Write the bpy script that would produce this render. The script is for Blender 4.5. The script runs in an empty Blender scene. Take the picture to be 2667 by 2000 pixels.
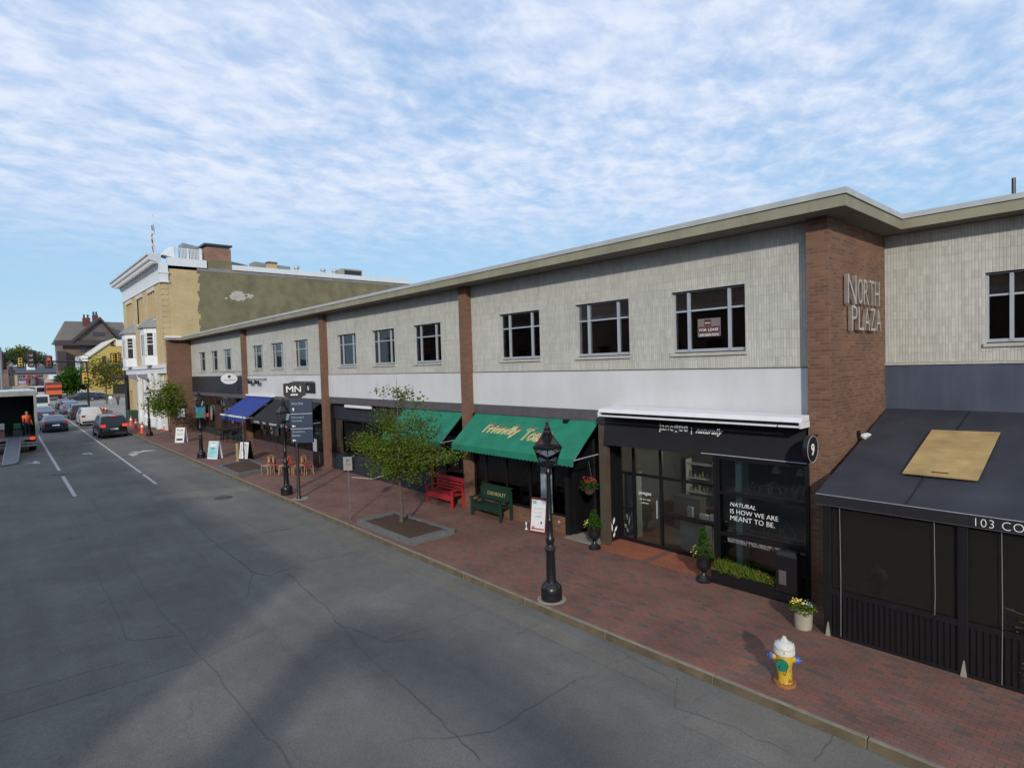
import bpy, math, random
from math import sin, cos, tan, radians, pi, atan2, hypot, sqrt
from mathutils import Vector, Matrix

# ------------------------------------------------------------------ camera
SC = bpy.context.scene
COL = SC.collection
CAM_H = 5.2
F_PX, YAW, PITCH, ROLL = 1529.43, .841848, .0336064, -.0296143
fwd = Vector((-sin(YAW)*cos(PITCH), cos(YAW)*cos(PITCH), -sin(PITCH)))
_r = Vector((cos(YAW), sin(YAW), 0)); _u = _r.cross(fwd)
rgt = cos(ROLL)*_r + sin(ROLL)*_u
upv = -sin(ROLL)*_r + cos(ROLL)*_u
cam = bpy.data.objects.new('camera', bpy.data.cameras.new('camera')); COL.objects.link(cam)
M = Matrix((rgt, upv, -fwd)).transposed().to_4x4(); M.translation = (0, 0, CAM_H)
cam.matrix_world = M
cam.data.sensor_width = 36; cam.data.lens = F_PX/2667*36
cam.data.clip_start = .1; cam.data.clip_end = 20000
SC.camera = cam

# ------------------------------------------------------------------ light
SUN_EL, SUN_AZ = 22.0, 135.0          # azimuth clockwise from +Y
sd = Vector((sin(radians(SUN_AZ))*cos(radians(SUN_EL)), cos(radians(SUN_AZ))*cos(radians(SUN_EL)), sin(radians(SUN_EL))))
sl = bpy.data.lights.new('sun', 'SUN'); sl.energy = 2.85; sl.angle = radians(1.7); sl.color = (1, .93, .82)
so = bpy.data.objects.new('sun', sl); COL.objects.link(so); so.location = (30, -30, 40)
so.rotation_euler = sd.to_track_quat('Z', 'Y').to_euler()
SC.view_settings.view_transform = 'Standard'; SC.view_settings.look = 'None'
SC.view_settings.exposure = 0; SC.view_settings.gamma = 1

W = bpy.data.worlds.new('World'); SC.world = W; W.use_nodes = True
def world():
    nt = W.node_tree; N = nt.nodes; N.clear(); L = nt.links.new
    out = N.new('ShaderNodeOutputWorld'); bg = N.new('ShaderNodeBackground'); bg.inputs['Strength'].default_value = .1
    sky = N.new('ShaderNodeTexSky'); sky.sky_type = 'NISHITA'; sky.sun_disc = False
    sky.sun_elevation = radians(SUN_EL); sky.sun_rotation = radians(SUN_AZ)
    sky.air_density = 1.0; sky.dust_density = .4; sky.ozone_density = 1.5
    tc = N.new('ShaderNodeTexCoord'); sep = N.new('ShaderNodeSeparateXYZ'); L(tc.outputs['Generated'], sep.inputs[0])
    def math_(op, a, b=None, clamp=False):
        n = N.new('ShaderNodeMath'); n.operation = op; n.use_clamp = clamp
        for i, v in enumerate((a, b)):
            if v is None: continue
            if isinstance(v, (int, float)): n.inputs[i].default_value = v
            else: L(v, n.inputs[i])
        return n.outputs[0]
    zz = math_('ADD', math_('MAXIMUM', sep.outputs['Z'], 0.0), .10)
    px = math_('DIVIDE', sep.outputs['X'], zz); py = math_('DIVIDE', sep.outputs['Y'], zz)
    cx = N.new('ShaderNodeCombineXYZ'); L(px, cx.inputs[0]); L(py, cx.inputs[1])
    def noise(scale, detail, rough, dist, rot, sx, sy, off):
        mp = N.new('ShaderNodeMapping'); L(cx.outputs[0], mp.inputs[0])
        mp.inputs['Rotation'].default_value[2] = radians(rot); mp.inputs['Scale'].default_value = (sx, sy, 1); mp.inputs['Location'].default_value = off
        n = N.new('ShaderNodeTexNoise'); n.inputs['Scale'].default_value = scale; n.inputs['Detail'].default_value = detail
        n.inputs['Roughness'].default_value = rough; n.inputs['Distortion'].default_value = dist
        L(mp.outputs[0], n.inputs['Vector']); return n.outputs['Fac']
    big = noise(.70, 2, .5, .5, 30, 1, .62, (7.4, 2.2, 0))
    mid = noise(2.6, 5, .55, .4, 35, 1, .65, (5, 2, 0))
    fine = noise(9.0, 5, .60, .2, 46, 1, .8, (1, 7, 0))
    s = math_('ADD', math_('MULTIPLY', big, .60), math_('ADD', math_('MULTIPLY', mid, .38), math_('MULTIPLY', fine, .48)))
    mr = N.new('ShaderNodeMapRange'); L(s, mr.inputs['Value']); mr.interpolation_type = 'SMOOTHSTEP'
    mr.inputs['From Min'].default_value = .44; mr.inputs['From Max'].default_value = .86
    # thin towards the horizon
    hz = N.new('ShaderNodeMapRange'); L(sep.outputs['Z'], hz.inputs['Value']); hz.interpolation_type = 'SMOOTHSTEP'
    hz.inputs['From Min'].default_value = .12; hz.inputs['From Max'].default_value = .30
    hz.inputs['To Min'].default_value = .04; hz.inputs['To Max'].default_value = .95
    dens = math_('MULTIPLY', mr.outputs[0], hz.outputs[0])
    # sky colour: the physical sky, evened out with a pale blue
    mx0 = N.new('ShaderNodeMix'); mx0.data_type = 'RGBA'; mx0.inputs[0].default_value = .85
    grad = N.new('ShaderNodeValToRGB'); L(sep.outputs['Z'], grad.inputs[0])
    grad.color_ramp.elements[0].position = 0.0; grad.color_ramp.elements[0].color = (.56, .84, 1.02, 1)
    grad.color_ramp.elements[1].position = .55; grad.color_ramp.elements[1].color = (.36, .58, .96, 1)
    e = grad.color_ramp.elements.new(.22); e.color = (.40, .69, 1.02, 1)
    gm = N.new('ShaderNodeMix'); gm.data_type = 'RGBA'; gm.blend_type = 'MULTIPLY'; gm.inputs[0].default_value = 1
    L(grad.outputs[0], gm.inputs[6]); gm.inputs[7].default_value = (9.0, 9.0, 9.0, 1)
    L(sky.outputs[0], mx0.inputs[6]); L(gm.outputs[2], mx0.inputs[7])
    mx = N.new('ShaderNodeMix'); mx.data_type = 'RGBA'; L(dens, mx.inputs[0]); L(mx0.outputs[2], mx.inputs[6])
    cl = N.new('ShaderNodeMix'); cl.data_type = 'RGBA'; cm_ = N.new('ShaderNodeMapRange'); L(fine, cm_.inputs['Value']); cm_.inputs['From Min'].default_value = .35; cm_.inputs['From Max'].default_value = .65
    L(cm_.outputs[0], cl.inputs[0]); cl.inputs[6].default_value = (6.1, 7.2, 9.5, 1); cl.inputs[7].default_value = (7.9, 8.6, 10.0, 1); L(cl.outputs[2], mx.inputs[7])
    L(mx.outputs[2], bg.inputs['Color']); L(bg.outputs[0], out.inputs[0])
world()

# ------------------------------------------------------------------ measuring: pixel of the 2667x2000 photograph -> point at a known real plane
def ray(u, v):
    return fwd*1.0 + rgt*((u-1333.5)/F_PX) - upv*((v-1000.)/F_PX)
def at_y(u, v, y): r = ray(u, v); return Vector((0, 0, CAM_H)) + r*(y/r.y)
def at_x(u, v, x): r = ray(u, v); return Vector((0, 0, CAM_H)) + r*(x/r.x)
def gz(x): return .009*min(max(0, -x-9), 70)
RD = -.13                              # the road lies a kerb's height below the pavement
def at_g(u, v, dz=0.):
    z = 0.
    for _ in range(25):
        r = ray(u, v); p = Vector((0, 0, CAM_H)) + r*((z+dz-CAM_H)/r.z); z = gz(p.x)
    return p

# ------------------------------------------------------------------ mesh helper
class MB:
    def __init__(s): s.v = []; s.f = []
    def add(s, vs, fs):
        b = len(s.v); s.v += [tuple(v) for v in vs]; s.f += [tuple(b+i for i in f) for f in fs]; return s
    def box(s, x0, x1, y0, y1, z0, z1):
        return s.add([(x0,y0,z0),(x1,y0,z0),(x1,y1,z0),(x0,y1,z0),(x0,y0,z1),(x1,y0,z1),(x1,y1,z1),(x0,y1,z1)],
              [(0,3,2,1),(4,5,6,7),(0,1,5,4),(1,2,6,5),(2,3,7,6),(3,0,4,7)])
    def hexa(s, b, t):                 # bottom 4 and top 4 corners, counter-clockwise
        return s.add(list(b)+list(t), [(0,3,2,1),(4,5,6,7),(0,1,5,4),(1,2,6,5),(2,3,7,6),(3,0,4,7)])
    def poly(s, pts): return s.add(pts, [tuple(range(len(pts)))])
    def slab(s, pts, d):               # polygon pts thickened by vector d
        n = len(pts); d = Vector(d); P = [Vector(p) for p in pts]
        return s.add(P+[p+d for p in P], [tuple(range(n))[::-1], tuple(range(n, 2*n))]+[(i, (i+1) % n, n+(i+1) % n, n+i) for i in range(n)])
    def tube(s, pts, rs, n=8, cap=True):
        P = [Vector(p) for p in pts]
        if isinstance(rs, (int, float)): rs = [rs]*len(P)
        vs = []
        up = Vector((0, 0, 1))
        for i, p in enumerate(P):
            t = (P[min(i+1, len(P)-1)]-P[max(i-1, 0)]).normalized()
            a = t.cross(up) if abs(t.z) < .98 else t.cross(Vector((0, 1, 0)))
            a.normalize(); b = t.cross(a).normalized()
            vs += [p+a*cos(2*pi*k/n)*rs[i]+b*sin(2*pi*k/n)*rs[i] for k in range(n)]
        fs = []
        for i in range(len(P)-1):
            fs += [(i*n+k, i*n+(k+1) % n, (i+1)*n+(k+1) % n, (i+1)*n+k) for k in range(n)]
        if cap: fs += [tuple(range(n))[::-1], tuple((len(P)-1)*n+k for k in range(n))]
        return s.add(vs, fs)
    def lathe(s, prof, c=(0, 0, 0), n=16, ax='z', cap=True):
        vs = []
        for r, h in prof:
            for k in range(n):
                a, b = r*cos(2*pi*k/n), r*sin(2*pi*k/n)
                p = (a, b, h) if ax == 'z' else ((h, a, b) if ax == 'x' else (a, h, b))
                vs.append((c[0]+p[0], c[1]+p[1], c[2]+p[2]))
        m = len(prof); fs = []
        for i in range(m-1):
            fs += [(i*n+k, i*n+(k+1) % n, (i+1)*n+(k+1) % n, (i+1)*n+k) for k in range(n)]
        if cap: fs += [tuple(range(n))[::-1], tuple((m-1)*n+k for k in range(n))]
        return s.add(vs, fs)
    def wall_y(s, x0, x1, z0, z1, y0, y1, holes=()):    # slab facing -y with rectangular openings (xa,xb,za,zb)
        xs = sorted({x0, x1, *[h[0] for h in holes], *[h[1] for h in holes]}); zs = sorted({z0, z1, *[h[2] for h in holes], *[h[3] for h in holes]})
        for i in range(len(xs)-1):
            j = 0
            while j < len(zs)-1:
                xm = (xs[i]+xs[i+1])/2
                inh = lambda j: any(h[0] < xm < h[1] and h[2] < (zs[j]+zs[j+1])/2 < h[3] for h in holes)
                if inh(j): j += 1; continue
                k = j
                while k+1 < len(zs)-1 and not inh(k+1): k += 1
                s.box(xs[i], xs[i+1], y0, y1, zs[j], zs[k+1]); j = k+1
        return s
    def xf(s, m): s.v = [tuple(m @ Vector(v)) for v in s.v]; return s
    def merge(s, o, m=None): return s.add([m @ Vector(v) for v in o.v] if m else o.v, o.f)
    def build(s, name, mat, parent=None, world=False, smooth=False, bevel=0, loc=None):
        me = bpy.data.meshes.new(name)
        off = parent.location if (parent is not None and world) else (loc if loc is not None else None)
        vs = [(v[0]-off[0], v[1]-off[1], v[2]-off[2]) for v in s.v] if off is not None else s.v
        me.from_pydata(vs, [], s.f); me.materials.append(mat)
        if smooth:
            me.polygons.foreach_set('use_smooth', [True]*len(me.polygons))
        me.update()
        o = bpy.data.objects.new(name, me); COL.objects.link(o)
        if parent is not None: o.parent = parent
        elif loc is not None: o.location = loc
        if bevel:
            b = o.modifiers.new('b', 'BEVEL'); b.width = bevel; b.segments = 2; b.limit_method = 'ANGLE'
        if smooth:
            try: me.set_sharp_from_angle(angle=radians(40))
            except Exception: pass
        return o
def tag(o, label=None, cat=None, group=None, kind=None):
    if label: o['label'] = label
    if cat: o['category'] = cat
    if group: o['group'] = group
    if kind: o['kind'] = kind
    return o
def thing(name, label, cat, loc=(0, 0, 0), rz=0, group=None):
    o = bpy.data.objects.new(name, None); COL.objects.link(o); o.location = loc; o.rotation_euler = (0, 0, rz); o.empty_display_size = .2
    return tag(o, label, cat, group)
def copy_tree(o, parent=None):
    c = o.copy(); COL.objects.link(c)
    if parent is not None: c.parent = parent
    for ch in list(o.children): copy_tree(ch, c)
    return c
def text_mb(s, size, ext=.004, font=None, align='LEFT', shear=0, spacing=1, bold=0, outline=0):
    """Text as an MB in its own plane: x right, y up, z out."""
    cu = bpy.data.curves.new('t', 'FONT'); cu.body = s; cu.size = size; cu.extrude = ext; cu.align_x = align; cu.shear = shear
    cu.space_character = spacing; cu.offset = bold; cu.resolution_u = 3
    if outline: cu.fill_mode = 'NONE'; cu.extrude = 0; cu.bevel_depth = outline; cu.bevel_resolution = 0
    o = bpy.data.objects.new('t', cu); COL.objects.link(o)
    dg = bpy.context.evaluated_depsgraph_get(); me = bpy.data.meshes.new_from_object(o.evaluated_get(dg))
    mb = MB(); mb.add([v.co.copy() for v in me.vertices], [tuple(p.vertices) for p in me.polygons])
    bpy.data.objects.remove(o); bpy.data.curves.remove(cu); bpy.data.meshes.remove(me)
    return mb
def frame(origin, xdir, ydir):
    x = Vector(xdir).normalized(); y = Vector(ydir).normalized(); z = x.cross(y)
    m = Matrix((x, y, z)).transposed().to_4x4(); m.translation = Vector(origin); return m
def fit(mb, w=None, h=None):
    xs = [v[0] for v in mb.v]; ys = [v[1] for v in mb.v]
    sx = w/(max(xs)-min(xs)) if w else 1; sy = h/(max(ys)-min(ys)) if h else sx
    x0, y0 = min(xs), min(ys)
    mb.v = [((v[0]-x0)*sx, (v[1]-y0)*sy, v[2]) for v in mb.v]; return mb

# ------------------------------------------------------------------ materials
def newmat(name):
    m = bpy.data.materials.new(name); m.use_nodes = True; nt = m.node_tree
    return m, nt, nt.nodes, nt.links.new, nt.nodes['Principled BSDF']
def setv(b, k, v):
    if k in b.inputs: b.inputs[k].default_value = v
def plain(name, col, rough=.6, metal=0, var=.12, scale=3., bump=0., emit=None, fine=60.):
    m, nt, N, L, b = newmat(name)
    g = N.new('ShaderNodeNewGeometry')
    n = N.new('ShaderNodeTexNoise'); n.inputs['Scale'].default_value = scale; n.inputs['Detail'].default_value = 5; L(g.outputs['Position'], n.inputs['Vector'])
    mr = N.new('ShaderNodeMapRange'); L(n.outputs['Fac'], mr.inputs['Value']); mr.inputs['From Min'].default_value = .3; mr.inputs['From Max'].default_value = .7
    mr.inputs['To Min'].default_value = 1-var; mr.inputs['To Max'].default_value = 1+var
    mx = N.new('ShaderNodeMix'); mx.data_type = 'RGBA'; mx.blend_type = 'MULTIPLY'; mx.inputs[0].default_value = 1
    mx.inputs[6].default_value = (*col, 1); L(mr.outputs[0], mx.inputs[7]); L(mx.outputs[2], b.inputs['Base Color'])
    setv(b, 'Roughness', rough); setv(b, 'Metallic', metal)
    if bump:
        n2 = N.new('ShaderNodeTexNoise'); n2.inputs['Scale'].default_value = fine; n2.inputs['Detail'].default_value = 4; L(g.outputs['Position'], n2.inputs['Vector'])
        bp = N.new('ShaderNodeBump'); bp.inputs['Strength'].default_value = bump; bp.inputs['Distance'].default_value = .01; L(n2.outputs['Fac'], bp.inputs['Height']); L(bp.outputs[0], b.inputs['Normal'])
    if emit:
        setv(b, 'Emission Color', (*emit[0], 1)); setv(b, 'Emission Strength', emit[1])
    return m
def coords(N, L, mode):
    """wall: (x+y, z); vwall: (z, x+y); ground: (x, y); metres"""
    g = N.new('ShaderNodeNewGeometry'); s = N.new('ShaderNodeSeparateXYZ'); L(g.outputs['Position'], s.inputs[0])
    a = N.new('ShaderNodeMath'); L(s.outputs[0], a.inputs[0]); L(s.outputs[1], a.inputs[1])
    c = N.new('ShaderNodeCombineXYZ')
    if mode == 'wall': L(a.outputs[0], c.inputs[0]); L(s.outputs[2], c.inputs[1])
    elif mode == 'vwall': L(s.outputs[2], c.inputs[0]); L(a.outputs[0], c.inputs[1])
    else: L(s.outputs[0], c.inputs[0]); L(s.outputs[1], c.inputs[1])
    return c.outputs[0], g.outputs['Position'], s
def brick(name, c1, c2, cm, bw, bh, mortar, mode='wall', rough=.85, bias=0., bump=.35, var=.25, vscale=.7, cut=None, offset=.5, streak=0., ramp=None):
    m, nt, N, L, b = newmat(name)
    v, pos, sep = coords(N, L, mode)
    t = N.new('ShaderNodeTexBrick'); L(v, t.inputs['Vector']); t.offset = offset
    t.inputs['Color1'].default_value = (*c1, 1); t.inputs['Color2'].default_value = (*c2, 1); t.inputs['Mortar'].default_value = (*cm, 1)
    t.inputs['Scale'].default_value = 1; t.inputs['Mortar Size'].default_value = mortar; t.inputs['Mortar Smooth'].default_value = .3
    t.inputs['Bias'].default_value = bias; t.inputs['Brick Width'].default_value = bw; t.inputs['Row Height'].default_value = bh
    n = N.new('ShaderNodeTexNoise'); n.inputs['Scale'].default_value = vscale; n.inputs['Detail'].default_value = 6; n.inputs['Roughness'].default_value = .6; L(pos, n.inputs['Vector'])
    mr = N.new('ShaderNodeMapRange'); L(n.outputs['Fac'], mr.inputs['Value']); mr.inputs['From Min'].default_value = .3; mr.inputs['From Max'].default_value = .7
    mr.inputs['To Min'].default_value = 1-var; mr.inputs['To Max'].default_value = 1+var
    mx = N.new('ShaderNodeMix'); mx.data_type = 'RGBA'; mx.blend_type = 'MULTIPLY'; mx.inputs[0].default_value = 1
    if ramp:
        t.inputs['Color1'].default_value = (0, 0, 0, 1); t.inputs['Color2'].default_value = (1, 1, 1, 1); t.inputs['Mortar'].default_value = (.5, .5, .5, 1)
        cr = N.new('ShaderNodeValToRGB'); L(t.outputs['Color'], cr.inputs[0]); els = cr.color_ramp.elements
        els[0].position = ramp[0][0]; els[0].color = (*ramp[0][1], 1); els[1].position = ramp[-1][0]; els[1].color = (*ramp[-1][1], 1)
        for p_, c_ in ramp[1:-1]: e = els.new(p_); e.color = (*c_, 1)
        mm = N.new('ShaderNodeMix'); mm.data_type = 'RGBA'; L(t.outputs['Fac'], mm.inputs[0]); L(cr.outputs[0], mm.inputs[6]); mm.inputs[7].default_value = (*cm, 1); L(mm.outputs[2], mx.inputs[6])
    else: L(t.outputs['Color'], mx.inputs[6])
    L(mr.outputs[0], mx.inputs[7])
    outc = mx.outputs[2]
    if streak:
        mp = N.new('ShaderNodeMapping'); L(pos, mp.inputs[0]); mp.inputs['Scale'].default_value = (3, 3, .18)
        n3 = N.new('ShaderNodeTexNoise'); n3.inputs['Scale'].default_value = 1.6; n3.inputs['Detail'].default_value = 5; L(mp.outputs[0], n3.inputs['Vector'])
        m3 = N.new('ShaderNodeMapRange'); L(n3.outputs['Fac'], m3.inputs['Value']); m3.inputs['From Min'].default_value = .52; m3.inputs['From Max'].default_value = .75
        m3.inputs['To Min'].default_value = 1; m3.inputs['To Max'].default_value = 1-streak
        x3 = N.new('ShaderNodeMix'); x3.data_type = 'RGBA'; x3.blend_type = 'MULTIPLY'; x3.inputs[0].default_value = 1; L(outc, x3.inputs[6]); L(m3.outputs[0], x3.inputs[7]); outc = x3.outputs[2]
    L(outc, b.inputs['Base Color']); setv(b, 'Roughness', rough)
    bp = N.new('ShaderNodeBump'); bp.inputs['Strength'].default_value = bump; bp.inputs['Distance'].default_value = .012; bp.invert = True
    L(t.outputs['Fac'], bp.inputs['Height']); L(bp.outputs[0], b.inputs['Normal'])
    return m
def streaky(name, col, dirt, rough=.7, amt=.5, sx=2.5, var=.08, bands=0):
    """painted panel with vertical dirt runs"""
    m, nt, N, L, b = newmat(name)
    v, pos, sep = coords(N, L, 'wall')
    mp = N.new('ShaderNodeMapping'); L(pos, mp.inputs[0]); mp.inputs['Scale'].default_value = (sx, sx, .25)
    n = N.new('ShaderNodeTexNoise'); n.inputs['Scale'].default_value = 1.5; n.inputs['Detail'].default_value = 6; n.inputs['Roughness'].default_value = .6; L(mp.outputs[0], n.inputs['Vector'])
    mr = N.new('ShaderNodeMapRange'); L(n.outputs['Fac'], mr.inputs['Value']); mr.inputs['From Min'].default_value = .45; mr.inputs['From Max'].default_value = .8; mr.inputs['To Max'].default_value = amt
    n2 = N.new('ShaderNodeTexNoise'); n2.inputs['Scale'].default_value = 1.1; n2.inputs['Detail'].default_value = 5; L(pos, n2.inputs['Vector'])
    m2 = N.new('ShaderNodeMapRange'); L(n2.outputs['Fac'], m2.inputs['Value']); m2.inputs['From Min'].default_value = .3; m2.inputs['From Max'].default_value = .7; m2.inputs['To Min'].default_value = 1-var; m2.inputs['To Max'].default_value = 1+var
    mx = N.new('ShaderNodeMix'); mx.data_type = 'RGBA'; L(mr.outputs[0], mx.inputs[0]); mx.inputs[6].default_value = (*col, 1); mx.inputs[7].default_value = (*dirt, 1)
    x2 = N.new('ShaderNodeMix'); x2.data_type = 'RGBA'; x2.blend_type = 'MULTIPLY'; x2.inputs[0].default_value = 1; L(mx.outputs[2], x2.inputs[6]); L(m2.outputs[0], x2.inputs[7])
    L(x2.outputs[2], b.inputs['Base Color']); setv(b, 'Roughness', rough)
    return m
def asphalt(name, col, crack=.6, coarse=1.0):
    m, nt, N, L, b = newmat(name)
    v, pos, sep = coords(N, L, 'ground')
    def nz(scale, det, r=.6, vec=None):
        n = N.new('ShaderNodeTexNoise'); n.inputs['Scale'].default_value = scale; n.inputs['Detail'].default_value = det; n.inputs['Roughness'].default_value = r; L(vec or pos, n.inputs['Vector']); return n.outputs['Fac']
    def rng(o, a, b_, c, d, sm=False):
        r = N.new('ShaderNodeMapRange'); L(o, r.inputs['Value'])
        for k, x in zip(('From Min', 'From Max', 'To Min', 'To Max'), (a, b_, c, d)): r.inputs[k].default_value = x
        return r.outputs[0]
    def mul(a, b_):
        n = N.new('ShaderNodeMath'); n.operation = 'MULTIPLY'; L(a, n.inputs[0]); L(b_, n.inputs[1]); return n.outputs[0]
    f = rng(nz(70, 4, .8), .3, .7, .66, 1.34)
    f = mul(f, rng(nz(.35, 6, .6), .3, .7, .80, 1.20)); f = mul(f, rng(nz(2.2, 6, .7), .3, .7, .92, 1.08)); f = mul(f, rng(nz(24, 4, .95), .28, .72, .74, 1.26)); f = mul(f, rng(nz(.9, 7, .75), .60, .72, 1, .84))
    mp = N.new('ShaderNodeMapping'); L(pos, mp.inputs[0]); mp.inputs['Scale'].default_value = (.12, 1.5, 1)   # wheel tracks run along the street
    f = mul(f, rng(nz(1.2, 4, .5, mp.outputs[0]), .3, .7, .93, 1.07))
    f = mul(f, rng(nz(3.5, 5, .65), .62, .8, 1, .86))
    vo = N.new('ShaderNodeTexVoronoi'); vo.feature = 'DISTANCE_TO_EDGE'; vo.inputs['Scale'].default_value = .33
    dn = N.new('ShaderNodeTexNoise'); dn.inputs['Scale'].default_value = 1.4; dn.inputs['Detail'].default_value = 5; L(pos, dn.inputs['Vector'])
    va = N.new('ShaderNodeVectorMath'); va.operation = 'MULTIPLY_ADD'; L(dn.outputs['Color'], va.inputs[0]); va.inputs[1].default_value = (.9, .9, 0); L(pos, va.inputs[2])
    L(va.outputs[0], vo.inputs['Vector'])
    cr = rng(vo.outputs['Distance'], .0, .004, 1, 0)
    msk = rng(nz(.22, 2), .47, .56, 0, crack)
    c2 = mul(cr, msk)
    mx = N.new('ShaderNodeMix'); mx.data_type = 'RGBA'; mx.blend_type = 'MULTIPLY'; mx.inputs[0].default_value = 1; mx.inputs[6].default_value = (*col, 1); L(f, mx.inputs[7])
    x2 = N.new('ShaderNodeMix'); x2.data_type = 'RGBA'; L(c2, x2.inputs[0]); L(mx.outputs[2], x2.inputs[6]); x2.inputs[7].default_value = (col[0]*.68, col[1]*.66, col[2]*.64, 1)
    L(x2.outputs[2], b.inputs['Base Color']); setv(b, 'Roughness', .88); setv(b, 'Specular IOR Level', .3)
    bp = N.new('ShaderNodeBump'); bp.inputs['Strength'].default_value = .25; bp.inputs['Distance'].default_value = .004; L(nz(160, 2), bp.inputs['Height']); L(bp.outputs[0], b.inputs['Normal'])
    return m
def glass(name, tint=(.75, .8, .8), thru=.9, gloss=1.0):
    m = bpy.data.materials.new(name); m.use_nodes = True; N = m.node_tree.nodes; L = m.node_tree.links.new
    N.clear(); o = N.new('ShaderNodeOutputMaterial')
    t = N.new('ShaderNodeBsdfTransparent'); t.inputs[0].default_value = (tint[0]*thru, tint[1]*thru, tint[2]*thru, 1)
    g = N.new('ShaderNodeBsdfGlossy'); g.inputs['Roughness'].default_value = .03; g.inputs[0].default_value = (gloss, gloss, gloss, 1)
    fr = N.new('ShaderNodeFresnel'); fr.inputs[0].default_value = 1.5
    mx = N.new('ShaderNodeMixShader'); L(fr.outputs[0], mx.inputs[0]); L(t.outputs[0], mx.inputs[1]); L(g.outputs[0], mx.inputs[2]); L(mx.outputs[0], o.inputs[0])
    return m
def leafmat(name, a, b_, trans=.35):
    m = bpy.data.materials.new(name); m.use_nodes = True; N = m.node_tree.nodes; L = m.node_tree.links.new
    N.clear(); o = N.new('ShaderNodeOutputMaterial'); g = N.new('ShaderNodeNewGeometry')
    r = N.new('ShaderNodeValToRGB'); L(g.outputs['Random Per Island'], r.inputs[0])
    r.color_ramp.elements[0].color = (*a, 1); r.color_ramp.elements[1].color = (*b_, 1)
    d = N.new('ShaderNodeBsdfDiffuse'); L(r.outputs[0], d.inputs[0]); t = N.new('ShaderNodeBsdfTranslucent'); L(r.outputs[0], t.inputs[0])
    mx = N.new('ShaderNodeMixShader'); mx.inputs[0].default_value = trans; L(d.outputs[0], mx.inputs[1]); L(t.outputs[0], mx.inputs[2]); L(mx.outputs[0], o.inputs[0])
    return m

def ribbed(name, col, groove, pitch=.06):
    """upright ribbed wall tile: narrow vertical ribs, faint uneven horizontal joints, weather stains"""
    m, nt, N, L, b = newmat(name)
    v, pos, sep = coords(N, L, 'wall')
    s2 = N.new('ShaderNodeSeparateXYZ'); L(v, s2.inputs[0])
    def mt(op, a, b_=None):
        n = N.new('ShaderNodeMath'); n.operation = op
        for i, q in enumerate((a, b_)):
            if q is None: continue
            if isinstance(q, (int, float)): n.inputs[i].default_value = q
            else: L(q, n.inputs[i])
        return n.outputs[0]
    def rng(o, a, b_, c, d):
        r = N.new('ShaderNodeMapRange'); L(o, r.inputs['Value'])
        for k, x in zip(('From Min', 'From Max', 'To Min', 'To Max'), (a, b_, c, d)): r.inputs[k].default_value = x
        return r.outputs[0]
    def nz(scale, det, sc=(1,1,1), rough=.6):
        mp = N.new('ShaderNodeMapping'); L(pos, mp.inputs[0]); mp.inputs['Scale'].default_value = sc
        n = N.new('ShaderNodeTexNoise'); n.inputs['Scale'].default_value = scale; n.inputs['Detail'].default_value = det; n.inputs['Roughness'].default_value = rough; L(mp.outputs[0], n.inputs['Vector']); return n.outputs['Fac']
    u = mt('FRACT', mt('DIVIDE', s2.outputs[0], pitch))
    d = mt('ABSOLUTE', mt('SUBTRACT', u, .5))                       # 0.5 at the groove
    gr_ = rng(d, .36, .46, 0, 1)
    cell = N.new('ShaderNodeTexWhiteNoise'); cell.noise_dimensions = '2D'
    cv = N.new('ShaderNodeCombineXYZ'); ix = mt('FLOOR', mt('DIVIDE', s2.outputs[0], pitch)); L(ix, cv.inputs[0])
    wn = N.new('ShaderNodeTexWhiteNoise'); wn.noise_dimensions = '1D'; L(ix, wn.inputs['W'])
    zz = mt('DIVIDE', mt('ADD', s2.outputs[1], mt('MULTIPLY', wn.outputs['Value'], .045)), .20)
    L(mt('FLOOR', zz), cv.inputs[1]); L(cv.outputs[0], cell.inputs['Vector'])
    tone = rng(cell.outputs['Value'], 0, 1, .90, 1.08)
    fz = mt('FRACT', zz); jh = mt('MULTIPLY', rng(mt('ABSOLUTE', mt('SUBTRACT', fz, .5)), .45, .49, 0, 1), rng(nz(1.1, 4), .42, .6, .15, 1))
    st = rng(nz(1.4, 6, (2.2, 2.2, .22)), .5, .78, 1, .80); blot = rng(nz(.8, 6), .3, .7, .91, 1.08); hz_ = rng(nz(1.3, 3, (.5, .5, 9)), .35, .7, .95, 1.04)
    f = mt('MULTIPLY', mt('MULTIPLY', tone, st), mt('MULTIPLY', blot, hz_))
    mx = N.new('ShaderNodeMix'); mx.data_type = 'RGBA'; L(mt('MAXIMUM', gr_, jh), mx.inputs[0]); mx.inputs[6].default_value = (*col, 1); mx.inputs[7].default_value = (*groove, 1)
    x2 = N.new('ShaderNodeMix'); x2.data_type = 'RGBA'; x2.blend_type = 'MULTIPLY'; x2.inputs[0].default_value = 1; L(mx.outputs[2], x2.inputs[6]); L(f, x2.inputs[7])
    L(x2.outputs[2], b.inputs['Base Color']); setv(b, 'Roughness', .6)
    bp = N.new('ShaderNodeBump'); bp.inputs['Strength'].default_value = .4; bp.inputs['Distance'].default_value = .01; bp.invert = True; L(gr_, bp.inputs['Height']); L(bp.outputs[0], b.inputs['Normal'])
    return m
def hazyglass(name, tint, dif, fac):
    m = glass(name, tint, .75, .5); N = m.node_tree.nodes; L = m.node_tree.links.new
    o = [n for n in N if n.type == 'OUTPUT_MATERIAL'][0]; src = o.inputs[0].links[0].from_socket
    d = N.new('ShaderNodeBsdfDiffuse'); d.inputs[0].default_value = (*dif, 1); mx = N.new('ShaderNodeMixShader'); mx.inputs[0].default_value = fac
    L(src, mx.inputs[1]); L(d.outputs[0], mx.inputs[2]); L(mx.outputs[0], o.inputs[0]); return m
T = {}
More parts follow.
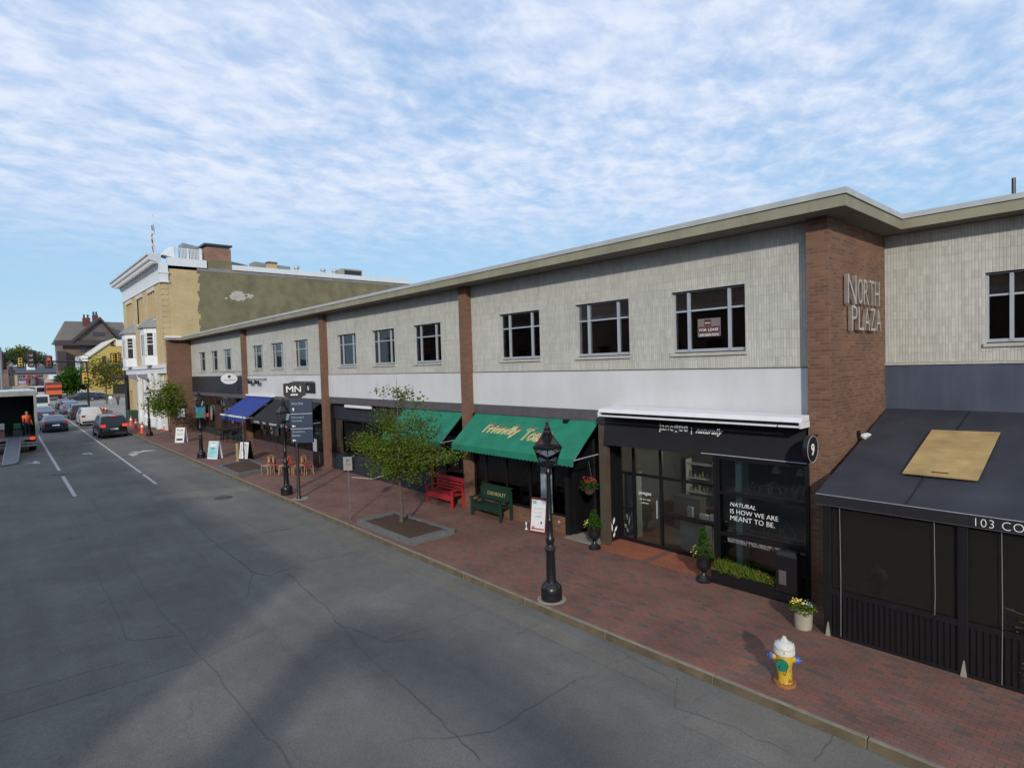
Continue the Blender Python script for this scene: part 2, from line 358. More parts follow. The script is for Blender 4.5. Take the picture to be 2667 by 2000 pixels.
T['cream'] = ribbed('ribbed_tile', (.475,.468,.42), (.345,.34,.31))
T['rbrick'] = brick('red_brick', (.205,.096,.052), (.12,.054,.034), (.15,.11,.08), .21, .072, .010, bump=.5, var=.18)
T['rpier'] = brick('pier_brick', (.19,.086,.050), (.14,.062,.038), (.14,.105,.078), .21, .072, .010, bump=.5, var=.18)
T['tanbrick'] = brick('tan_brick', (.50,.385,.20), (.44,.33,.165), (.38,.31,.19), .22, .075, .010, bump=.3, var=.1)
T['pave'] = brick('paving_brick', (0,0,0), (1,1,1), (.085,.062,.048), .205, .105, .006, mode='ground', bump=.25, var=.24, vscale=.9, rough=.85, ramp=[(0,(.10,.072,.060)),(.07,(.12,.078,.062)),(.16,(.155,.082,.062)),(.75,(.185,.088,.064)),(.9,(.215,.082,.057)),(1,(.22,.08,.055))])
T['pave2'] = brick('paving_red', (.36,.11,.055), (.29,.09,.048), (.12,.06,.04), .205, .105, .006, mode='ground', bump=.25, var=.12, rough=.8)
T['band'] = streaky('white_panel', (.55,.56,.57), (.38,.37,.34), amt=.3, sx=1.3, var=.05)
T['fascia'] = streaky('fascia', (.25,.235,.165), (.13,.12,.075), amt=.7, sx=.6, var=.12)
T['gutter'] = plain('gutter', (.42,.43,.42), .5, .2, .08)
T['soffit'] = plain('soffit', (.17,.15,.13), .9)
T['purple'] = plain('beam', (.085,.075,.085), .7, var=.15)
T['alu'] = plain('aluminium', (.36,.39,.43), .45, .15, .05)
T['sill'] = streaky('sill', (.42,.41,.37), (.22,.2,.17), sx=6)
T['glass'] = glass('glass', (.82,.84,.86), .95)
T['sglass'] = glass('shop_glass', (.92,.96,.96), .97, 1.0)
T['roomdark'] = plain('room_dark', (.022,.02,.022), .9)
T['roomceil'] = plain('room_ceiling', (.55,.36,.20), .9)
T['black'] = plain('black_paint', (.006,.006,.0075), .45, var=.2)
T['blackmatte'] = plain('black_cloth', (.008,.008,.012), .85, var=.2, scale=2)
T['navy'] = streaky('navy_panel', (.050,.062,.095), (.09,.10,.13), amt=.5, var=.15)
T['navybase'] = plain('navy_base', (.018,.022,.032), .6)
T['green'] = plain('green_canvas', (.007,.165,.098), .8, var=.16, scale=2.2, bump=.5, fine=5)
T['blue'] = plain('blue_canvas', (.015,.038,.24), .8, var=.12, scale=2, bump=.5, fine=5)
T['awn'] = streaky('dark_canvas', (.024,.027,.037), (.042,.046,.058), amt=.7, sx=.8, var=.2)
T['white'] = plain('white_paint', (.66,.67,.68), .5, var=.05)
T['wood'] = plain('plywood', (.42,.27,.10), .7, var=.22, scale=2.5)
T['steel'] = plain('polished_steel', (.90,.90,.88), .30, 1.0, .1, bump=.05, fine=20)
T['signw'] = plain('sign_white', (.72,.73,.75), .5, var=.03)
T['letter'] = plain('letter_white', (.80,.80,.80), .5, var=.02)
T['iron'] = plain('cast_iron', (.014,.014,.017), .32, .2, .2)
T['mulch'] = plain('mulch', (.060,.030,.019), .95, var=.5, scale=18, bump=1., fine=40)
T['granite'] = plain('granite', (.30,.285,.25), .8, var=.2, scale=8, bump=.3)
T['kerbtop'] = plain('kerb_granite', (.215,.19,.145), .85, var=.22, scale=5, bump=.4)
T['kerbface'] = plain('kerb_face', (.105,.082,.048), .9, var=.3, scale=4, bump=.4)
T['granite2'] = plain('planter_granite', (.12,.125,.13), .8, var=.2, scale=8, bump=.3)
T['paint'] = plain('road_paint', (.42,.42,.41), .7, var=.18, scale=9)
T['darktan'] = plain('brown_post', (.07,.055,.038), .7)
T['teal'] = plain('interior_teal', (.30,.40,.37), .8, var=.1)
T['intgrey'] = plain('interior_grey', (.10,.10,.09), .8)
T['concrete'] = plain('concrete', (.26,.24,.20), .85, var=.15)
T['stucco'] = streaky('olive_stucco', (.165,.148,.085), (.110,.102,.060), amt=.9, sx=.6, var=.2, rough=.9)

def struct(o): o['kind'] = 'structure'; return o
# ------------------------------------------------------------------ ground, road, pavement
def strip(name, mat, ylist, x0=-84., x1=30., zoff=0., step=2.):
    mb = MB(); n = int((x1-x0)/step); xs = [x0+(x1-x0)*i/n for i in range(n+1)]
    for k in range(len(ylist)-1):
        for i in range(n):
            a, b = xs[i], xs[i+1]
            mb.add([(a,ylist[k],gz(a)+zoff),(b,ylist[k],gz(b)+zoff),(b,ylist[k+1],gz(b)+zoff),(a,ylist[k+1],gz(a)+zoff)], [(0,1,2,3)])
    return struct(mb.build(name, mat))
g = MB(); g.add([(-6000,-4000,.3),(-140,-4000,.3),(-140,5000,.3),(-6000,5000,.3)], [(0,1,2,3)])
g.add([(-140,-4000,-.6),(4000,-4000,-.6),(4000,5000,-.6),(-140,5000,-.6)], [(0,1,2,3)])
struct(g.build('ground', plain('far_ground', (.12,.115,.10), .95, var=.3, scale=.05)))
A1 = asphalt('asphalt', (.134,.129,.117))
strip('road', A1, [-6.2, 8.64], -400, 60, RD, 4.)
KY = 8.62
strip('cross_street', plain('pale_paving', (.27,.245,.20), .9, var=.12, scale=.8), [8.64, 60], -150, -76.2, RD+.004, 4.)
strip('pavement', T['pave'], [KY+.11, 9.6, 16.4], -76, 60, 0, 2.)
# kerb stones
kb = MB()
x = 24.3
while x > -76:
    a, b = x-2.25+.012, x
    za, zb = gz(a), gz(b)
    kb.hexa([(a,KY,za-.14),(b,KY,zb-.14),(b,KY+.11,zb-.14),(a,KY+.11,za-.14)], [(a,KY+.02,za+.006),(b,KY+.02,zb+.006),(b,KY+.11,zb+.006),(a,KY+.11,za+.006)])
    x -= 2.25
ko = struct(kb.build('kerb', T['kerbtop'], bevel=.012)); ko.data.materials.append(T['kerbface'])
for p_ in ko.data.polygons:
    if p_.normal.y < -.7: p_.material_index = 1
sb = MB(); sb.box(-400,60,-6.35,-6.2,-.2,.02); struct(sb.build('kerb_far', T['kerbtop']))
strip('pavement_near', T['pave'], [-9.5, -6.35], -400, 60, 0, 8.)
# flat pieces on the road, each 4 mm above the one below
def flat(name, mat, poly, dz, kind='structure'):
    mb = MB(); pts = []
    n = len(poly)
    for i in range(n):
        a, b = poly[i], poly[(i+1) % n]; k = max(1, int(abs(b[0]-a[0])/2.5))
        pts += [(a[0]+(b[0]-a[0])*j/k, a[1]+(b[1]-a[1])*j/k) for j in range(k)]
    mb.add([(p[0], p[1], gz(p[0])+dz) for p in pts], [tuple(range(len(pts)))])
    o = mb.build(name, mat); o['kind'] = kind; return o
A2 = asphalt('asphalt_gutter', (.146,.137,.116), .3)
A3 = asphalt('asphalt_patch', (.124,.119,.110), .5)
A4 = asphalt('asphalt_tan', (.17,.158,.134), .2)
# kerbside trench patches near the camera, the pale cross band and the smoother lane further on
flat('road_patch', A2, [(-4.75, 7.35), (24, 7.25), (24, 8.61), (-4.65, 8.61)], RD+.004)
flat('road_patch', A2, [(-23, 7.95), (-4.9, 7.85), (-4.9, 8.3), (-23, 8.45)], RD+.004)
flat('road_patch', A4, [(-27.6, 4.9), (-26.5, 8.3), (-27.9, 8.5), (-28.8, 5.0)], RD+.004)
flat('road_patch', A3, [(-25.0, -5.5), (-25.8, 4.8), (-12.4, 4.1), (-11.9, 2.6), (-12.4, -5.5)], RD+.004)
flat('road_patch', A3, [(-22.4, 6.4), (-19.6, 6.5), (-19.4, 7.3), (-22.0, 7.2)], RD+.008)
random.seed(4)
def ribbon(pts, w, dz, mb, jit=.05, sub=6):
    P = []
    for i in range(len(pts)-1):
        for j in range(sub):
            t = j/sub; P.append((pts[i][0]+(pts[i+1][0]-pts[i][0])*t+random.uniform(-jit, jit), pts[i][1]+(pts[i+1][1]-pts[i][1])*t+random.uniform(-jit, jit)))
    P.append(pts[-1]); vs = []
    for i, p in enumerate(P):
        a, b = P[max(0, i-1)], P[min(len(P)-1, i+1)]; dx, dy = b[0]-a[0], b[1]-a[1]; l = hypot(dx, dy) or 1
        ww = w*random.uniform(.5, 1.3)/2
        for s in (1, -1): vs.append((p[0]-dy/l*ww*s, p[1]+dx/l*ww*s, gz(p[0])+dz))
    mb.add(vs, [(2*i, 2*i+1, 2*i+3, 2*i+2) for i in range(len(P)-1)])
def gr(*px): return [tuple(at_g(u, v, RD)[:2]) for u, v in px]
cm = MB()
for line, w in [([(171,1322),(200,1370),(250,1485),(300,1590),(335,1668)],.05), ([(237,1300),(268,1345),(330,1460),(420,1590),(510,1690),(700,1920),(760,2000)],.055),
                ([(335,1668),(470,1655)],.04), ([(480,1340),(560,1415),(655,1487),(700,1500),(800,1462),(940,1436)],.05),
                ([(655,1487),(640,1560)],.03), ([(750,1495),(800,1540),(860,1590),(880,1625),(1000,1745),(1130,1860),(1250,1980)],.045),
                ([(880,1625),(1000,1670),(1160,1620),(1260,1580),(1330,1545)],.035), ([(1000,1670),(1150,1660),(1200,1630)],.03),
                ([(1040,1930),(1290,1905),(1370,1850),(1500,1770)],.03), ([(1090,1440),(1300,1530),(1500,1625),(1700,1745),(1780,1790)],.035),
                ([(0,1810),(250,1745),(340,1720)],.035), ([(1765,1765),(1757,1840)],.035), ([(1757,1840),(1900,1890),(2060,1962)],.035), ([(2175,1915),(2120,1985)],.035),
                ([(1580,1735),(1640,1710)],.025), ([(1450,1800),(1500,1770),(1560,1755)],.02)]:
    ribbon(gr(*line), w*.32, RD+.0085, cm, .035)
struct(cm.build('road_cracks', plain('tar_seam', (.098,.094,.087), .85)))
def mark(px, dz=.012, name='road_marking'):
    P = gr(*px); mb = MB(); mb.add([(p[0], p[1], gz(p[0])+RD+dz) for p in P], [tuple(range(len(P)))]); struct(mb.build(name, T['paint']))
def lane(y0, y1, segs, w=.11):
    mb = MB()
    for a, b in segs:
        n = max(1, int(abs(b-a)/2)); 
        for i in range(n):
            p, q = a+(b-a)*i/n, a+(b-a)*(i+1)/n
            f = lambda x: y0+(y1-y0)*(x+31)/(-55+31)
            mb.add([(p,f(p)-w/2,gz(p)+RD+.012),(q,f(q)-w/2,gz(q)+RD+.012),(q,f(q)+w/2,gz(q)+RD+.012),(p,f(p)+w/2,gz(p)+RD+.012)], [(0,1,2,3)])
    struct(mb.build('lane_line', T['paint']))
l1a, l1b = at_g(195,1293,RD), at_g(107,1150,RD); l2a, l2b = at_g(407,1261,RD), at_g(199,1115,RD)
lane(l1a.y, l1b.y, [(l1a.x, at_g(161,1241,RD).x), (at_g(154,1226,RD).x, -92)], .14)
lane(l2a.y, l2b.y, [(l2a.x, at_g(368,1236,RD).x), (at_g(364,1232,RD).x, -92)], .12)
mark([(332,1181),(345,1177),(361,1180),(376,1177),(412,1173),(372,1172.5),(365,1176),(345,1175.5)][::-1])
mark([(333,1183),(347,1189),(362,1182.5),(352,1179)])
mark([(212,1184),(219,1180),(238,1180),(243,1185),(237,1184),(231,1182),(221,1183.5)][::-1])
mark([(50,1210),(85,1205),(92,1200),(104,1204),(104,1207),(88,1208),(85,1207)][::-1])
mh = MB(); c = at_g(580,1296,RD); mh.lathe([(.01,0),(.36,0),(.36,.006),(.01,.006)], (c.x, c.y, gz(c.x)+RD+.009), 20); struct(mh.build('manhole', plain('manhole_iron', (.045,.042,.04), .6)))
mh = MB(); c = at_g(157,1234,RD); mh.lathe([(.01,0),(.36,0),(.36,.006),(.01,.006)], (c.x, c.y, gz(c.x)+RD+.014), 20); struct(mh.build('manhole', plain('manhole_iron2', (.05,.045,.04), .6)))

# ------------------------------------------------------------------ the long plaza building
XR = -4.6; YP = 12.75; YW = 13.0; YR = 16.3; PW = .42
PIERS = [-5.02, -17.05, -29.0, -41.45]           # left edges; each PW wide
XL = -55.3
plaza = thing('plaza_building', 'long two-storey plaza with pale tiled upper wall, white panels and brown brick piers', 'building', (-30, 13, 0))
WZ0, WZ1 = 5.27, 6.88
WINS = {}
bays = [(-16.63, -5.02), (-28.58, -17.05), (-41.03, -29.0), (XL, -41.45)]
cent = [(-14.15, -10.7, -7.44), (-26.47, -22.97, -19.53), (-38.98, -35.6, -32.02), (-52.0, -48.58, -45.35)]
hw = .965
up = MB(); bandm = MB(); bandd = MB()
for bi, ((xa, xb), cs) in enumerate(zip(bays, cent)):
    up.wall_y(xa, xb, 4.95, 8.0, YW, YW+.3, [(c-hw, c+hw, WZ0, WZ1) for c in cs])
    (bandd if bi == 3 else bandm).box(xa, xb, YW-.02, YW+.3, 3.82 if bi < 2 else 3.68, 4.94)
up.build('upper_wall', T['cream'], plaza, True); up = MB()
# right wing, set back
rx0, rx1 = XR, 22.
rcs = [-1.71, 1.75, 5.2, 8.7, 12.2, 15.7]
up.wall_y(rx0, rx1, 4.96, 8.0, YR, YR+.3, [(c-hw, c+hw, WZ0, WZ1) for c in rcs])
up.build('upper_wall', T['cream'], plaza, True)
bandm.build('panel_band', T['band'], plaza, True)
bandd.build('dark_panel_band', plain('black_fascia', (.016,.016,.02), .5), plaza, True)
nv = MB(); nv.box(rx0, rx1, YR-.02, YR+.3, 3.4, 4.90); nv.build('navy_band', T['navy'], plaza, True)
tr = MB(); tr.box(rx0, rx1, YR-.05, YR+.02, 4.905, 4.955); tr.build('band_trim', T['sill'], plaza, True)
for xa, xb in bays:
    t = MB(); t.box(xa, xb, YW-.035, YW+.02, 4.942, 4.962); t.build('band_trim', plain('joint', (.08,.075,.07), .8), plaza, True)
# piers
for i, x in enumerate(PIERS):
    if i == 0: continue
    p = MB(); p.box(x, x+PW, YP, YW+.5 if i > 2 else YW+.9, gz(x)-.1, 8.0); p.build('pier', T['rpier'], plaza, True)
ret = MB(); ret.box(-5.02, XR, YP, YR+.3, -.2, 8.0); ret.build('brick_return', T['rbrick'], plaza, True)
ret2 = MB(); ret2.box(XL-.5, XL, 11.25, YW+.3, 0, 7.98); ret2.build('brick_return', T['rpier'], plaza, True)
# roof, fascia, gutter following the outline
def eave(prof_y0, prof_y1, z0, z1, name, mat):
    """prof offset outwards from the wall line; outline: left front, right return, right wing"""
    m = MB()
    o0, o1 = prof_y0, prof_y1
    m.box(XL+o1*.0, XR+o1, YP-o1, YP-o0, z0, z1)                       # front run
    m.box(XR+o0, XR+o1, YP-o0, YR-.05-o1, z0, z1)                      # side of the return
    m.box(XR+o0, rx1, YR-.05-o1, YR-.05-o0, z0, z1)                     # right wing run
    m.box(XL-.0, XL+o1, 11.25-.05, YP-o1, z0, z1) if False else None
    return m.build(name, mat, plaza, True)
eave(.45, .50, 8.02, 8.235, 'fascia_board', T['fascia'])
eave(.43, .53, 8.245, 8.36, 'gutter', T['gutter'])
lt = MB(); lt.box(XL-.55, XL+.5, 11.2, YP-.505, 8.02, 8.2); lt.build('fascia_board', T['fascia'], plaza, True)
lt = MB(); lt.box(XL-.58, XL+.53, 11.17, YP-.535, 8.21, 8.36); lt.build('gutter', T['white'], plaza, True)
rf = MB(); rf.box(XL-.5, XR+.44, YP-.44, 32, 8.01, 8.24); rf.box(XR+.44, rx1, YR-.48, 32, 8.01, 8.24); rf.build('roof', T['soffit'], plaza, True)
rr = MB(); rr.box(XL-.5, XR+.3, YP+.5, 31, 8.25, 8.27); rr.build('roof_surface', plain('roof_felt', (.12,.12,.12), .9), plaza, True)
# low joint plates on the fascia
for u in (1707, 1844, 1934, 1998, 2110): 
    x = at_y(u, 620, 12.25).x
    j = MB(); j.box(x-.012, x+.012, 12.243, 12.25, 8.03, 8.22); j.build('fascia_joint', T['fascia'], plaza, True)
# interiors behind the upper windows
def room(xa, xb, y0, y1, z0, z1, ceil, wall, parent=plaza, nm='interior'):
    m = MB(); t = .05
    m.box(xa, xb, y1, y1+t, z0, z1); m.box(xa-t, xa, y0, y1, z0, z1); m.box(xb, xb+t, y0, y1, z0, z1); m.box(xa, xb, y0, y1, z0-t, z0)
    m.build(nm, wall, parent, True)
    c = MB(); c.box(xa, xb, y0, y1, z1, z1+t); c.build(nm+'_ceiling', ceil, parent, True)
for xa, xb in bays: room(xa+.1, xb-.1, YW+.32, 17.5, 4.7, 7.0, T['roomceil'], T['roomdark'])
room(rx0+.1, 6.8, YR+.32, 20.5, 4.7, 7.0, T['roomceil'], T['roomdark'])
bk = MB(); bk.box(XL, rx1, 31.7, 32, -.2, 8.0); bk.box(XL-.05, XL+.25, 13.5, 31.7, -.2, 8.0); bk.box(rx1-.3, rx1, YR+.35, 31.7, -.2, 8.0); bk.build('rear_wall', T['rpier'], plaza, True)
# windows
random.seed(9)
T['ceiling_stand_in'] = plain('brown_ceiling_tone', (.24,.14,.08), .8, var=.4, scale=2.5)
def window(c, yw, blind=None, valance=False):
    y = yw+.10; fr = MB(); x0, x1 = c-hw, c+hw
    fr.box(x0, x0+.045, y, y+.08, WZ0+.10, WZ1); fr.box(x1-.045, x1, y, y+.08, WZ0+.10, WZ1); fr.box(x0+.045, x1-.045, y, y+.08, WZ1-.04, WZ1); fr.box(x0+.045, x1-.045, y, y+.08, WZ0+.10, WZ0+.17)
    m1, m2 = x0+.43, x1-.43; zt = WZ1-.49
    for m in (m1, m2): fr.box(m-.035, m+.035, y-.02, y+.07, WZ0+.13, WZ1-.03)
    for a, b in ((x0+.045, m1-.035), (m1+.035, m2-.035), (m2+.035, x1-.045)): fr.box(a, b, y+.005, y+.06, zt-.022, zt+.022)
    f = fr.build('window', T['alu'], plaza, True)
    s = MB(); s.box(x0-.03, x1+.03, yw-.05, yw+.1, WZ0, WZ0+.075)
    so_ = s.build('sill', T['sill']); so_.parent = f; so_.data.transform(Matrix.Translation(-plaza.location))
    pn = MB(); pn.box(x0+.045, x1-.045, y+.03, y+.036, WZ0+.17, WZ1-.04)
    po = pn.build('pane', T['glass']); po.parent = f; po.data.transform(Matrix.Translation(-plaza.location))
    hd = MB(); hd.box(x0, x1, yw+.02, yw+.18, WZ1-.012, WZ1-.001)
    ho = hd.build('head', T['roomdark']); ho.parent = f; ho.data.transform(Matrix.Translation(-plaza.location))
    if valance:  # added board behind the top panes, stands in for the sunlit brown ceiling
        b = MB(); b.box(x0+.02, x1-.02, y+.10, y+.13, zt-.02, WZ1+.05); bo = b.build('ceiling_stand_in', T['ceiling_stand_in']); bo.parent = f; bo.data.transform(Matrix.Translation(-plaza.location))
    if blind is not None:
        b = MB()
        n = int((WZ1-.1-blind)/.05)
        for k in range(n): b.box(m1+.06, m2-.06, y+.12, y+.13, WZ1-.1-k*.05-.042, WZ1-.1-k*.05)
        bo = b.build('blind', plain('blind', (.22,.20,.15), .8)); bo.parent = f; bo.data.transform(Matrix.Translation(-plaza.location))
    return f
for bi, cs in enumerate(cent):
    for k, c in enumerate(cs):
        window(c, YW, blind={(2,1):5.9,(2,2):6.0,(3,0):5.5,(3,1):5.6,(3,2):6.2}.get((bi,k)), valance=bi < 2)
for c in rcs: window(c, YR, valance=True)
# lower beam and ground-floor walls
bm = MB(); bm.box(-16.63, -5.02, YW-.03, YW+.2, 3.5, 3.815); bm.box(-28.58, -17.05, YW-.03, YW+.2, 3.5, 3.815); bm.box(-41.03, -29.0, YW-.03, YW+.2, 3.42, 3.675); bm.box(XL, -41.45, YW-.03, YW+.2, 3.42, 3.675)
bm.build('shopfront_beam', T['purple'], plaza, True)
# soffit behind the beam
sf = MB(); sf.box(XL+.01, -5.03, YW+.2, 17.5, 3.60, 3.66); sf.build('shopfront_soffit', T['roomdark'], plaza, True)
# ------------------------------------------------------------------ shopfronts (things of their own fitted into the plaza)
def shopfront(name, label, x0, x1, y, zt, knee, kneemat, frame_mat, xs, zs, depth=3.6, gl=None, wallmat=None, ceil=None, door=None):
    t = thing(name, label, 'shopfront', ((x0+x1)/2, y, gz((x0+x1)/2)))
    zb = min(gz(x0), gz(x1))
    if knee: k = MB(); k.box(x0, x1, y-.06, y+.12, zb-.05, knee); k.build('knee_wall', kneemat, t, True)
    f = MB(); w = .035
    X = [x0]+list(xs)+[x1]
    kz = knee or zb+.02
    for x in X: f.box(x-w, x+w, y-.03, y+.06, kz, zt)
    for z in [kz+w]+list(zs)+[zt-w]:
        for i in range(len(X)-1): f.box(X[i]+w, X[i+1]-w, y-.028, y+.055, z-w, z+w)
    f.build('frame', frame_mat, t, True)
    for i in range(len(X)-1):
        g = MB(); g.box(X[i]+w, X[i+1]-w, y+.01, y+.016, kz+2*w, zt-2*w); g.build('pane', gl or T['sglass'], t, True)
    r = MB(); e = .05
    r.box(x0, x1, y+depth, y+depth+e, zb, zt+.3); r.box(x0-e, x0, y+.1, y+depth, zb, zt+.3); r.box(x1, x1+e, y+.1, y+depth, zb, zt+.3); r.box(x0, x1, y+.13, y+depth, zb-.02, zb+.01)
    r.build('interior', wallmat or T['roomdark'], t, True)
    return t
# --- skincare shop, recessed entrance part
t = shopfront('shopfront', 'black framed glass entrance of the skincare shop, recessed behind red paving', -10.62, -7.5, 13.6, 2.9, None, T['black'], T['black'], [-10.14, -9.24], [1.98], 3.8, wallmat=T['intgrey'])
for q_ in ((-10.58,-10.18,13.58,13.64,.93,.98),(-9.2,-7.54,13.58,13.64,.93,1.0),(-9.2,-7.54,13.57,13.66,.02,.1)): z = MB(); z.box(*q_); z.build('rail', T['black'], t, True)
z = MB(); z.box(-9.36,-9.33,13.53,13.56,.85,1.35); z.build('door_handle', T['alu'], t, True)
z = MB(); z.box(-10.70,-10.66,12.92,13.6,0,2.9); z.build('jamb_panel', T['black'], t, True)
z = MB(); z.box(-7.5,-7.08,13.3,13.62,0,2.9); z.box(-7.16,-7.08,12.66,13.3,0,2.9); z.build('post', T['black'], t, True)
pt = MB(); X_ = [-10.66, -9.8, -9.0, -8.0, -7.08]
for i in range(4): pt.add([(X_[i],12.45,gz(X_[i])+.004),(X_[i+1],12.45,gz(X_[i+1])+.004),(X_[i+1],13.6,gz(X_[i+1])+.004),(X_[i],13.6,gz(X_[i])+.004)], [(0,1,2,3)])
struct(pt.build('entrance_paving', T['pave2']))
# feather-like white decal on the jamb
random.seed(2)
d = MB()
for cy_, cz_, a, l in [(13.05,.95,1.5,.16),(13.1,.62,2.2,.2),(13.3,.6,1.3,.22),(13.2,.45,1.8,.3),(13.38,.35,.9,.2),(13.1,.25,2.0,.18),(13.3,.2,1.2,.16),(13.0,.75,1.6,.12)]:
    p = [Vector((0, sin(k*pi/8)*.045*l/.16, 0)) for k in range(9)]
    P = [(-10.655, cy_+(k/8*l-l/2)*cos(a)-sin(k*pi/8)*.04*sin(a), cz_+(k/8*l-l/2)*sin(a)+sin(k*pi/8)*.04*cos(a)) for k in range(9)]+[(-10.655, cy_+(k/8*l-l/2)*cos(a)+sin(k*pi/8)*.04*sin(a), cz_+(k/8*l-l/2)*sin(a)-sin(k*pi/8)*.04*cos(a)) for k in range(7,0,-1)]
    d.poly(P)
d.build('leaf_decal', T['letter'], t, True)
def glasstext(parent, s, x, y, z, h=None, w=None, mat=None, name='lettering', font_sh=0, bold=0, ext=.002, xdir=(1,0,0), ydir=(0,0,1), spacing=1):
    m = fit(text_mb(s, .2, ext, shear=font_sh, bold=bold, spacing=spacing), w, h)
    m.xf(frame((x, y, z), xdir, ydir)); return m.build(name, mat or T['letter'], parent, True)
glasstext(t, 'janegee', -9.95, 13.55, 1.42, w=.42); glasstext(t, 'SKIN  BODY  SPIRIT', -9.92, 13.55, 1.30, w=.36); glasstext(t, 'OPEN DAILY', -9.86, 13.55, 1.2, w=.24)
for i, (x, yy, z0, z1, w, m) in enumerate([(-10.5, 13.9, 0, 1.9, .3, T['teal']), (-8.55, 14.0, 0, .82, .75, T['teal']), (-9.7, 15.6, 0, 1.0, .9, T['intgrey'])]):
    b = thing('display_stand', ['pale green tall panel inside the shop beside the door sidelight', 'pale green display plinth behind the low pane right of the door', 'grey counter standing deep inside the skincare shop'][i], 'display stand', (x, yy, 0))
    q = MB(); q.box(x-w/2, x+w/2, yy, yy+.35, .02, z1); q.box(x-w/2-.02, x+w/2+.02, yy-.02, yy+.37, z1, z1+.03); q.build('cabinet', m, b, True, bevel=.006)
for i, (x, z0, h, w, m, lb) in enumerate([(-8.45, 1.02, .26, .14, 'teal', 'pale green gift bag standing on the shop window shelf'), (-8.05, 1.02, .12, .22, 'white', 'small white box lying on the shop window shelf'), (-7.8, 1.02, .15, .14, 'white', 'white carton at the right end of the window shelf')]):
    q = MB(); q.box(x-w/2, x+w/2, 13.72, 13.82, z0, z0+h); q.box(x-w/2+.03, x+w/2-.03, 13.74, 13.75, z0+h, z0+h+.03)
    o = q.build('gift_bag' if i == 0 else 'carton', T[m], loc=(x, 13.77, z0)); tag(o, lb, 'bag' if i == 0 else 'box')
q = MB(); q.box(-9.18, -7.56, 13.68, 13.95, .985, 1.015); q.build('window_shelf', T['black'], t, True)
pl_l = bpy.data.lights.new('shop_bulb', 'POINT'); pl_l.energy = 130; pl_l.color = (1,.86,.68); pl_l.shadow_soft_size = .25
pl_o = bpy.data.objects.new('shop_bulb', pl_l); COL.objects.link(pl_o); pl_o.location = (-7.6, 14.9, 2.6)
bulb = MB(); bulb.lathe([(.005,-.05),(.035,-.03),(.045,.02),(.02,.06)], (-7.85, 14.3, 2.42), 10)
pl = thing('pendant_lamp', 'small glowing pendant bulb hanging inside the skincare shop', 'lamp', (-7.85, 14.3, 2.4))
bulb.build('bulb', plain('warm_bulb', (.9,.8,.6), .4, emit=((1,.75,.42), 9)), pl, True, smooth=True)
c = MB(); c.tube([(-7.85,14.3,2.48),(-7.85,14.3,2.9)], .006, 5); c.build('cord', T['black'], pl, True)
pc = MB(); pc.box(-8.9,-8.55,16.6,16.63,2.0,2.5); tag(pc.build('wall_picture', plain('ochre_print', (.35,.16,.05), .8), loc=(-8.7,16.6,2.2)), 'small ochre framed print on the back wall of the skincare shop', 'picture')
# shelves with goods deeper in the shop
rnd_ = random.Random(5)
for k, (x0_, x1_, yy) in enumerate(((-9.1,-7.9,16.2),(-10.3,-9.4,16.6))):
    sv = thing('goods_shelf', ['white goods shelf with bottles deep behind the right pane of the entrance','white goods shelf with bottles deep behind the glass door'][k], 'shelf', ((x0_+x1_)/2, yy, 0))
    q = MB()
    for z_ in (.5, .95, 1.4, 1.85): q.box(x0_, x1_, yy, yy+.3, z_, z_+.03)
    q.box(x0_-.03, x0_, yy, yy+.3, 0, 2.0); q.box(x1_, x1_+.03, yy, yy+.3, 0, 2.0); q.build('shelves', T['white'], sv, True)
    q = MB()
    for z_ in (.53, .98, 1.43):
        x = x0_+.08
        while x < x1_-.06: h_ = rnd_.uniform(.12,.28); q.lathe([(.035,0),(.035,h_*.7),(.012,h_*.8),(.012,h_)], (x, yy+.12, z_), 8); x += rnd_.uniform(.09,.16)
    q.build('bottles', plain('bottle_mix%d' % k, (.32,.30,.24), .4, var=.6, scale=7), sv, True)
dw = thing('display_plants', 'dried flower stems and pale branches arranged inside the large display window', 'display', (-6.0, 13.1, .12))
q = MB()
for i in range(46):
    x = rnd_.uniform(-6.95,-5.2); yy = rnd_.uniform(12.95,13.3); z1_ = rnd_.choice((1.15, 2.08)); z0_ = z1_-.0; q.tube([(x,yy,z0_),(x+rnd_.gauss(0,.05),yy,z0_+.14),(x+rnd_.gauss(0,.10),yy,z0_+rnd_.uniform(.2,.36))], [.006,.005,.003], 4)
q.build('stems', plain('dried_stems', (.42,.38,.33), .8), dw, True)
q = MB(); q.box(-6.98,-5.12,12.92,13.3,1.10,1.13); q.box(-6.98,-5.12,12.92,13.3,2.05,2.075); q.build('glass_shelf', plain('shelf_grey', (.2,.2,.2), .4), dw, True)
q = MB(); q.box(-6.7,-5.3,13.6,13.9,.15,.95); q.box(-6.75,-5.25,13.55,13.95,.95,.98); tag(q.build('display_counter', plain('counter_brown', (.16,.10,.06), .6), loc=(-6,13.7,.15)), 'brown display counter standing behind the low pane of the display window', 'counter')
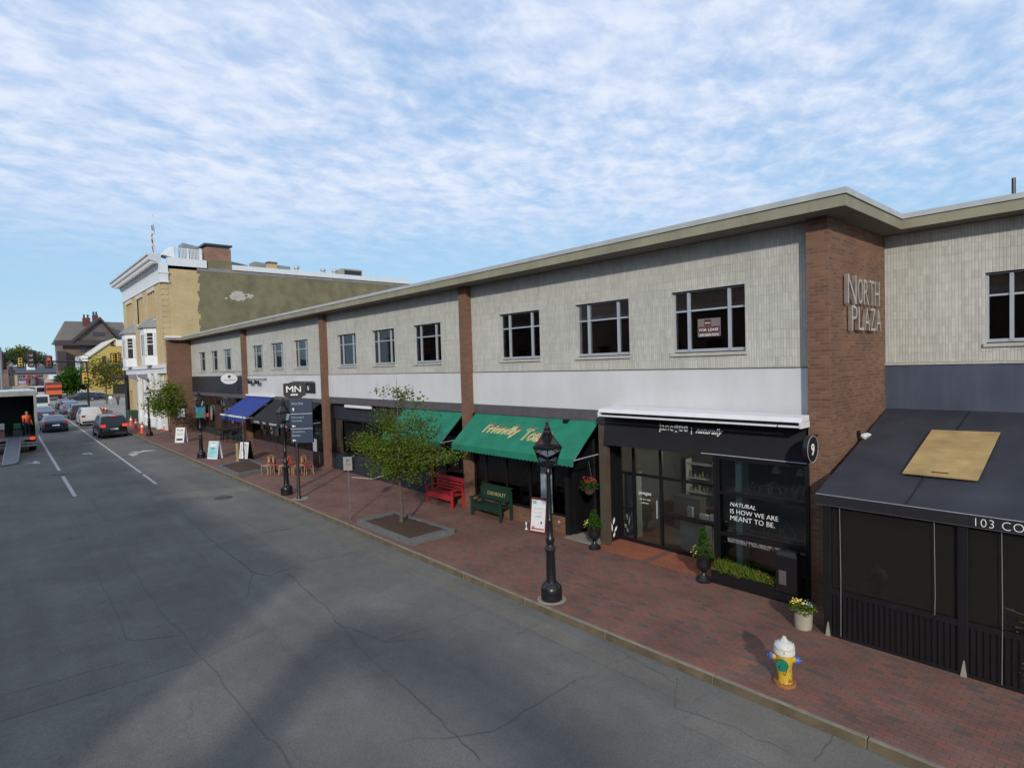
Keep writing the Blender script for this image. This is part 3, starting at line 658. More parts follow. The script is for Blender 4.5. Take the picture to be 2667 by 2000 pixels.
# --- display window part
DIMW = plain('small_print', (.30,.30,.30), .6)
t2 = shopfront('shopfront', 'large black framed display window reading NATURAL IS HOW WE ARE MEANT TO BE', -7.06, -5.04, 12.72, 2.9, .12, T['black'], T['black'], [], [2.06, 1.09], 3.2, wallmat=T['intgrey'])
for s, x, z, w in (('NATURAL', -6.75, 1.78, .62), ('IS HOW WE ARE', -6.75, 1.615, 1.14), ('MEANT TO BE.', -6.75, 1.455, 1.06)): glasstext(t2, s, x, 12.683, z, w=w*.97, bold=-.0015, font_sh=.25 if s == 'NATURAL' else 0)
glasstext(t2, 'NUTRITIONAL THERAPY  SKINCARE  WELLNESS GUIDANCE', -6.82, 12.683, .985, w=1.72, mat=DIMW); glasstext(t2, 'SKIN STUDIO  |  NATURALLY  |  CURATED', -6.82, 12.683, .915, w=1.45, mat=DIMW)
sh = MB(); sh.box(-6.75,-6.6,12.95,13.3,.1,2.85); sh.build('curtain_panel', T['teal'], t2, True)
for i, (u, v) in enumerate([(2023,1222),(2087,1228)]):
    p = at_y(u, v, 13.6); b = MB(); b.lathe([(.02,.10),(.05,.06),(.10,-.02),(.115,-.08)], p, 14)
    o = thing('pendant_lamp', ['white pendant shade at the top middle of the display window', 'white pendant shade near the right end of the display window'][i], 'lamp', p); b.build('shade', T['white'], o, True, smooth=True)
    b = MB(); b.tube([p+Vector((0,0,.08)), (p.x,p.y,3.1)], .006, 5); b.build('cord', T['black'], o, True)
# fascia above
fa = thing('fascia_sign', 'black fascia lettered janegee naturally above the glass shopfront', 'sign', (-7.8, 12.8, 2.9))
q = MB(); q.hexa([(-10.52,12.76,2.88),(-5.03,12.76,2.88),(-5.03,12.97,2.88),(-10.52,12.97,2.88)], [(-10.52,12.84,3.70),(-5.03,12.84,3.70),(-5.03,12.97,3.70),(-10.52,12.97,3.70)]); q.build('panel', T['blackmatte'], fa, True)
q = MB(); q.tube([(-7.5,12.74,2.93),(-5.05,12.74,2.93)], .012, 6); q.build('edge_rail', T['alu'], fa, True)
yd = Vector((0, .08, .82)).normalized(); yt = lambda z: 12.757+(z-2.88)*.08/.82-.004
glasstext(fa, 'jane', -8.72, yt(3.35), 3.35, w=.42, xdir=(1,0,0), ydir=yd); glasstext(fa, 'gee', -8.29, yt(3.35), 3.35, w=.40, ydir=yd, bold=.004)
q = MB(); q.box(-7.80,-7.785,yt(3.4)-.003,yt(3.4)+.01,3.35,3.52); q.build('divider', T['letter'], fa, True)
glasstext(fa, 'naturally', -7.68, yt(3.35), 3.35, w=.72, ydir=yd, font_sh=.5, bold=.004)
# retracted white awning
ca = thing('awning_cassette', 'long white retracted awning cassette above the janegee fascia', 'awning', (-7.6, 12.5, 3.8))
q = MB(); q.hexa([(-10.32,12.30,3.83),(-4.99,12.30,3.83),(-4.99,12.74,3.83),(-10.32,12.97,3.83)], [(-10.32,12.35,3.93),(-4.99,12.35,3.93),(-4.99,12.74,3.96),(-10.32,12.97,3.97)]); q.build('cover', T['white'], ca, True, bevel=.01)
q = MB(); q.box(-10.28,-5.03,12.42,12.74,3.75,3.828); q.build('roll', T['navybase'], ca, True)
q = MB(); q.box(-10.28,-5.5,12.30,12.38,3.72,3.76); q.box(-5.46,-5.03,12.30,12.38,3.72,3.76); q.build('front_bar', T['white'], ca, True, bevel=.008)
for x in (-10.32, -5.02):
    q = MB(); q.hexa([(x,12.30,3.71),(x+.035,12.30,3.71),(x+.035,12.74,3.71),(x,12.74,3.71)], [(x,12.28,3.828),(x+.035,12.28,3.828),(x+.035,12.74,3.828),(x,12.74,3.828)]); q.build('end_cap', T['white'], ca, True)
# round sign on bracket
rs = thing('round_sign', 'round black hanging sign with a white figure 9 beside the brick corner', 'sign', (-4.86, 12.42, 3.3))
q = MB(); q.lathe([(.25,-.05),(.275,-.04),(.275,.04),(.25,.05)], (-4.86,12.42,3.3), 28, 'x'); q.build('disc', T['black'], rs, True)
q = MB(); q.lathe([(.262,.0),(.275,.004),(.275,.012),(.262,.012)], (-4.81,12.42,3.3), 28, 'x', cap=False); q.build('rim', T['alu'], rs, True)
glasstext(rs, '9', -4.807, 12.35, 3.17, w=.15, h=.24, xdir=(0,1,0), ydir=(0,0,1), bold=.002, ext=.003); 
q = MB(); q.box(-4.885,-4.835,12.5,12.76,3.52,3.56); q.box(-4.88,-4.84,12.4,12.5,3.52,3.56); q.build('bracket', T['black'], rs, True)
# brown pilaster between the shops
q = MB(); q.box(-10.78,-10.5,12.86,13.0,0,3.52); q.build('pilaster', T['darktan'], plaza, True)
q = MB(); q.box(-10.78,-10.70,13.0,14.2,0,3.52); q.build('pilaster', T['darktan'], plaza, True)
# black letter box at the right end of the display window
mbx = thing('letter_box', 'black post-mounted letter box at the right end of the display window', 'letter box', (-5.3, 12.38, 0))
q = MB(); q.box(-5.52,-5.08,12.24,12.5,.25,1.02); q.hexa([(-5.52,12.24,1.02),(-5.08,12.24,1.02),(-5.08,12.5,1.02),(-5.52,12.5,1.02)], [(-5.48,12.3,1.12),(-5.12,12.3,1.12),(-5.12,12.46,1.12),(-5.48,12.46,1.12)]); q.build('box', T['black'], mbx, True, bevel=.01)
q = MB(); q.box(-5.45,-5.3,12.232,12.238,.42,.72); q.build('notice', plain('notice', (.10,.08,.08), .5), mbx, True)
q = MB(); q.box(-5.35,-5.25,12.33,12.43,0,.25); q.build('leg', T['black'], mbx, True)

# --- breakfast restaurant (bay A left part) with green awning
t = shopfront('shopfront', 'dark restaurant window over a brick knee wall below the green awning with yellow lettering', -16.6, -12.1, 12.95, 3.5, .50, T['rbrick'], T['black'], [-16.0, -14.9, -13.75, -13.25], [], 4.0)
q = MB(); q.box(-13.22,-12.72,12.90,12.905,.55,1.95); q.build('window_poster', plain('poster', (.30,.36,.42), .6, var=.4, scale=5), t, True)
q = MB(); q.box(-12.1,-11.92,12.8,13.1,.02,3.5); q.box(-11.92,-11.86,13.0,14.0,.02,3.5); q.build('door_jamb', T['black'], t, True)
q = MB(); q.box(-11.86,-10.80,13.85,13.9,.03,3.4); q.build('door', plain('door_dark', (.02,.02,.024), .3), t, True)
q = MB(); q.box(-11.95,-10.8,12.55,13.85,.0,.035); q.build('threshold', T['concrete'], t, True)
q = MB(); q.lathe([(.01,0),(.05,0),(.05,.03),(.01,.03)], (-12.45,12.87,.33), 10, 'y'); q.build('vent', T['alu'], t, True)
def awning(name, label, x0, x1, yb, zb, yf, zf, mat, val=.22, scallop=True, side=True, group=None, valmat=None):
    t = thing(name, label, 'awning', ((x0+x1)/2, yb, zb), group=group)
    m = MB(); n = max(4, int((x1-x0)/.5)); k = 5
    vs = []; 
    for i in range(n+1):
        x = x0+(x1-x0)*i/n
        for j in range(k+1):
            s = j/k; sag = .02*sin(pi*s)*sin(i*1.9)+.006*sin(i*2.3+j)
            vs.append((x, yb+(yf-yb)*s, zb+(zf-zb)*s-abs(sag)*.7))
    m.add(vs, [(i*(k+1)+j, i*(k+1)+j+1, (i+1)*(k+1)+j+1, (i+1)*(k+1)+j) for i in range(n) for j in range(k)])
    b = len(m.v); m.add([(v[0], v[1]+.004, v[2]-.012) for v in vs], [(i*(k+1)+j, (i+1)*(k+1)+j, (i+1)*(k+1)+j+1, i*(k+1)+j+1) for i in range(n) for j in range(k)])
    m.build('canvas', mat, t, True, smooth=True)
    m = MB(); pts = []
    if scallop:
        c = int((x1-x0)/.16)
        for i in range(c):
            for j in range(6):
                s = (i+j/6)/c; pts.append((x0+(x1-x0)*s, yf-.008, zf-val+.035*(1-sin(pi*j/6))))
        pts.append((x1, yf-.008, zf-val+.035))
    else: pts = [(x0, yf-.008, zf-val), (x1, yf-.008, zf-val)]
    P = pts; top = [(p[0], p[1], zf) for p in P]
    q = P+top; L_ = len(P)
    m.add(q, [(i, i+1, L_+i+1, L_+i) for i in range(L_-1)])
    m.add([(v[0], v[1]+.012, v[2]) for v in q], [(i, L_+i, L_+i+1, i+1) for i in range(L_-1)])
    m.build('valance', valmat or mat, t, True)
    f = MB(); f.tube([(x0+.02,yf+.03,zf-.03),(x1-.02,yf+.03,zf-.03)], .02, 6)
    for x in (x0+.04, x1-.04): f.tube([(x,yf+.03,zf-.03),(x,yb-.02,zf-.03+.05)], .018, 6); f.tube([(x,yf+.03,zf-.045),(x,yb,zb-.05)], .015, 6)
    f.build('frame', T['alu'], t, True)
    return t
ga = awning('awning', 'green canvas awning with yellow and red lettering behind the nearest lamp post', -16.45, -10.82, 12.93, 3.50, 11.82, 2.54, T['green'], val=.21)
q = MB(); q.poly([(-10.83,12.93,3.48),(-10.83,11.84,2.6),(-10.83,12.93,2.6)][::-1]); q.v += []; q.build('side_panel', plain('green_dark', (.008,.05,.03), .8), ga, True) if False else None
sl_ = Vector((0, 12.93-11.82, 3.50-2.54)).normalized()
ycol = plain('lettering_yellow', (.62,.60,.30), .6); rcol = plain('lettering_red', (.42,.16,.09), .6)
nrm = Vector((1,0,0)).cross(sl_)
def slope_pt(x, s): return Vector((x, 11.82, 2.54))+sl_*s+nrm*.012
for s_, x, s, w, m_, sh_ in (('Friendly', -15.35, .50, 1.75, rcol, .3), ('Toast', -13.33, .46, 1.12, rcol, .3)):
    a = fit(text_mb(s_, .5, shear=sh_, outline=.006), w, .50); a.xf(frame(slope_pt(x+.05, s+.06), (1,0,0), sl_)); a.build('lettering', m_, ga, True)
    a = fit(text_mb(s_, .5, shear=sh_, outline=.008), w, .48); a.xf(frame(slope_pt(x, s)+nrm*.008, (1,0,0), sl_)); a.build('lettering', ycol, ga, True)
gb = awning('awning', 'plain green canvas awning behind the street tree, left of the brick pier', -21.2, -17.15, 12.93, 3.48, 11.82, 2.52, T['green'], val=.21)
# bay B
t = shopfront('shopfront', 'vacant dark shopfront with navy knee wall behind the street tree', -28.5, -19.5, 13.28, 3.42, 1.0, T['navybase'], T['black'], [-27.9, -25.6, -23.2, -21.2], [2.66], 4.0)
q = MB(); q.box(-28.5,-21.3,13.2,13.27,2.70,3.42); q.build('dark_panel', T['navybase'], t, True)
q = MB(); q.box(-28.35,-27.75,13.18,13.25,1.0,2.66); q.build('wood_panel', plain('dark_wood', (.045,.028,.02), .6), t, True)
q = MB(); q.box(-28.56,-28.5,13.0,13.3,.15,3.42); q.box(-19.5,-19.42,12.95,13.3,.1,3.42); q.build('jamb', T['black'], t, True)
q = MB(); q.box(-28.5,-19.5,13.0,13.22,.05,.95); q.build('base_panel', T['navybase'], t, True)
q = MB(); q.box(-26.9,-24.35,12.98,13.1,3.34,3.47); q.build('white_awning_bar', T['white'], t, True)
t = shopfront('shopfront', 'narrow dark restaurant shopfront behind the red bench, left of the brick pier', -19.38, -17.07, 13.0, 3.48, .45, T['rbrick'], T['black'], [-18.5], [], 3.5)
q = MB(); q.box(-19.40,-19.33,12.9,13.0,.1,3.3); q.build('trim', plain('orange_trim', (.28,.09,.03), .6), t, True)
pv = MB(); a = at_g(918,1244); b_ = at_g(1000,1263)
pv.tube([(a.x,a.y-.03,gz(a.x)+.03),(a.x+1.2,12.88,gz(a.x)+.03),(b_.x-1.1,12.8,.26),(b_.x-.2,12.86,.5)], .018, 6); tag(pv.build('hose', plain('white_hose', (.4,.4,.38), .5), loc=(a.x,a.y,gz(a.x))), 'thin white hose lying along the navy knee wall behind the tree', 'hose')
# bay C
t = shopfront('shopfront', 'cafe shopfront with menu posters between the blue awning and the brick pier', -41.0, -29.05, 13.2, 3.42, .75, plain('maroon_base', (.085,.045,.05), .7), T['black'], [-39.5,-38,-36.6,-35.3,-34,-32.6,-31.2], [], 3.5)
for i, (x, zz, w, h) in enumerate([(-36.9,1.0,.62,1.0),(-35.1,1.35,.4,.7),(-33.3,1.1,.8,.5),(-39.4,1.2,.5,.6)]):
    q = MB(); q.box(x,x+w,13.155,13.165,gz(x)+zz,gz(x)+zz+h); q.box(x+.08,x+w-.08,13.150,13.1545,gz(x)+zz+.1,gz(x)+zz+.2); q.build('poster', plain('menu_paper%d' % i, (.42,.42,.42), .6, var=.35, scale=7), t, True)
ba = awning('awning', 'bright blue canvas awning with white front bar over the cafe', -41.1, -36.3, 12.93, 3.62, 11.25, 2.50, T['blue'], val=.30, scallop=False)
q = MB(); q.box(-41.12,-36.28,11.20,11.26,2.46,2.56); q.build('front_bar', T['white'], ba, True)
q = MB(); q.box(-41.15,-36.2,12.8,13.0,3.63,3.74); q.build('back_cover', T['white'], ba, True)
bb = awning('awning', 'black canvas awning with white lettered valance right of the blue awning', -36.0, -29.6, 12.93, 3.50, 11.45, 2.42, T['blackmatte'], val=.22, scallop=False)
for s_, x, w in (('COFFEE', -35.4, .9), ('TEA', -34.0, .5), ('BREAKFAST', -32.9, 1.1), ('LUNCH', -31.2, .8)): glasstext(bb, s_, x, 11.438, 2.27, w=w, h=.10)
q = MB(); q.box(-32.6,-32.2,13.1,13.2,.2,.5)
# bay D
t = shopfront('shopfront', 'dark timber pub shopfront in the end bay beside the brick return wall', -55.2, -41.5, 13.2, 3.42, .8, plain('green_base', (.012,.03,.024), .6), plain('dark_frame', (.03,.022,.018), .6), [-53.2,-51.4,-49.6,-47.8,-46.2,-44.6,-43], [2.7], 3.5)
q = MB(); q.box(-49.5,-47.9,13.1,13.17,.4,2.66); q.build('door', plain('brown_door', (.05,.025,.018), .5), t, True)
for x in (-52.9, -50.9): q = MB(); q.box(x,x+.55,13.15,13.16,1.5,2.5); q.build('curtain', plain('pale_curtain%d' % int(-x), (.26,.28,.28), .8), t, True)
for i, (x, zz) in enumerate([(-46.0,2.2),(-45.4,1.5),(-44.3,2.3)]): q = MB(); q.box(x,x+.5,13.12,13.13,gz(x)+zz-.3,gz(x)+zz+.1); q.build('window_card', plain('card%d' % i, [(.35,.3,.25),(.3,.06,.04),(.32,.34,.36)][i], .6), t, True)
# black letters / bracket lights left on the white band of bay C
q = MB()
for x in (-40.2, -38.9): q.box(x,x+.7,12.7,12.78,4.42,4.62); q.box(x+.1,x+.3,12.66,12.7,4.50,4.7)
q.box(-40.9,-37.4,12.80,12.83,4.72,4.76)
for x in (-40.8,-37.5): q.box(x,x+.04,12.83,12.98,4.70,4.76)
tag(q.build('sign_lights', T['black'], loc=(-39,12.9,4.6)), 'black bracket lights fixed on the white band above the blue awning', 'lights')
cs_ = thing('hanging_board', 'black rectangular signboard with white script on the white band behind the signpost', 'sign', (-30.9, 12.9, 4.3))
p0 = at_y(762,996,12.9); p1 = at_y(819,1023,12.9)
q = MB(); q.box(p0.x,p1.x,12.88,12.95,p1.z,p0.z-.02); q.build('board', T['black'], cs_, True)
q = MB(); q.box(p0.x,p1.x,12.86,12.97,p0.z+.05,p0.z+.09); q.box(p0.x,p0.x+.05,12.9,12.94,p0.z-.02,p0.z+.05); q.box(p1.x-.05,p1.x,12.9,12.94,p0.z-.02,p0.z+.05); q.build('rail', T['alu'], cs_, True)
glasstext(cs_, 'N', p1.x-.9, 12.876, p0.z-.42, w=.3, font_sh=.3)
# oval projecting sign
ov = thing('oval_sign', 'white oval hanging sign projecting above the pub shopfront', 'sign', (-42.0, 12.1, 4.8))
q = MB(); n = 32; q.add([(-42.03,12.1+.52*cos(2*pi*k/n),4.78+.35*sin(2*pi*k/n)) for k in range(n)]+[(-41.97,12.1+.52*cos(2*pi*k/n),4.78+.35*sin(2*pi*k/n)) for k in range(n)], [tuple(range(n))[::-1], tuple(range(n,2*n))]+[(k,(k+1)%n,n+(k+1)%n,n+k) for k in range(n)]); q.build('board', T['signw'], ov, True)
q = MB(); q.tube([(-42,11.5,5.25),(-42,13.0,5.25)], .02, 6); q.tube([(-42,11.8,5.25),(-42,11.8,5.08)], .012, 5); q.tube([(-42,12.4,5.25),(-42,12.4,5.08)], .012, 5); q.build('bracket', T['black'], ov, True)
glasstext(ov, 'BLACKSMITH', -41.965, 11.76, 4.66, w=.68, h=.08, xdir=(0,1,0), mat=T['navy'])
q = MB(); q.lathe([(.01,0),(.10,0),(.10,.004),(.01,.004)], (-41.968,12.1,4.93), 12, 'x'); q.build('emblem', T['navy'], ov, True)

# --- dark awning enclosure, right wing
ea = thing('dining_enclosure', 'black awning-covered dining enclosure numbered 103 at the right edge', 'enclosure', (0, 11.45, 0))
AX0, AX1, AYB, AZB, AYF, AZF = -4.36, 21.8, 16.27, 3.86, 11.38, 2.64
m = MB(); n = 26; k = 8; vs = []
for i in range(n+1):
    x = AX0+(AX1-AX0)*i/n
    for j in range(k+1):
        s = j/k; xx = x if i else AX0-.0
        vs.append((xx-(.22*(s < 2) if i == 0 else 0)*(1-s)*.9, AYB+(AYF-AYB)*s, AZB+(AZF-AZB)*s-.03*sin(pi*s)*(.5+.5*sin(i*1.6))))
m.add(vs, [(i*(k+1)+j, i*(k+1)+j+1, (i+1)*(k+1)+j+1, (i+1)*(k+1)+j) for i in range(n) for j in range(k)])
m.add([(v[0], v[1], v[2]-.02) for v in vs], [(i*(k+1)+j, (i+1)*(k+1)+j, (i+1)*(k+1)+j+1, i*(k+1)+j+1) for i in range(n) for j in range(k)])
m.build('canopy', T['awn'], ea, True, smooth=True)
q = MB(); q.box(AX0, AX1, AYF-.02, AYF, AZF-.19, AZF-.005); q.build('valance', T['blackmatte'], ea, True)
q = MB(); q.tube([(AX0,AYF-.01,AZF-.002),(AX1,AYF-.01,AZF-.002)], .008, 5); q.tube([(AX0,AYF-.012,AZF-.19),(AX1,AYF-.012,AZF-.19)], .007, 5); q.build('piping', plain('grey_piping', (.30,.31,.33), .6), ea, True)
glasstext(ea, '103 CONGRESS', at_y(2540,1371,AYF-.03).x, AYF-.024, AZF-.165, w=1.26, h=.125, bold=-.004, spacing=1.1)
EY = 11.46
kn = MB(); x = -4.2
kn.box(-4.22, AX1, EY+.02, EY+.08, -.02, .90)
while x < AX1: kn.box(x, x+.05, EY-.005, EY+.02, .06, .80); x += .085
kn.box(-4.22, AX1, EY-.02, EY+.1, .80, .90); kn.box(-4.22, AX1, EY-.015, EY+.02, -.02, .06)
kn.box(-4.26,-4.20,EY+.08,12.7,-.02,.9); kn.build('slatted_base', T['black'], ea, True)
vin = hazyglass('vinyl', (.6,.58,.55), (.09,.083,.076), .16)
pn = MB(); xs = [-4.2, -2.17, .0, 2.17, 4.3, 6.5, 8.7, 10.9, 13, 15, 17, 19, 21.6]
for i in range(len(xs)-1):
    pn = MB(); pn.box(xs[i]+.07, xs[i+1]-.07, EY+.03, EY+.04, .90, 2.46); pn.build('vinyl_panel', vin, ea, True)
pn = MB(); pn.box(-4.24,-4.23,EY+.08,12.7,.9,2.6); pn.build('vinyl_panel', vin, ea, True)
for x in xs:
    p = MB(); p.box(x-.07, x+.07, EY-.03, EY+.11, 0, 2.5); p.build('post', T['black'], ea, True, bevel=.008)
    p = MB(); p.hexa([(x-.035,EY-.05,.0),(x+.05,EY-.05,.0),(x+.05,EY-.03,.0),(x-.035,EY-.03,.0)], [(x+.005,EY-.045,.26),(x+.02,EY-.045,.26),(x+.02,EY-.03,.26),(x+.005,EY-.03,.26)]); p.build('post_foot', T['concrete'], ea, True)
for u, z0 in ((2190,.05),(2435,.88),(2610,.05)):
    x = at_y(u, 1500, EY).x; p = MB(); p.tube([(x,EY-.03,z0),(x+.01,EY-.03,1.2),(x,EY-.03,2.46)], .0055, 5); p.build('draw_cord', plain('cord', (.20,.20,.20), .7), ea, True)
rm = MB(); rm.box(-4.2,AX1,16.1,16.2,0,3.4); rm.build('inner_wall', T['roomdark'], ea, True)
fl = MB(); fl.box(-4.2,AX1,EY+.1,16.1,.0,.012); fl.build('floor', T['roomdark'], ea, True)
# plywood patch lying on the slope
av = Vector((0, AYB-AYF, AZB-AZF)).normalized(); an = Vector((1,0,0)).cross(av)
def on_slope(u, v):
    r = ray(u, v); o = Vector((0, 0, CAM_H)); p0 = Vector((0, AYF, AZF))+an*.03; return o+r*((p0-o).dot(an)/r.dot(an))
P = [on_slope(*p) for p in ((2350,1233),(2547,1252.6),(2606,1127),(2427,1120.4))]
pw = MB(); pw.slab(P, an*.012); b = pw.build('plywood_board', brick('plywood_grain', (.42,.29,.12), (.36,.24,.095), (.30,.19,.08), 4., .42, .006, mode='ground', bump=.1, var=.22, vscale=2.2, offset=0), loc=P[0]); tag(b, 'weathered plywood board lying on the dark awning slope', 'board')
q = MB(); a = P[1].lerp(P[0], .55).lerp(P[2], .06); q.slab([a+Vector((-.12,0,0))+an*.022, a+Vector((.14,0,0))+an*.022, a+Vector((.14,0,0))+av*.02+an*.022, a+Vector((-.12,0,0))+av*.02+an*.022], an*.006); o = q.build('slot', T['black']); o.parent = b; o.location = -Vector(P[0])
for u in (2700,):
    pass
# seams on the canopy
for x in (-2.95,-1.1,.8,2.7,4.6):
    q = MB(); a = Vector((x, AYF, AZF))+an*.004; b2 = Vector((x, AYB, AZB))+an*.004; q.slab([a, a+Vector((.02,0,0)), b2+Vector((.02,0,0)), b2], an*.004); q.build('seam', T['blackmatte'], ea, True)
# security light on the return wall
sl2 = thing('security_light', 'small white twin security light on the brick return wall', 'light', (XR, 14.3, 3.42))
q = MB(); q.box(XR+.001, XR+.03, 14.28, 14.42, 3.38, 3.5); q.tube([(XR+.03,14.35,3.44),(XR+.12,14.35,3.42)], .02, 6); q.build('base', T['black'], sl2, True)
for dy in (-.09, .10):
    q = MB(); q.lathe([(.03,0),(.06,.04),(.07,.12),(.0,.125)], (0,0,0), 12, 'x'); q.xf(Matrix.Translation((XR+.10,14.35+dy,3.42)) @ Matrix.Rotation(radians(25), 4, 'Y')); q.build('lamp_head', T['white'], sl2, True, smooth=True)
# metal letters NORTH PLAZA on the return wall
pz = thing('wall_letters', 'polished metal letters reading NORTH PLAZA on the brick return wall', 'sign', (XR, 14.5, 6.2))
def channel(s, y, z, h, w):
    n_ = len(s); X = y
    for ch in s:
        a = fit(text_mb(ch, .5, .038, bold=-.006), None, h)
        wd = max(v[0] for v in a.v); a = MB().add([(v[0]*w/wd, v[1], v[2]) for v in a.v], a.f)
        a.xf(frame((XR+.075, X, z), (0,1,0), (0,0,1))); a.build('letter', T['steel'], pz, True); X += w+.07
channel('N', 13.52, 6.27, .62, .50); channel('ORTH', 14.12, 6.29, .55, .30); channel('P', 13.74, 5.70, .54, .32); channel('LAZA', 14.14, 5.72, .50, .32)
# for lease poster in window 3
ls = thing('lease_poster', 'white and red lease poster in the middle pane of the upper window nearest the corner', 'poster', (-7.45, 13.15, 5.95))
q = MB(); q.box(-7.75,-7.15,13.118,13.124,5.73,6.17); q.build('sheet', plain('poster_white', (.17,.14,.14), .6), ls, True)
q = MB(); q.box(-7.73,-7.17,13.113,13.117,5.82,5.97); q.box(-7.57,-7.39,13.113,13.117,5.99,6.14); q.build('red_block', plain('poster_red', (.085,.012,.012), .6), ls, True)
glasstext(ls, 'FOR LEASE', -7.70, 13.111, 5.86, w=.5, h=.07, ext=.001); glasstext(ls, '207-828-7632', -7.70, 13.111, 5.745, w=.5, h=.055, ext=.001)
glasstext(ls, 'SPACE', -7.55, 13.111, 6.04, w=.14, h=.04, ext=.001)
an_ = MB(); an_.tube([(-2.7,20,8.2),(-2.7,20,9.62)], .045, 8); tag(an_.build('roof_vent_pipe', T['iron'], loc=(-2.7,20,8.2)), 'thin dark vent pipe standing on the right wing roof', 'pipe')
an_ = MB(); an_.tube([(-2.95,20,8.2),(-2.95,20,9.25)], .008, 5); an_.tube([(-2.95,19.9,9.1),(-2.95,20.1,9.1)], .006, 4); tag(an_.build('antenna', T['alu'], loc=(-2.95,20,8.2)), 'faint thin antenna on the roof left of the vent pipe', 'antenna')
# ------------------------------------------------------------------ yellow brick bank-like building beyond the plaza
YF, XS = 11.2, -55.82
yb = thing('corner_building', 'three-storey tan brick building with white cornice, oriel windows and olive stucco side', 'building', (-66, 16, gz(-66)))
YX0, YX1, YTOP = -74.6, XS, 14.35
zg = gz(-66)
# front wall with openings
h3 = []                                           # third-floor slots in groups
for c in (-60.3, -65.6, -71.2):
    for k in (-1, 0, 1): h3.append((c+k*1.0-.30, c+k*1.0+.30, 10.1, 12.5))
h1 = []
for x0, x1_ in ((-68.3,-66.9),(-66.3,-64.3),(-63.7,-61.7),(-61.1,-59.1),(-58.5,-57.2)): h1.append((x0, x1_, zg+.9, 5.1))
m = MB(); m.wall_y(YX0, YX1, zg, 13.0, YF, YF+.4, h3+h1+[(-73.4, -71.8, zg, 3.6)]); m.build('front_wall', T['tanbrick'], yb, True)
m = MB(); m.box(YX1-.4, YX1, YF+.4, 13.75, zg-.3, YTOP); 
random.seed(11)
z = zg
while z < YTOP-.01:                                   # ragged toothing of the stucco edge
    h = min(random.uniform(.18, .42), YTOP-z); m.box(YX1-.4, YX1, 13.75, 13.75+random.uniform(.02, .34), z, z+h); z += h
m.build('side_wall', T['tanbrick'], yb, True)
m = MB(); m.box(YX1-.36, YX1-.02, 13.76, 35.2, zg-.3, YTOP); m.box(YX1-.36, YX1-.012, 14.66, 16.72, YTOP, YTOP+.75); m.build('stucco_wall', T['stucco'], yb, True)
q = MB()
random.seed(3)
for cy_, cz_, r in ((17.2, 12.0, .62), (18.15, 12.12, .3), (16.15, 11.8, .12)):
    q.poly([(0, cy_+r*1.25*cos(-a*.3)*random.uniform(.7,1.15), cz_+r*.75*sin(-a*.3)*random.uniform(.6,1.15)) for a in range(21)])
for k in range(len(q.v)): q.v[k] = (YX1-.012, q.v[k][1], q.v[k][2])
q.build('bare_patch', plain('pale_render', (.38,.36,.31), .9), yb, True)
m = MB(); m.box(YX0, YX0+.3, YF+.4, 35.2, zg, YTOP); m.box(YX0, YX1, 34.9, 35.2, zg, YTOP); m.build('back_wall', T['tanbrick'], yb, True)
m = MB(); m.box(YX0, YX1, YF+.4, 35, YTOP-.3, YTOP); m.build('roof', plain('roof_grey', (.2,.2,.2), .9), yb, True)
# quoins
m = MB(); z = zg+4.9
while z < 12.6: m.box(YX1-.45, YX1+.03, YF-.04, YF+.42, z, z+.34); z += .46
m.build('quoin', T['tanbrick'], yb, True)
# coping along the side
WH = plain('white_trim', (.62,.64,.66), .5, var=.05)
m = MB(); m.box(YX1-.45, YX1+.10, 16.75, 35.3, YTOP-.02, YTOP+.42); m.build('coping', WH, yb, True)
m = MB(); m.box(YX1-.45, YX1+.12, YF+.46, 14.65, YTOP-.05, YTOP+.62); m.build('coping', WH, yb, True)
# cornice
ci = MB(); prof = [(0,12.95),(.10,12.95),(.10,13.05),(.06,13.1),(.06,14.15),(.18,14.2),(.22,14.45),(.85,14.62),(.92,14.72),(.92,14.92),(1.05,15.0),(1.08,15.16),(0,15.2)]
n = len(prof); A = [(YX0-p[0]*.7, YF-p[0], p[1]) for p in prof]; B = [(YX1+p[0]*.25, YF-p[0], p[1]) for p in prof]
ci.add(A+B, [(i, (i+1) % n, n+(i+1) % n, n+i) for i in range(n)]+[tuple(range(n))[::-1], tuple(range(n, 2*n))])
x = YX0+.2
while x < YX1: ci.box(x, x+.16, YF-.78, YF-.2, 14.40, 14.56); x += .45
ci.build('cornice', WH, yb, True)
q = MB(); q.box(YX1-.5, YX1+.14, YF-.16, YF+.45, 12.9, 14.4); q.box(YX1-.55, YX1+.2, YF-.2, YF+.5, 13.6, 13.75); q.box(YX1-.55, YX1+.2, YF-.2, YF+.5, 12.85, 12.98); q.build('cornice_block', WH, yb, True)
# slot windows glass, lintels, belt course
for k, (a, b_, z0, z1) in enumerate(h3):
    g = MB(); g.box(a, b_, YF+.16, YF+.18, z0, z1); w = g.build('window', T['glass'], yb, True)
    f = MB(); f.box(a, a+.05, YF+.12, YF+.2, z0, z1); f.box(b_-.05, b_, YF+.12, YF+.2, z0, z1); f.box(a+.05, b_-.05, YF+.13, YF+.19, (z0+z1)/2-.03, (z0+z1)/2+.03); fo = f.build('sash', T['tanbrick']); fo.parent = w; fo.data.transform(Matrix.Translation(-yb.location))
for c in (-60.3, -65.6, -71.2): q = MB(); q.box(c-1.5, c+1.5, YF-.10, YF-.0, 12.5, 12.85); q.box(c-1.45, c+1.45, YF-.1, YF, 9.9, 10.08); q.build('lintel', plain('pale_stone', (.52,.47,.38), .8), yb, True)
q = MB(); q.box(YX0-.1, YX1+.15, YF-.35, YF, 5.75, 6.05); q.box(YX0-.05, YX1+.1, YF-.22, YF, 5.3, 5.75); q.build('belt_course', WH, yb, True)
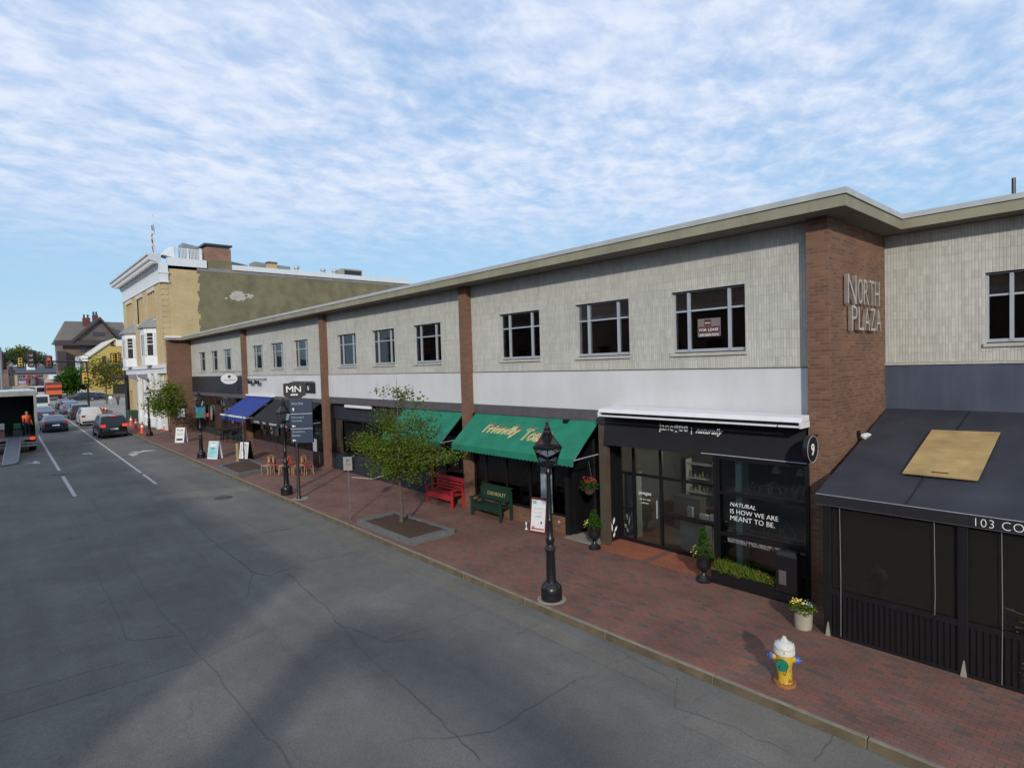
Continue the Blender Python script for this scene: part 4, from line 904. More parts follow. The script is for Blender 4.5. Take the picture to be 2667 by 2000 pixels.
dk = MB(); dk.box(YX0+.3, YX1-.42, YF+1.2, YF+1.3, zg, 14); dk.build('interior', T['roomdark'], yb, True)
# oriels
def oriel(cx_, label):
    w, dpt, z0, z1 = 1.30, .85, 6.05, 9.3
    b = MB(); P = [(cx_-w, YF), (cx_-w*.62, YF-dpt), (cx_+w*.62, YF-dpt), (cx_+w, YF)]
    b.hexa([(p[0],p[1],z0) for p in P], [(p[0],p[1],6.9) for p in P]); b.hexa([(p[0],p[1],8.85) for p in P], [(p[0],p[1],z1) for p in P])
    for p in P[1:3]: b.box(p[0]-.14, p[0]+.14, p[1]-.01, p[1]+.2, 6.9, 8.85)
    for p, s in ((P[0],1),(P[3],-1)): b.box(min(p[0],p[0]+s*.12), max(p[0],p[0]+s*.12), YF-.2, YF, 6.9, 8.85)
    b.box(cx_-w*.62+.14, cx_+w*.62-.14, YF-dpt, YF-dpt+.12, 8.7, 8.85)
    b.box(cx_-.07, cx_+.07, YF-dpt+.01, YF-dpt+.1, 6.9, 8.7)
    o = b.build('oriel', WH, yb, True)
    r = MB(); Q = [(cx_-w-.2, YF), (cx_-w*.62-.15, YF-dpt-.2), (cx_+w*.62+.15, YF-dpt-.2), (cx_+w+.2, YF)]
    r.hexa([(p[0],p[1],z1) for p in Q], [(p[0],p[1],z1+.18) for p in Q]); r.hexa([(p[0],p[1],z1+.18) for p in Q], [(cx_-w*.8,YF,z1+.95),(cx_-w*.5,YF-.25,z1+.9),(cx_+w*.5,YF-.25,z1+.9),(cx_+w*.8,YF,z1+.95)])
    def sub(mb, nm, mt): 
        s = mb.build(nm, mt); s.parent = o; s.data.transform(Matrix.Translation(-yb.location)); return s
    sub(r, 'oriel_roof', plain('slate_grey', (.20,.21,.215), .7))
    for s in (-1, 1):
        a, c2 = (P[0], P[1]) if s < 0 else (P[3], P[2])
        g = MB(); A_ = Vector((a[0], a[1], 0)).lerp(Vector((c2[0], c2[1], 0)), .30); B_ = Vector((a[0], a[1], 0)).lerp(Vector((c2[0], c2[1], 0)), .78)
        g.slab([(A_.x,A_.y,6.95),(B_.x,B_.y,6.95),(B_.x,B_.y,8.8),(A_.x,A_.y,8.8)], (0,.02,0)); sub(g, 'side_pane', T['roomdark'])
        w_ = MB(); C0 = Vector((a[0], a[1], 0)); D0 = Vector((c2[0], c2[1], 0)); n_ = Vector((s*.02, -.02, 0))
        for t0, t1 in ((0,.30),(.78,1)): X0 = C0.lerp(D0, t0); X1 = C0.lerp(D0, t1); w_.slab([(X0.x,X0.y,6.9),(X1.x,X1.y,6.9),(X1.x,X1.y,8.85),(X0.x,X0.y,8.85)], (0,.06,0))
        sub(w_, 'side_frame', WH)
        for zz in (7.85, 8.2, 8.5):
            ba_ = MB(); ba_.slab([A_+n_+Vector((0,0,zz)), B_+n_+Vector((0,0,zz)), B_+n_+Vector((0,0,zz+(.07 if zz < 8 else .035))), A_+n_+Vector((0,0,zz+(.07 if zz < 8 else .035)))], (0,.02,0)); sub(ba_, 'glazing_bar', WH)
    g = MB(); g.box(cx_-w*.6, cx_+w*.6, YF-dpt+.06, YF-dpt+.08, 6.9, 8.75); sub(g, 'front_pane', T['roomdark'])
oriel(-60.3, ''); oriel(-69.8, '')
# ground-floor columns, capitals, arched openings
for x in (-66.6, -64.0, -61.4, -58.8):
    q = MB(); q.lathe([(.24,zg+.75),(.24,zg+.9),(.17,zg+.98),(.15,4.65),(.17,4.7),(.26,5.05),(.28,5.3)], (x, YF-.12, 0), 14); q.build('column', WH, yb, True, smooth=True)
    q = MB(); q.box(x-.3, x+.3, YF-.34, YF-.10, zg-.05, zg+.75); q.build('plinth', WH, yb, True)
for a, b_, z0, z1 in h1:
    g = MB(); g.box(a, b_, YF+.2, YF+.22, z0, z1); w = g.build('window', T['glass'], yb, True)
    f = MB(); f.box(a, a+.1, YF+.08, YF+.26, z0, z1); f.box(b_-.1, b_, YF+.08, YF+.26, z0, z1); f.box(a+.1, b_-.1, YF+.1, YF+.25, 3.9, 4.02); f.box(a-.28, a, YF-.05, YF, z0, z1); f.box(b_, b_+.28, YF-.05, YF, z0, z1); f.box(a+.1, b_-.1, YF+.1, YF+.25, z0, z0+.2)
    fo = f.build('frame', WH); fo.parent = w; fo.data.transform(Matrix.Translation(-yb.location))
    q = MB(); q.box(a-.1, b_+.1, YF-.12, YF, zg-.02, zg+.85); q.build('white_base', WH, yb, True)
q = MB(); q.box(-57.0, YX1, YF-.1, YF, zg-.02, zg+.9); q.build('white_base', WH, yb, True)
for x in (-67.4, -62.7): q = MB(); q.slab([(x-.3,YF-.22,5.28),(x-.3,YF-.95,5.28),(x-.3,YF-.9,5.05),(x-.3,YF-.3,4.75)], (.6,0,0)); q.build('console', plain('console_grey', (.22,.22,.26), .7), yb, True)
# rooftop things
def roofthing(name, label, cat, parts, loc, group=None):
    t = thing(name, label, cat, loc, group=group)
    for nm, mb, mt in parts: mb.build(nm, mt, t, True)
    return t
a = MB(); a.box(YX1-1.9, YX1-.03, 14.66, 16.72, YTOP-1., 16.15)
c = MB(); c.box(YX1-2.0, YX1+.05, 14.55, 16.85, 16.35, 16.50); c.box(YX1-1.8, YX1-.1, 14.8, 16.6, 16.15, 16.36)
roofthing('roof_chimney', 'broad red brick chimney with dark metal cap on the tan building', 'chimney', [('stack', a, brick('chim_brick', (.30,.14,.09), (.22,.10,.07), (.2,.16,.13), .22, .075, .01, bump=.4)), ('cap', c, plain('lead_cap', (.05,.055,.07), .5))], (YX1-1, 15.6, YTOP))
a = MB(); a.box(YX1-.62, YX1-.05, 19.95, 20.75, YTOP, 15.25); c = MB(); c.box(YX1-.68, YX1+.02, 19.9, 20.8, 15.25, 15.40)
roofthing('roof_chimney', 'small low brick chimney midway along the white side coping', 'chimney', [('stack', a, T['tanbrick']), ('cap', c, T['rpier'])], (YX1-.3, 20.3, YTOP))
q = MB(); c = MB()
for y in (12.3, 13.35, 14.4): q.box(YX1-.55, YX1-.43, y-.06, y+.06, YTOP+.6, 15.95)
q.box(YX1-.52, YX1-.46, 12.2, 14.45, 15.85, 15.92); q.box(YX1-.52, YX1-.46, 12.7, 14.45, 15.0, 15.06)
y = 12.75
while y < 14.4: c.box(YX1-.505, YX1-.475, y, y+.05, 15.06, 15.85); y += .11
roofthing('roof_railing', 'white picket railing on the roof edge left of the broad chimney', 'railing', [('frame', q, WH), ('pickets', c, WH)], (YX1-.5, 13.3, YTOP))
q = MB(); q.hexa([(YX1-1.6,11.35,15.2),(YX1-.2,11.35,15.2),(YX1-.2,12.3,15.0),(YX1-1.6,12.3,15.0)], [(YX1-1.6,11.9,15.9),(YX1-.4,11.9,15.9),(YX1-.4,12.3,15.95),(YX1-1.6,12.3,15.95)])
tag(q.build('roof_dormer_cover', WH, loc=(YX1-1,12,15)), 'white boarded wedge behind the cornice beside the flagpole', 'roof cover')
for i, (y0, y1, z1, lb) in enumerate([(13.2,14.5,16.6,'grey roof hatch behind the white picket railing'), (17.2,18.6,15.35,'low grey roof hatch right of the broad chimney'), (19.2,22.6,15.55,'long tilted grey skylight behind the small chimney')]):
    q = MB(); q.hexa([(YX1-3,y0,YTOP),(YX1-1.5,y0,YTOP),(YX1-1.5,y1,YTOP),(YX1-3,y1,YTOP)], [(YX1-3,y0,z1),(YX1-1.5,y0,z1),(YX1-1.5,y1,z1-.2),(YX1-3,y1,z1-.2)])
    tag(q.build('skylight', plain('zinc%d' % i, (.24,.27,.28), .4, .3), loc=(YX1-2,(y0+y1)/2,YTOP)), lb, 'roof hatch')
for i, y in enumerate((23.0, 25.7, 26.9)):
    q = MB(); q.lathe([(.16,YTOP+.3),(.16,YTOP+.75),(.26,YTOP+.78),(.26,YTOP+.98),(.12,YTOP+1.05)], (YX1-1, y, 0), 12)
    tag(q.build('roof_vent', T['gutter'], loc=(YX1-1,y,YTOP+.3), smooth=True), ['round metal roof vent standing alone right of the skylight', 'left one of two round roof vents beside the air conditioner', 'round roof vent touching the air conditioner'][i], 'vent', group='round roof vents')
ac = MB(); ac.box(YX1-2.4, YX1-.8, 27.7, 29.9, YTOP+.45, 15.55); l_ = MB(); l_.box(YX1-.8, YX1-.79, 27.9, 29.8, YTOP+.55, 15.4)
roofthing('air_conditioner', 'grey air conditioning unit on the roof near the far end of the stucco wall', 'air conditioner', [('casing', ac, plain('ac_grey', (.30,.29,.25), .6)), ('grille', l_, T['navybase'])], (YX1-1.6, 28.8, YTOP+.45))
fp = thing('flagpole', 'white flagpole with a limp striped flag above the cornice', 'flagpole', (-67.5, 13, YTOP))
q = MB(); q.tube([(-67.5,13,YTOP),(-67.5,13,21.1)], [.06,.03], 8); q.lathe([(.01,21.0),(.08,21.08),(.01,21.2)], (-67.5,13,0), 8); q.build('pole', WH, fp, True)
fl = MB(); nn = 12
for i in range(nn+1):
    z = 20.3-i*.21; w = .25+.45*min(1, i/6)
    for j in range(5): fl.v.append((-67.5-.05-w*j/4*.9, 13+.12*sin(j*2.2+i*.5), z-j*.1))
fl.f = [(i*5+j, i*5+j+1, (i+1)*5+j+1, (i+1)*5+j) for i in range(nn) for j in range(4)]
mfl, nt, N, L, b = newmat('flag_cloth'); g = N.new('ShaderNodeNewGeometry'); sx = N.new('ShaderNodeSeparateXYZ'); L(g.outputs['Position'], sx.inputs[0])
ad = N.new('ShaderNodeMath'); ad.operation = 'MULTIPLY_ADD'; L(sx.outputs[0], ad.inputs[0]); ad.inputs[1].default_value = 1.4; L(sx.outputs[2], ad.inputs[2])
wv = N.new('ShaderNodeMath'); wv.operation = 'SINE'; mu = N.new('ShaderNodeMath'); mu.operation = 'MULTIPLY'; L(ad.outputs[0], mu.inputs[0]); mu.inputs[1].default_value = 11; L(mu.outputs[0], wv.inputs[0])
gt = N.new('ShaderNodeMath'); gt.operation = 'GREATER_THAN'; L(wv.outputs[0], gt.inputs[0]); gt.inputs[1].default_value = 0
mx = N.new('ShaderNodeMix'); mx.data_type = 'RGBA'; L(gt.outputs[0], mx.inputs[0]); mx.inputs[6].default_value = (.30,.015,.03,1); mx.inputs[7].default_value = (.50,.46,.50,1)
g2 = N.new('ShaderNodeMath'); g2.operation = 'GREATER_THAN'; L(sx.outputs[2], g2.inputs[0]); g2.inputs[1].default_value = 19.55
m2 = N.new('ShaderNodeMix'); m2.data_type = 'RGBA'; L(g2.outputs[0], m2.inputs[0]); L(mx.outputs[2], m2.inputs[6]); m2.inputs[7].default_value = (.03,.04,.14,1); L(m2.outputs[2], b.inputs['Base Color'])
fl.build('flag', mfl, fp, True, smooth=True)

# ------------------------------------------------------------------ buildings across the street (behind the camera): they shade the road and show in the glass
sb_ = brick('south_brick', (.20,.095,.06), (.15,.07,.05), (.14,.11,.09), .21, .072, .01)
def south(name, label, x0, x1, y0, h, extra=None):
    t = thing(name, label, 'building', ((x0+x1)/2, y0-5, 0))
    hs = []
    x = x0+1.2
    while x+1.6 < x1:
        hs.append((x, x+1.2, 4.6, 6.4)); hs.append((x-.3, x+1.5, .7, 3.1)); x += 3.1
    m = MB(); m.wall_y(x0, x1, -.3, h, y0-.4, y0, hs); m.build('front_wall', sb_, t, True)
    m = MB(); m.box(x0, x0+.3, y0-12, y0-.4, -.3, h); m.box(x1-.3, x1, y0-12, y0-.4, -.3, h); m.box(x0, x1, y0-12.3, y0-12, -.3, h); m.build('side_wall', sb_, t, True)
    m = MB(); m.box(x0+.3, x1-.3, y0-12, y0-.4, h-.3, h-.1); m.build('roof', T['soffit'], t, True)
    m = MB(); m.box(x0-.1, x1+.1, y0, y0+.18, h-.35, h); m.build('cornice', T['sill'], t, True)
    for k, (a, b_, z0, z1) in enumerate(hs):
        g = MB(); g.box(a, b_, y0-.25, y0-.23, z0, z1); w = g.build('window', T['roomdark'], t, True)
    if x0 < -20: r_ = MB(); r_.slab([(x1,y0-.3,h-.08),(x1,y0-12.2,h-.08),(x1,y0-5.7,11.4)][::-1], (x0-x1,0,0)); r_.build('reflected_roof', plain('south_roof', (.13,.085,.06), .9), t, True)  # unseen roof added so the upper windows mirror it instead of sky
    return t
south('street_building', 'brick commercial building opposite the plaza, shading the left of the road', -62, .25, -9.5, 8.75)
t = south('street_building', 'low brick shop building opposite the corner with an added roof arch that shades the road', 3.1, 20, -9.5, 6.75)
q = MB(); P = [(3.1,6.75),(3.1,8.0),(3.45,8.55),(5.6,9.05),(7.9,9.25),(9.6,9.1),(10.6,8.8),(11.6,8.0),(12,6.75)]; I = [(3.95,6.75),(3.95,7.5),(4.5,8.0),(6,8.25),(7.9,8.4),(9.3,8.2),(10.2,7.8),(10.9,7.3),(11.2,6.75)]
for i in range(len(P)-1):
    q.hexa([(P[i][0],-9.9,P[i][1]),(P[i+1][0],-9.9,P[i+1][1]),(I[i+1][0],-9.9,I[i+1][1]),(I[i][0],-9.9,I[i][1])], [(P[i][0],-9.6,P[i][1]),(P[i+1][0],-9.6,P[i+1][1]),(I[i+1][0],-9.6,I[i+1][1]),(I[i][0],-9.6,I[i][1])])
q.build('shade_arch', sb_, t, True)  # unseen arch, outline made up to cast the curved shadow band on the road

# ------------------------------------------------------------------ far end of the street
def gable_house(name, label, X, ya, yb_, ze, zr, depth, wallm, roofm, zb, wins=(), winm=None, frameM=None, ym=None):
    """gable faces +x at x = X"""
    ym = (ya+yb_)/2 if ym is None else ym
    t = thing(name, label, 'building', (X, (ya+yb_)/2, zb))
    m = MB(); m.slab([(X,ya,zb-1),(X,yb_,zb-1),(X,yb_,ze),(X,ym,zr),(X,ya,ze)], (-depth,0,0)); m.build('wall', wallm, t, True)
    r = MB(); o = .6
    def sl(y0, z0, y1, z1):
        d = Vector((0, y1-y0, z1-z0)).normalized()*o; r.slab([(X+.5,y0-d.y,z0-d.z),(X+.5,y1,z1),(X+.5,y1,z1+.35),(X+.5,y0-d.y,z0-d.z+.35)], (-depth-1,0,0))
    sl(ya, ze, ym, zr); sl(yb_, ze, ym, zr); r.build('roof', roofm, t, True)
    for y0, y1, z0, z1 in wins:
        w = MB(); w.box(X-.02, X+.05, y0, y1, z0, z1); w.build('window', winm or T['roomdark'], t, True)
        if frameM: f = MB(); f.box(X-.03, X+.03, y0-.15, y1+.15, z0-.15, z1+.2); f.build('window_trim', frameM, t, True)
    return t
YEL = plain('yellow_clapboard', (.46,.35,.10), .8, var=.06); YW2 = plain('pale_trim', (.55,.54,.46), .7)
X = -205.; s = lambda u, v, X=X: at_x(u, v or 960, X)
a, pk, e, rr_ = s(229,932), s(299,884), s(345,915), s(300,1000)
gable_house('yellow_house', 'yellow clapboard gabled house with white eaves beyond the crossing', X, a.y, e.y+3, a.z, pk.z, 26, YEL, YW2, .6,
    [(s(267,0).y, s(278,0).y, s(270,945).z, s(270,927).z), (s(291,0).y, s(300,0).y, s(295,902).z, s(295,889).z), (s(268,0).y, s(280,0).y, s(270,985).z, s(270,962).z), (s(240,0).y, s(248,0).y, s(240,985).z, s(240,966).z)], plain('maroon', (.06,.02,.025), .7), None, ym=pk.y)
q = thing('yellow_annex', 'low yellow annex with a grey hipped roof in front of the gabled house', 'building', (X+8, 28, .6))
A_ = at_x(283,980,-190); B_ = at_x(345,980,-190); zt_ = at_x(300,957,-190).z; zp = at_x(300,943,-190).z
m = MB(); m.box(-204,-190,A_.y,B_.y+6,-.2,zt_); m.build('wall', YEL, q, True)
m = MB(); m.hexa([(-205,A_.y-.5,zt_),(-189.3,A_.y-.5,zt_),(-189.3,B_.y+6.5,zt_),(-205,B_.y+6.5,zt_)], [(-201,A_.y+6,zp+.5),(-196,A_.y+6,zp+.5),(-196,B_.y+4,zp+.5),(-201,B_.y+4,zp+.5)]); m.build('roof', plain('grey_roof', (.10,.10,.09), .8), q, True)
m = MB(); m.box(-189.98,-189.9,A_.y+.8,A_.y+3.6,.4,at_x(300,1000,-190).z); m.build('garage_door', T['roomdark'], q, True)
# brown victorian block
X = -235.; s = lambda u, v: at_x(u, v or 960, -235.)
BR = plain('brown_shingle', (.105,.085,.075), .85, var=.25, scale=.4); BRd = plain('dark_brown', (.045,.035,.04), .8); RG = plain('taupe_roof', (.135,.12,.10), .9, var=.1, scale=.5)
y0, y1 = s(168,0).y, s(345,0).y; ze, zr = s(200,887).z, s(200,838).z; rl = at_x(168,837,X-15)
bt = thing('brown_house', 'large brown shingled block with a steep grey roof and two chimneys far down the street', 'building', (X, (y0+y1)/2, .6))
m = MB(); m.box(X-30, X, y0, y1, -.5, ze); m.build('wall', plain('brown_brick', (.14,.10,.08), .9, var=.2, scale=.3), bt, True)
m = MB(); m.hexa([(X-31,y0-1,ze),(X+1,y0-1,ze),(X+1,y1,ze),(X-31,y1,ze)], [(X-16,rl.y,rl.z),(X-14,rl.y,rl.z),(X-14,y1,rl.z),(X-16,y1,rl.z)]); m.build('roof', RG, bt, True)
g0, g1, gp = s(196,884), s(305,884), s(258,836)
m = MB(); m.slab([(X+1.6,g0.y,ze),(X+1.6,g1.y,ze),(X+1.6,gp.y,gp.z)], (-16,0,0)); gg_ = m.build('gable', BR, bt, True)
m = MB(); d1 = Vector((0,gp.y-g0.y,gp.z-ze)).normalized()
for P0, P1 in ((Vector((X+2.6,g0.y-1,ze-.8)), Vector((X+2.6,gp.y,gp.z+.2))), (Vector((X+2.6,g1.y+1,ze-.8)), Vector((X+2.6,gp.y,gp.z+.2)))): m.slab([P0, P1, P1+Vector((0,0,1.0)), P0+Vector((0,0,1.0))], (-17,0,0))
m.build('bargeboard', BRd, bt, True)
m = MB(); m.box(X-.5, X+2.2, y0-2.2, y1, ze-1.6, ze-.1); m.build('eave', BRd, bt, True)
for u0, u1, v0, v1 in ((246,275,876,865),(205,218,902,896),(212,228,917,896),(236,262,910,897),(197,206,945,930),(219,224,940,925)):
    w = MB(); w.box(X-.02 if v0 > 890 else X+1.6, X+.1 if v0 > 890 else X+1.75, s(u0,0).y, s(u1,0).y, s(200,v0).z, s(200,v1).z); w.build('window', plain('win_slate', (.04,.04,.07), .3), bt, True)
m = MB(); m.box(X-.01, X+2.6, s(166,0).y-1.5, s(172,0).y, s(168,965).z, s(168,915).z); m.build('dark_bay', BRd, bt, True)
for u0, u1, vt, vp in ((222,240,829,820),(248,261,821,812)):
    c = MB(); c.box(X-13, X-10, s(u0,0).y*1.05, s(u1,0).y*1.05, zr-4, at_x(230,vt,X-12).z); ch = c.build('chimney', plain('chimney_red', (.12,.03,.03), .8), bt, True)
    for f_ in (.2, .75):
        yy = (s(u0,0).y+(s(u1,0).y-s(u0,0).y)*f_)*1.05; c = MB(); c.tube([(X-11.5,yy,at_x(230,vt,X-12).z),(X-11.5,yy,at_x(230,vp,X-12).z)], .3, 6); o = c.build('chimney_pot', BRd); o.parent = ch; o.data.transform(Matrix.Translation(-bt.location))
# white-fronted house between
hw_ = thing('white_bay_house', 'narrow white bay-fronted building between the brown block and yellow house', 'building', (-215, 20, .6))
A_, B_ = at_x(207,960,-215), at_x(226,960,-215); zt_ = at_x(215,928,-215).z
m = MB(); m.box(-225,-215,A_.y,B_.y,0,zt_); m.build('wall', plain('offwhite', (.45,.47,.50), .7), hw_, True)
for k in range(3): w = MB(); yy = A_.y+(B_.y-A_.y)*(k+.25)/3; w.box(-214.99,-214.9,yy,yy+.5,at_x(215,965,-215).z,at_x(215,943,-215).z); w.build('window', plain('pane_b', (.12,.13,.18), .3), hw_, True)
# long shop row
X = -330.; s = lambda u, v: at_x(u, v or 960, -330.)
rw = thing('shop_row', 'long low shop row with a slate roof and red and cream fronts closing the street', 'building', (X, 12, .6))
y0, y1 = s(32,0).y, s(152,0).y; zt_ = s(80,972).z; zr = s(80,961).z+.2
m = MB(); m.box(X-14, X, y0, y1, -.5, zt_); m.build('wall', plain('cream_front', (.33,.27,.22), .8, var=.25, scale=.6), rw, True)
m = MB(); m.hexa([(X-15,y0-.6,zt_),(X+1,y0-.6,zt_),(X+1,y1+.6,zt_),(X-15,y1+.6,zt_)], [(X-8,y0,zr+1.2),(X-6,y0,zr+1.2),(X-6,y1,zr+1.2),(X-8,y1,zr+1.2)]); m.build('roof', plain('slate_blue', (.055,.065,.085), .7), rw, True)
for u0, u1, v0, v1, cc in ((69,77,1004,977,(.24,.035,.04)),(90,97,1004,977,(.24,.035,.04)),(45,68,992,986,(.10,.07,.17)),(46,66,1000,992,(.38,.33,.42)),(75,90,1003,989,(.42,.42,.36)),(99,112,1001,990,(.17,.13,.2)),(38,44,1003,977,(.42,.38,.24)),(97,112,990,987,(.2,.03,.05))):
    w = MB(); w.box(X+.02, X+.3, s(u0,0).y, s(u1,0).y, s(60,v0).z, s(60,v1).z); w.build('shop_panel', plain('panel_%d' % u0, cc, .7, var=.25, scale=1.2), rw, True)
for u0 in (48,53,58,62,81,100,104,108): w = MB(); w.box(X+.02, X+.2, s(u0,0).y, s(u0+2,0).y, s(60,984).z, s(60,977).z); w.build('window', plain('win_dk', (.04,.04,.06), .4), rw, True)
rw2 = thing('cream_hall', 'low cream hall with a white roof right of the shop row behind the vehicles', 'building', (-300, 22, .6))
s = lambda u, v: at_x(u, v or 960, -300.)
m = MB(); m.box(-312,-300,s(118,0).y,s(160,0).y,-.3,s(130,988).z); m.build('wall', plain('cream_b', (.42,.36,.28), .8), rw2, True)
m = MB(); m.hexa([(-313,s(127,0).y,s(130,988).z),(-299,s(127,0).y,s(130,988).z),(-299,s(158,0).y,s(130,988).z),(-313,s(158,0).y,s(130,988).z)], [(-308,s(129,0).y,s(130,976).z),(-303,s(129,0).y,s(130,976).z),(-303,s(156,0).y,s(130,976).z),(-308,s(156,0).y,s(130,976).z)]); m.build('roof', plain('white_roof', (.55,.57,.6), .6), rw2, True)
# houses on the rise at the left edge
random.seed(21)
cols = [(.20,.12,.10),(.32,.27,.22),(.24,.17,.15),(.36,.30,.25),(.16,.16,.18),(.30,.20,.16)]
lbl = ['brick red gabled house at the far left edge, below the signal arm', 'pale cream gabled house right of the brick red one at the far left', 'brown gabled house on the rise behind the slate shop roof', 'sand-coloured gabled house higher on the far rise', 'grey gabled house on the far rise behind the signals', 'rust-coloured gabled house near the right end of the far rise']
for i, (X_, u0, u1, vb, ve, vr) in enumerate([(-300,4,21,1000,962,950),(-310,21,37,1000,968,955),(-380,18,34,975,950,940),(-420,50,66,972,950,941),(-430,72,88,966,952,944),(-450,96,114,965,953,946)]):
    A_, B_ = at_x(u0,ve,X_), at_x(u1,ve,X_)
    gable_house('far_house', lbl[i], X_, A_.y, B_.y, A_.z, at_x(u0,vr,X_).z, 12, plain('farwall%d' % i, cols[i], .8, var=.2, scale=.5), plain('farroof%d' % i, (.10,.09,.10), .8), at_x(u0,vb,X_).z,
        [(A_.y+(B_.y-A_.y)*k, A_.y+(B_.y-A_.y)*(k+.16), at_x(u0,ve+10 if i < 2 else ve+9,X_).z, at_x(u0,ve+4,X_).z) for k in (.18,.6)], plain('farwin', (.05,.05,.07), .4))
hl = MB(); n = 24
for j, (X_, h) in enumerate(((-340, .3), (-480, 17), (-650, 24), (-1200, 3))):
    for i in range(n+1): hl.v.append((X_, -160+i*14, .3+h*(.75+.25*sin(i*.7+j))*max(0,min(1,(n-4-i)/8+.9))))
hl.f = [(j*(n+1)+i, j*(n+1)+i+1, (j+1)*(n+1)+i+1, (j+1)*(n+1)+i) for j in range(3) for i in range(n)]
o = hl.build('hill', plain('far_hill', (.055,.075,.045), .95, var=.35, scale=.05), smooth=True); struct(o)
# ------------------------------------------------------------------ trees and plants
BARK = plain('bark', (.10,.075,.055), .9, var=.3, scale=12, bump=.5)
def leaf(mb, p, s, rnd):
    a = Vector((rnd.gauss(0,1), rnd.gauss(0,1), rnd.gauss(0,.6))).normalized(); b = a.cross(Vector((rnd.gauss(0,1), rnd.gauss(0,1), rnd.gauss(0,1)))).normalized()
    mb.add([p, p+a*s*.5+b*s*.32, p+a*s, p+a*s*.5-b*s*.32], [(0,1,2,3)])
def tree(name, label, loc, h, crown, trunk_h, trunk_r, nleaf, lsize, lm, seed, group=None, bare_top=0, levels=3, cl=.16, lean=(0,0), cat='tree', pts=None, xtra=1.0):
    """crown: list of (dx,dy,z,rx,ry,rz) lobes. Limbs reach into the lobes, leaves cluster round twig ends."""
    rnd = random.Random(seed); t = thing(name, label, cat, loc, group=group)
    tr = MB(); cr = MB(); ends = []
    P = [Vector((0,0,-.05)), Vector((.02*rnd.random(),.02,trunk_h*.5)), Vector((lean[0],lean[1],trunk_h))]
    tr.tube(P, [trunk_r*1.25, trunk_r, trunk_r*.85], 9)
    base = P[-1]
    top = Vector((lean[0]*1.5, lean[1]*1.5, h*.93)); L_ = [base, base.lerp(top,.35)+Vector((rnd.gauss(0,.04),rnd.gauss(0,.04),0))*h*.2, base.lerp(top,.7)+Vector((rnd.gauss(0,.04),rnd.gauss(0,.04),0))*h*.2, top]
    tr.tube(L_, [trunk_r*.8, trunk_r*.5, trunk_r*.28, trunk_r*.06], 6)
    wts = [c[3]*c[4]*c[5] for c in crown]; tot = sum(wts)
    nb = 16 if levels > 2 else 8
    for (dx, dy, z, rx, ry, rz), w in zip(crown, wts):
        k = max(2, int(nb*w/tot*2.2))
        for i in range(k):
            q = Vector((dx+rnd.gauss(0,.42)*rx, dy+rnd.gauss(0,.42)*ry, z+rnd.gauss(0,.4)*rz))
            f = min(.9, max(0, (q.z-trunk_h)/(h-trunk_h)*.6)); s0 = base.lerp(top, f)
            if s0.z > q.z+.1: s0 = base.copy()
            mid = s0.lerp(q, .5)+Vector((rnd.gauss(0,.05),rnd.gauss(0,.05),-.02))*h*.3
            tr.tube([s0, mid, q], [trunk_r*.34, trunk_r*.2, trunk_r*.07], 5)
            for j in range(5):
                s1 = mid.lerp(q, rnd.random()); v = Vector((rnd.gauss(0,1)*rx, rnd.gauss(0,1)*ry, rnd.gauss(.25,.7)*rz))*.42; e = s1+v
                tr.tube([s1, s1+v*.5+Vector((0,0,.03)), e], [trunk_r*.12, trunk_r*.08, trunk_r*.03], 4, cap=False); ends += [(e, 1), (s1+v*.6, 1)]
            ends.append((q, 1))
    # additional cluster centres through the volume
    extra = []
    for (dx, dy, z, rx, ry, rz), w in zip(crown, wts):
        for i in range(int(len(ends)*xtra*w/tot)):
            v = Vector((rnd.gauss(0,1), rnd.gauss(0,1), rnd.gauss(0,1))).normalized()*(rnd.random()**.45); extra.append((Vector((dx+v.x*rx, dy+v.y*ry, z+v.z*rz)), 1))
    def inside(p):
        return any(((p.x-c[0])/c[3])**2+((p.y-c[1])/c[4])**2+((p.z-c[2])/c[5])**2 < 1.25 for c in crown)
    C = [e for e in ends+extra if inside(e[0])] or ends
    for i in range(nleaf):
        c, w = rnd.choice(C); 
        if bare_top and c.z > h-bare_top and rnd.random() < .8: continue
        p = c+Vector((rnd.gauss(0,1), rnd.gauss(0,1), rnd.gauss(0,.75)))*cl; leaf(cr, p, lsize*rnd.uniform(.6,1.3), rnd)
    tr.build('trunk', BARK, t); cr.build('crown', lm, t)
    return t
LM1 = leafmat('leaves_fresh', (.042,.082,.013), (.15,.205,.028))
LM2 = leafmat('leaves_yellow', (.10,.11,.02), (.20,.19,.035))
LM3 = leafmat('leaves_deep', (.02,.07,.012), (.06,.13,.02))
LMf = leafmat('leaves_far', (.05,.09,.03), (.11,.13,.04))
tb = at_g(1046,1372)
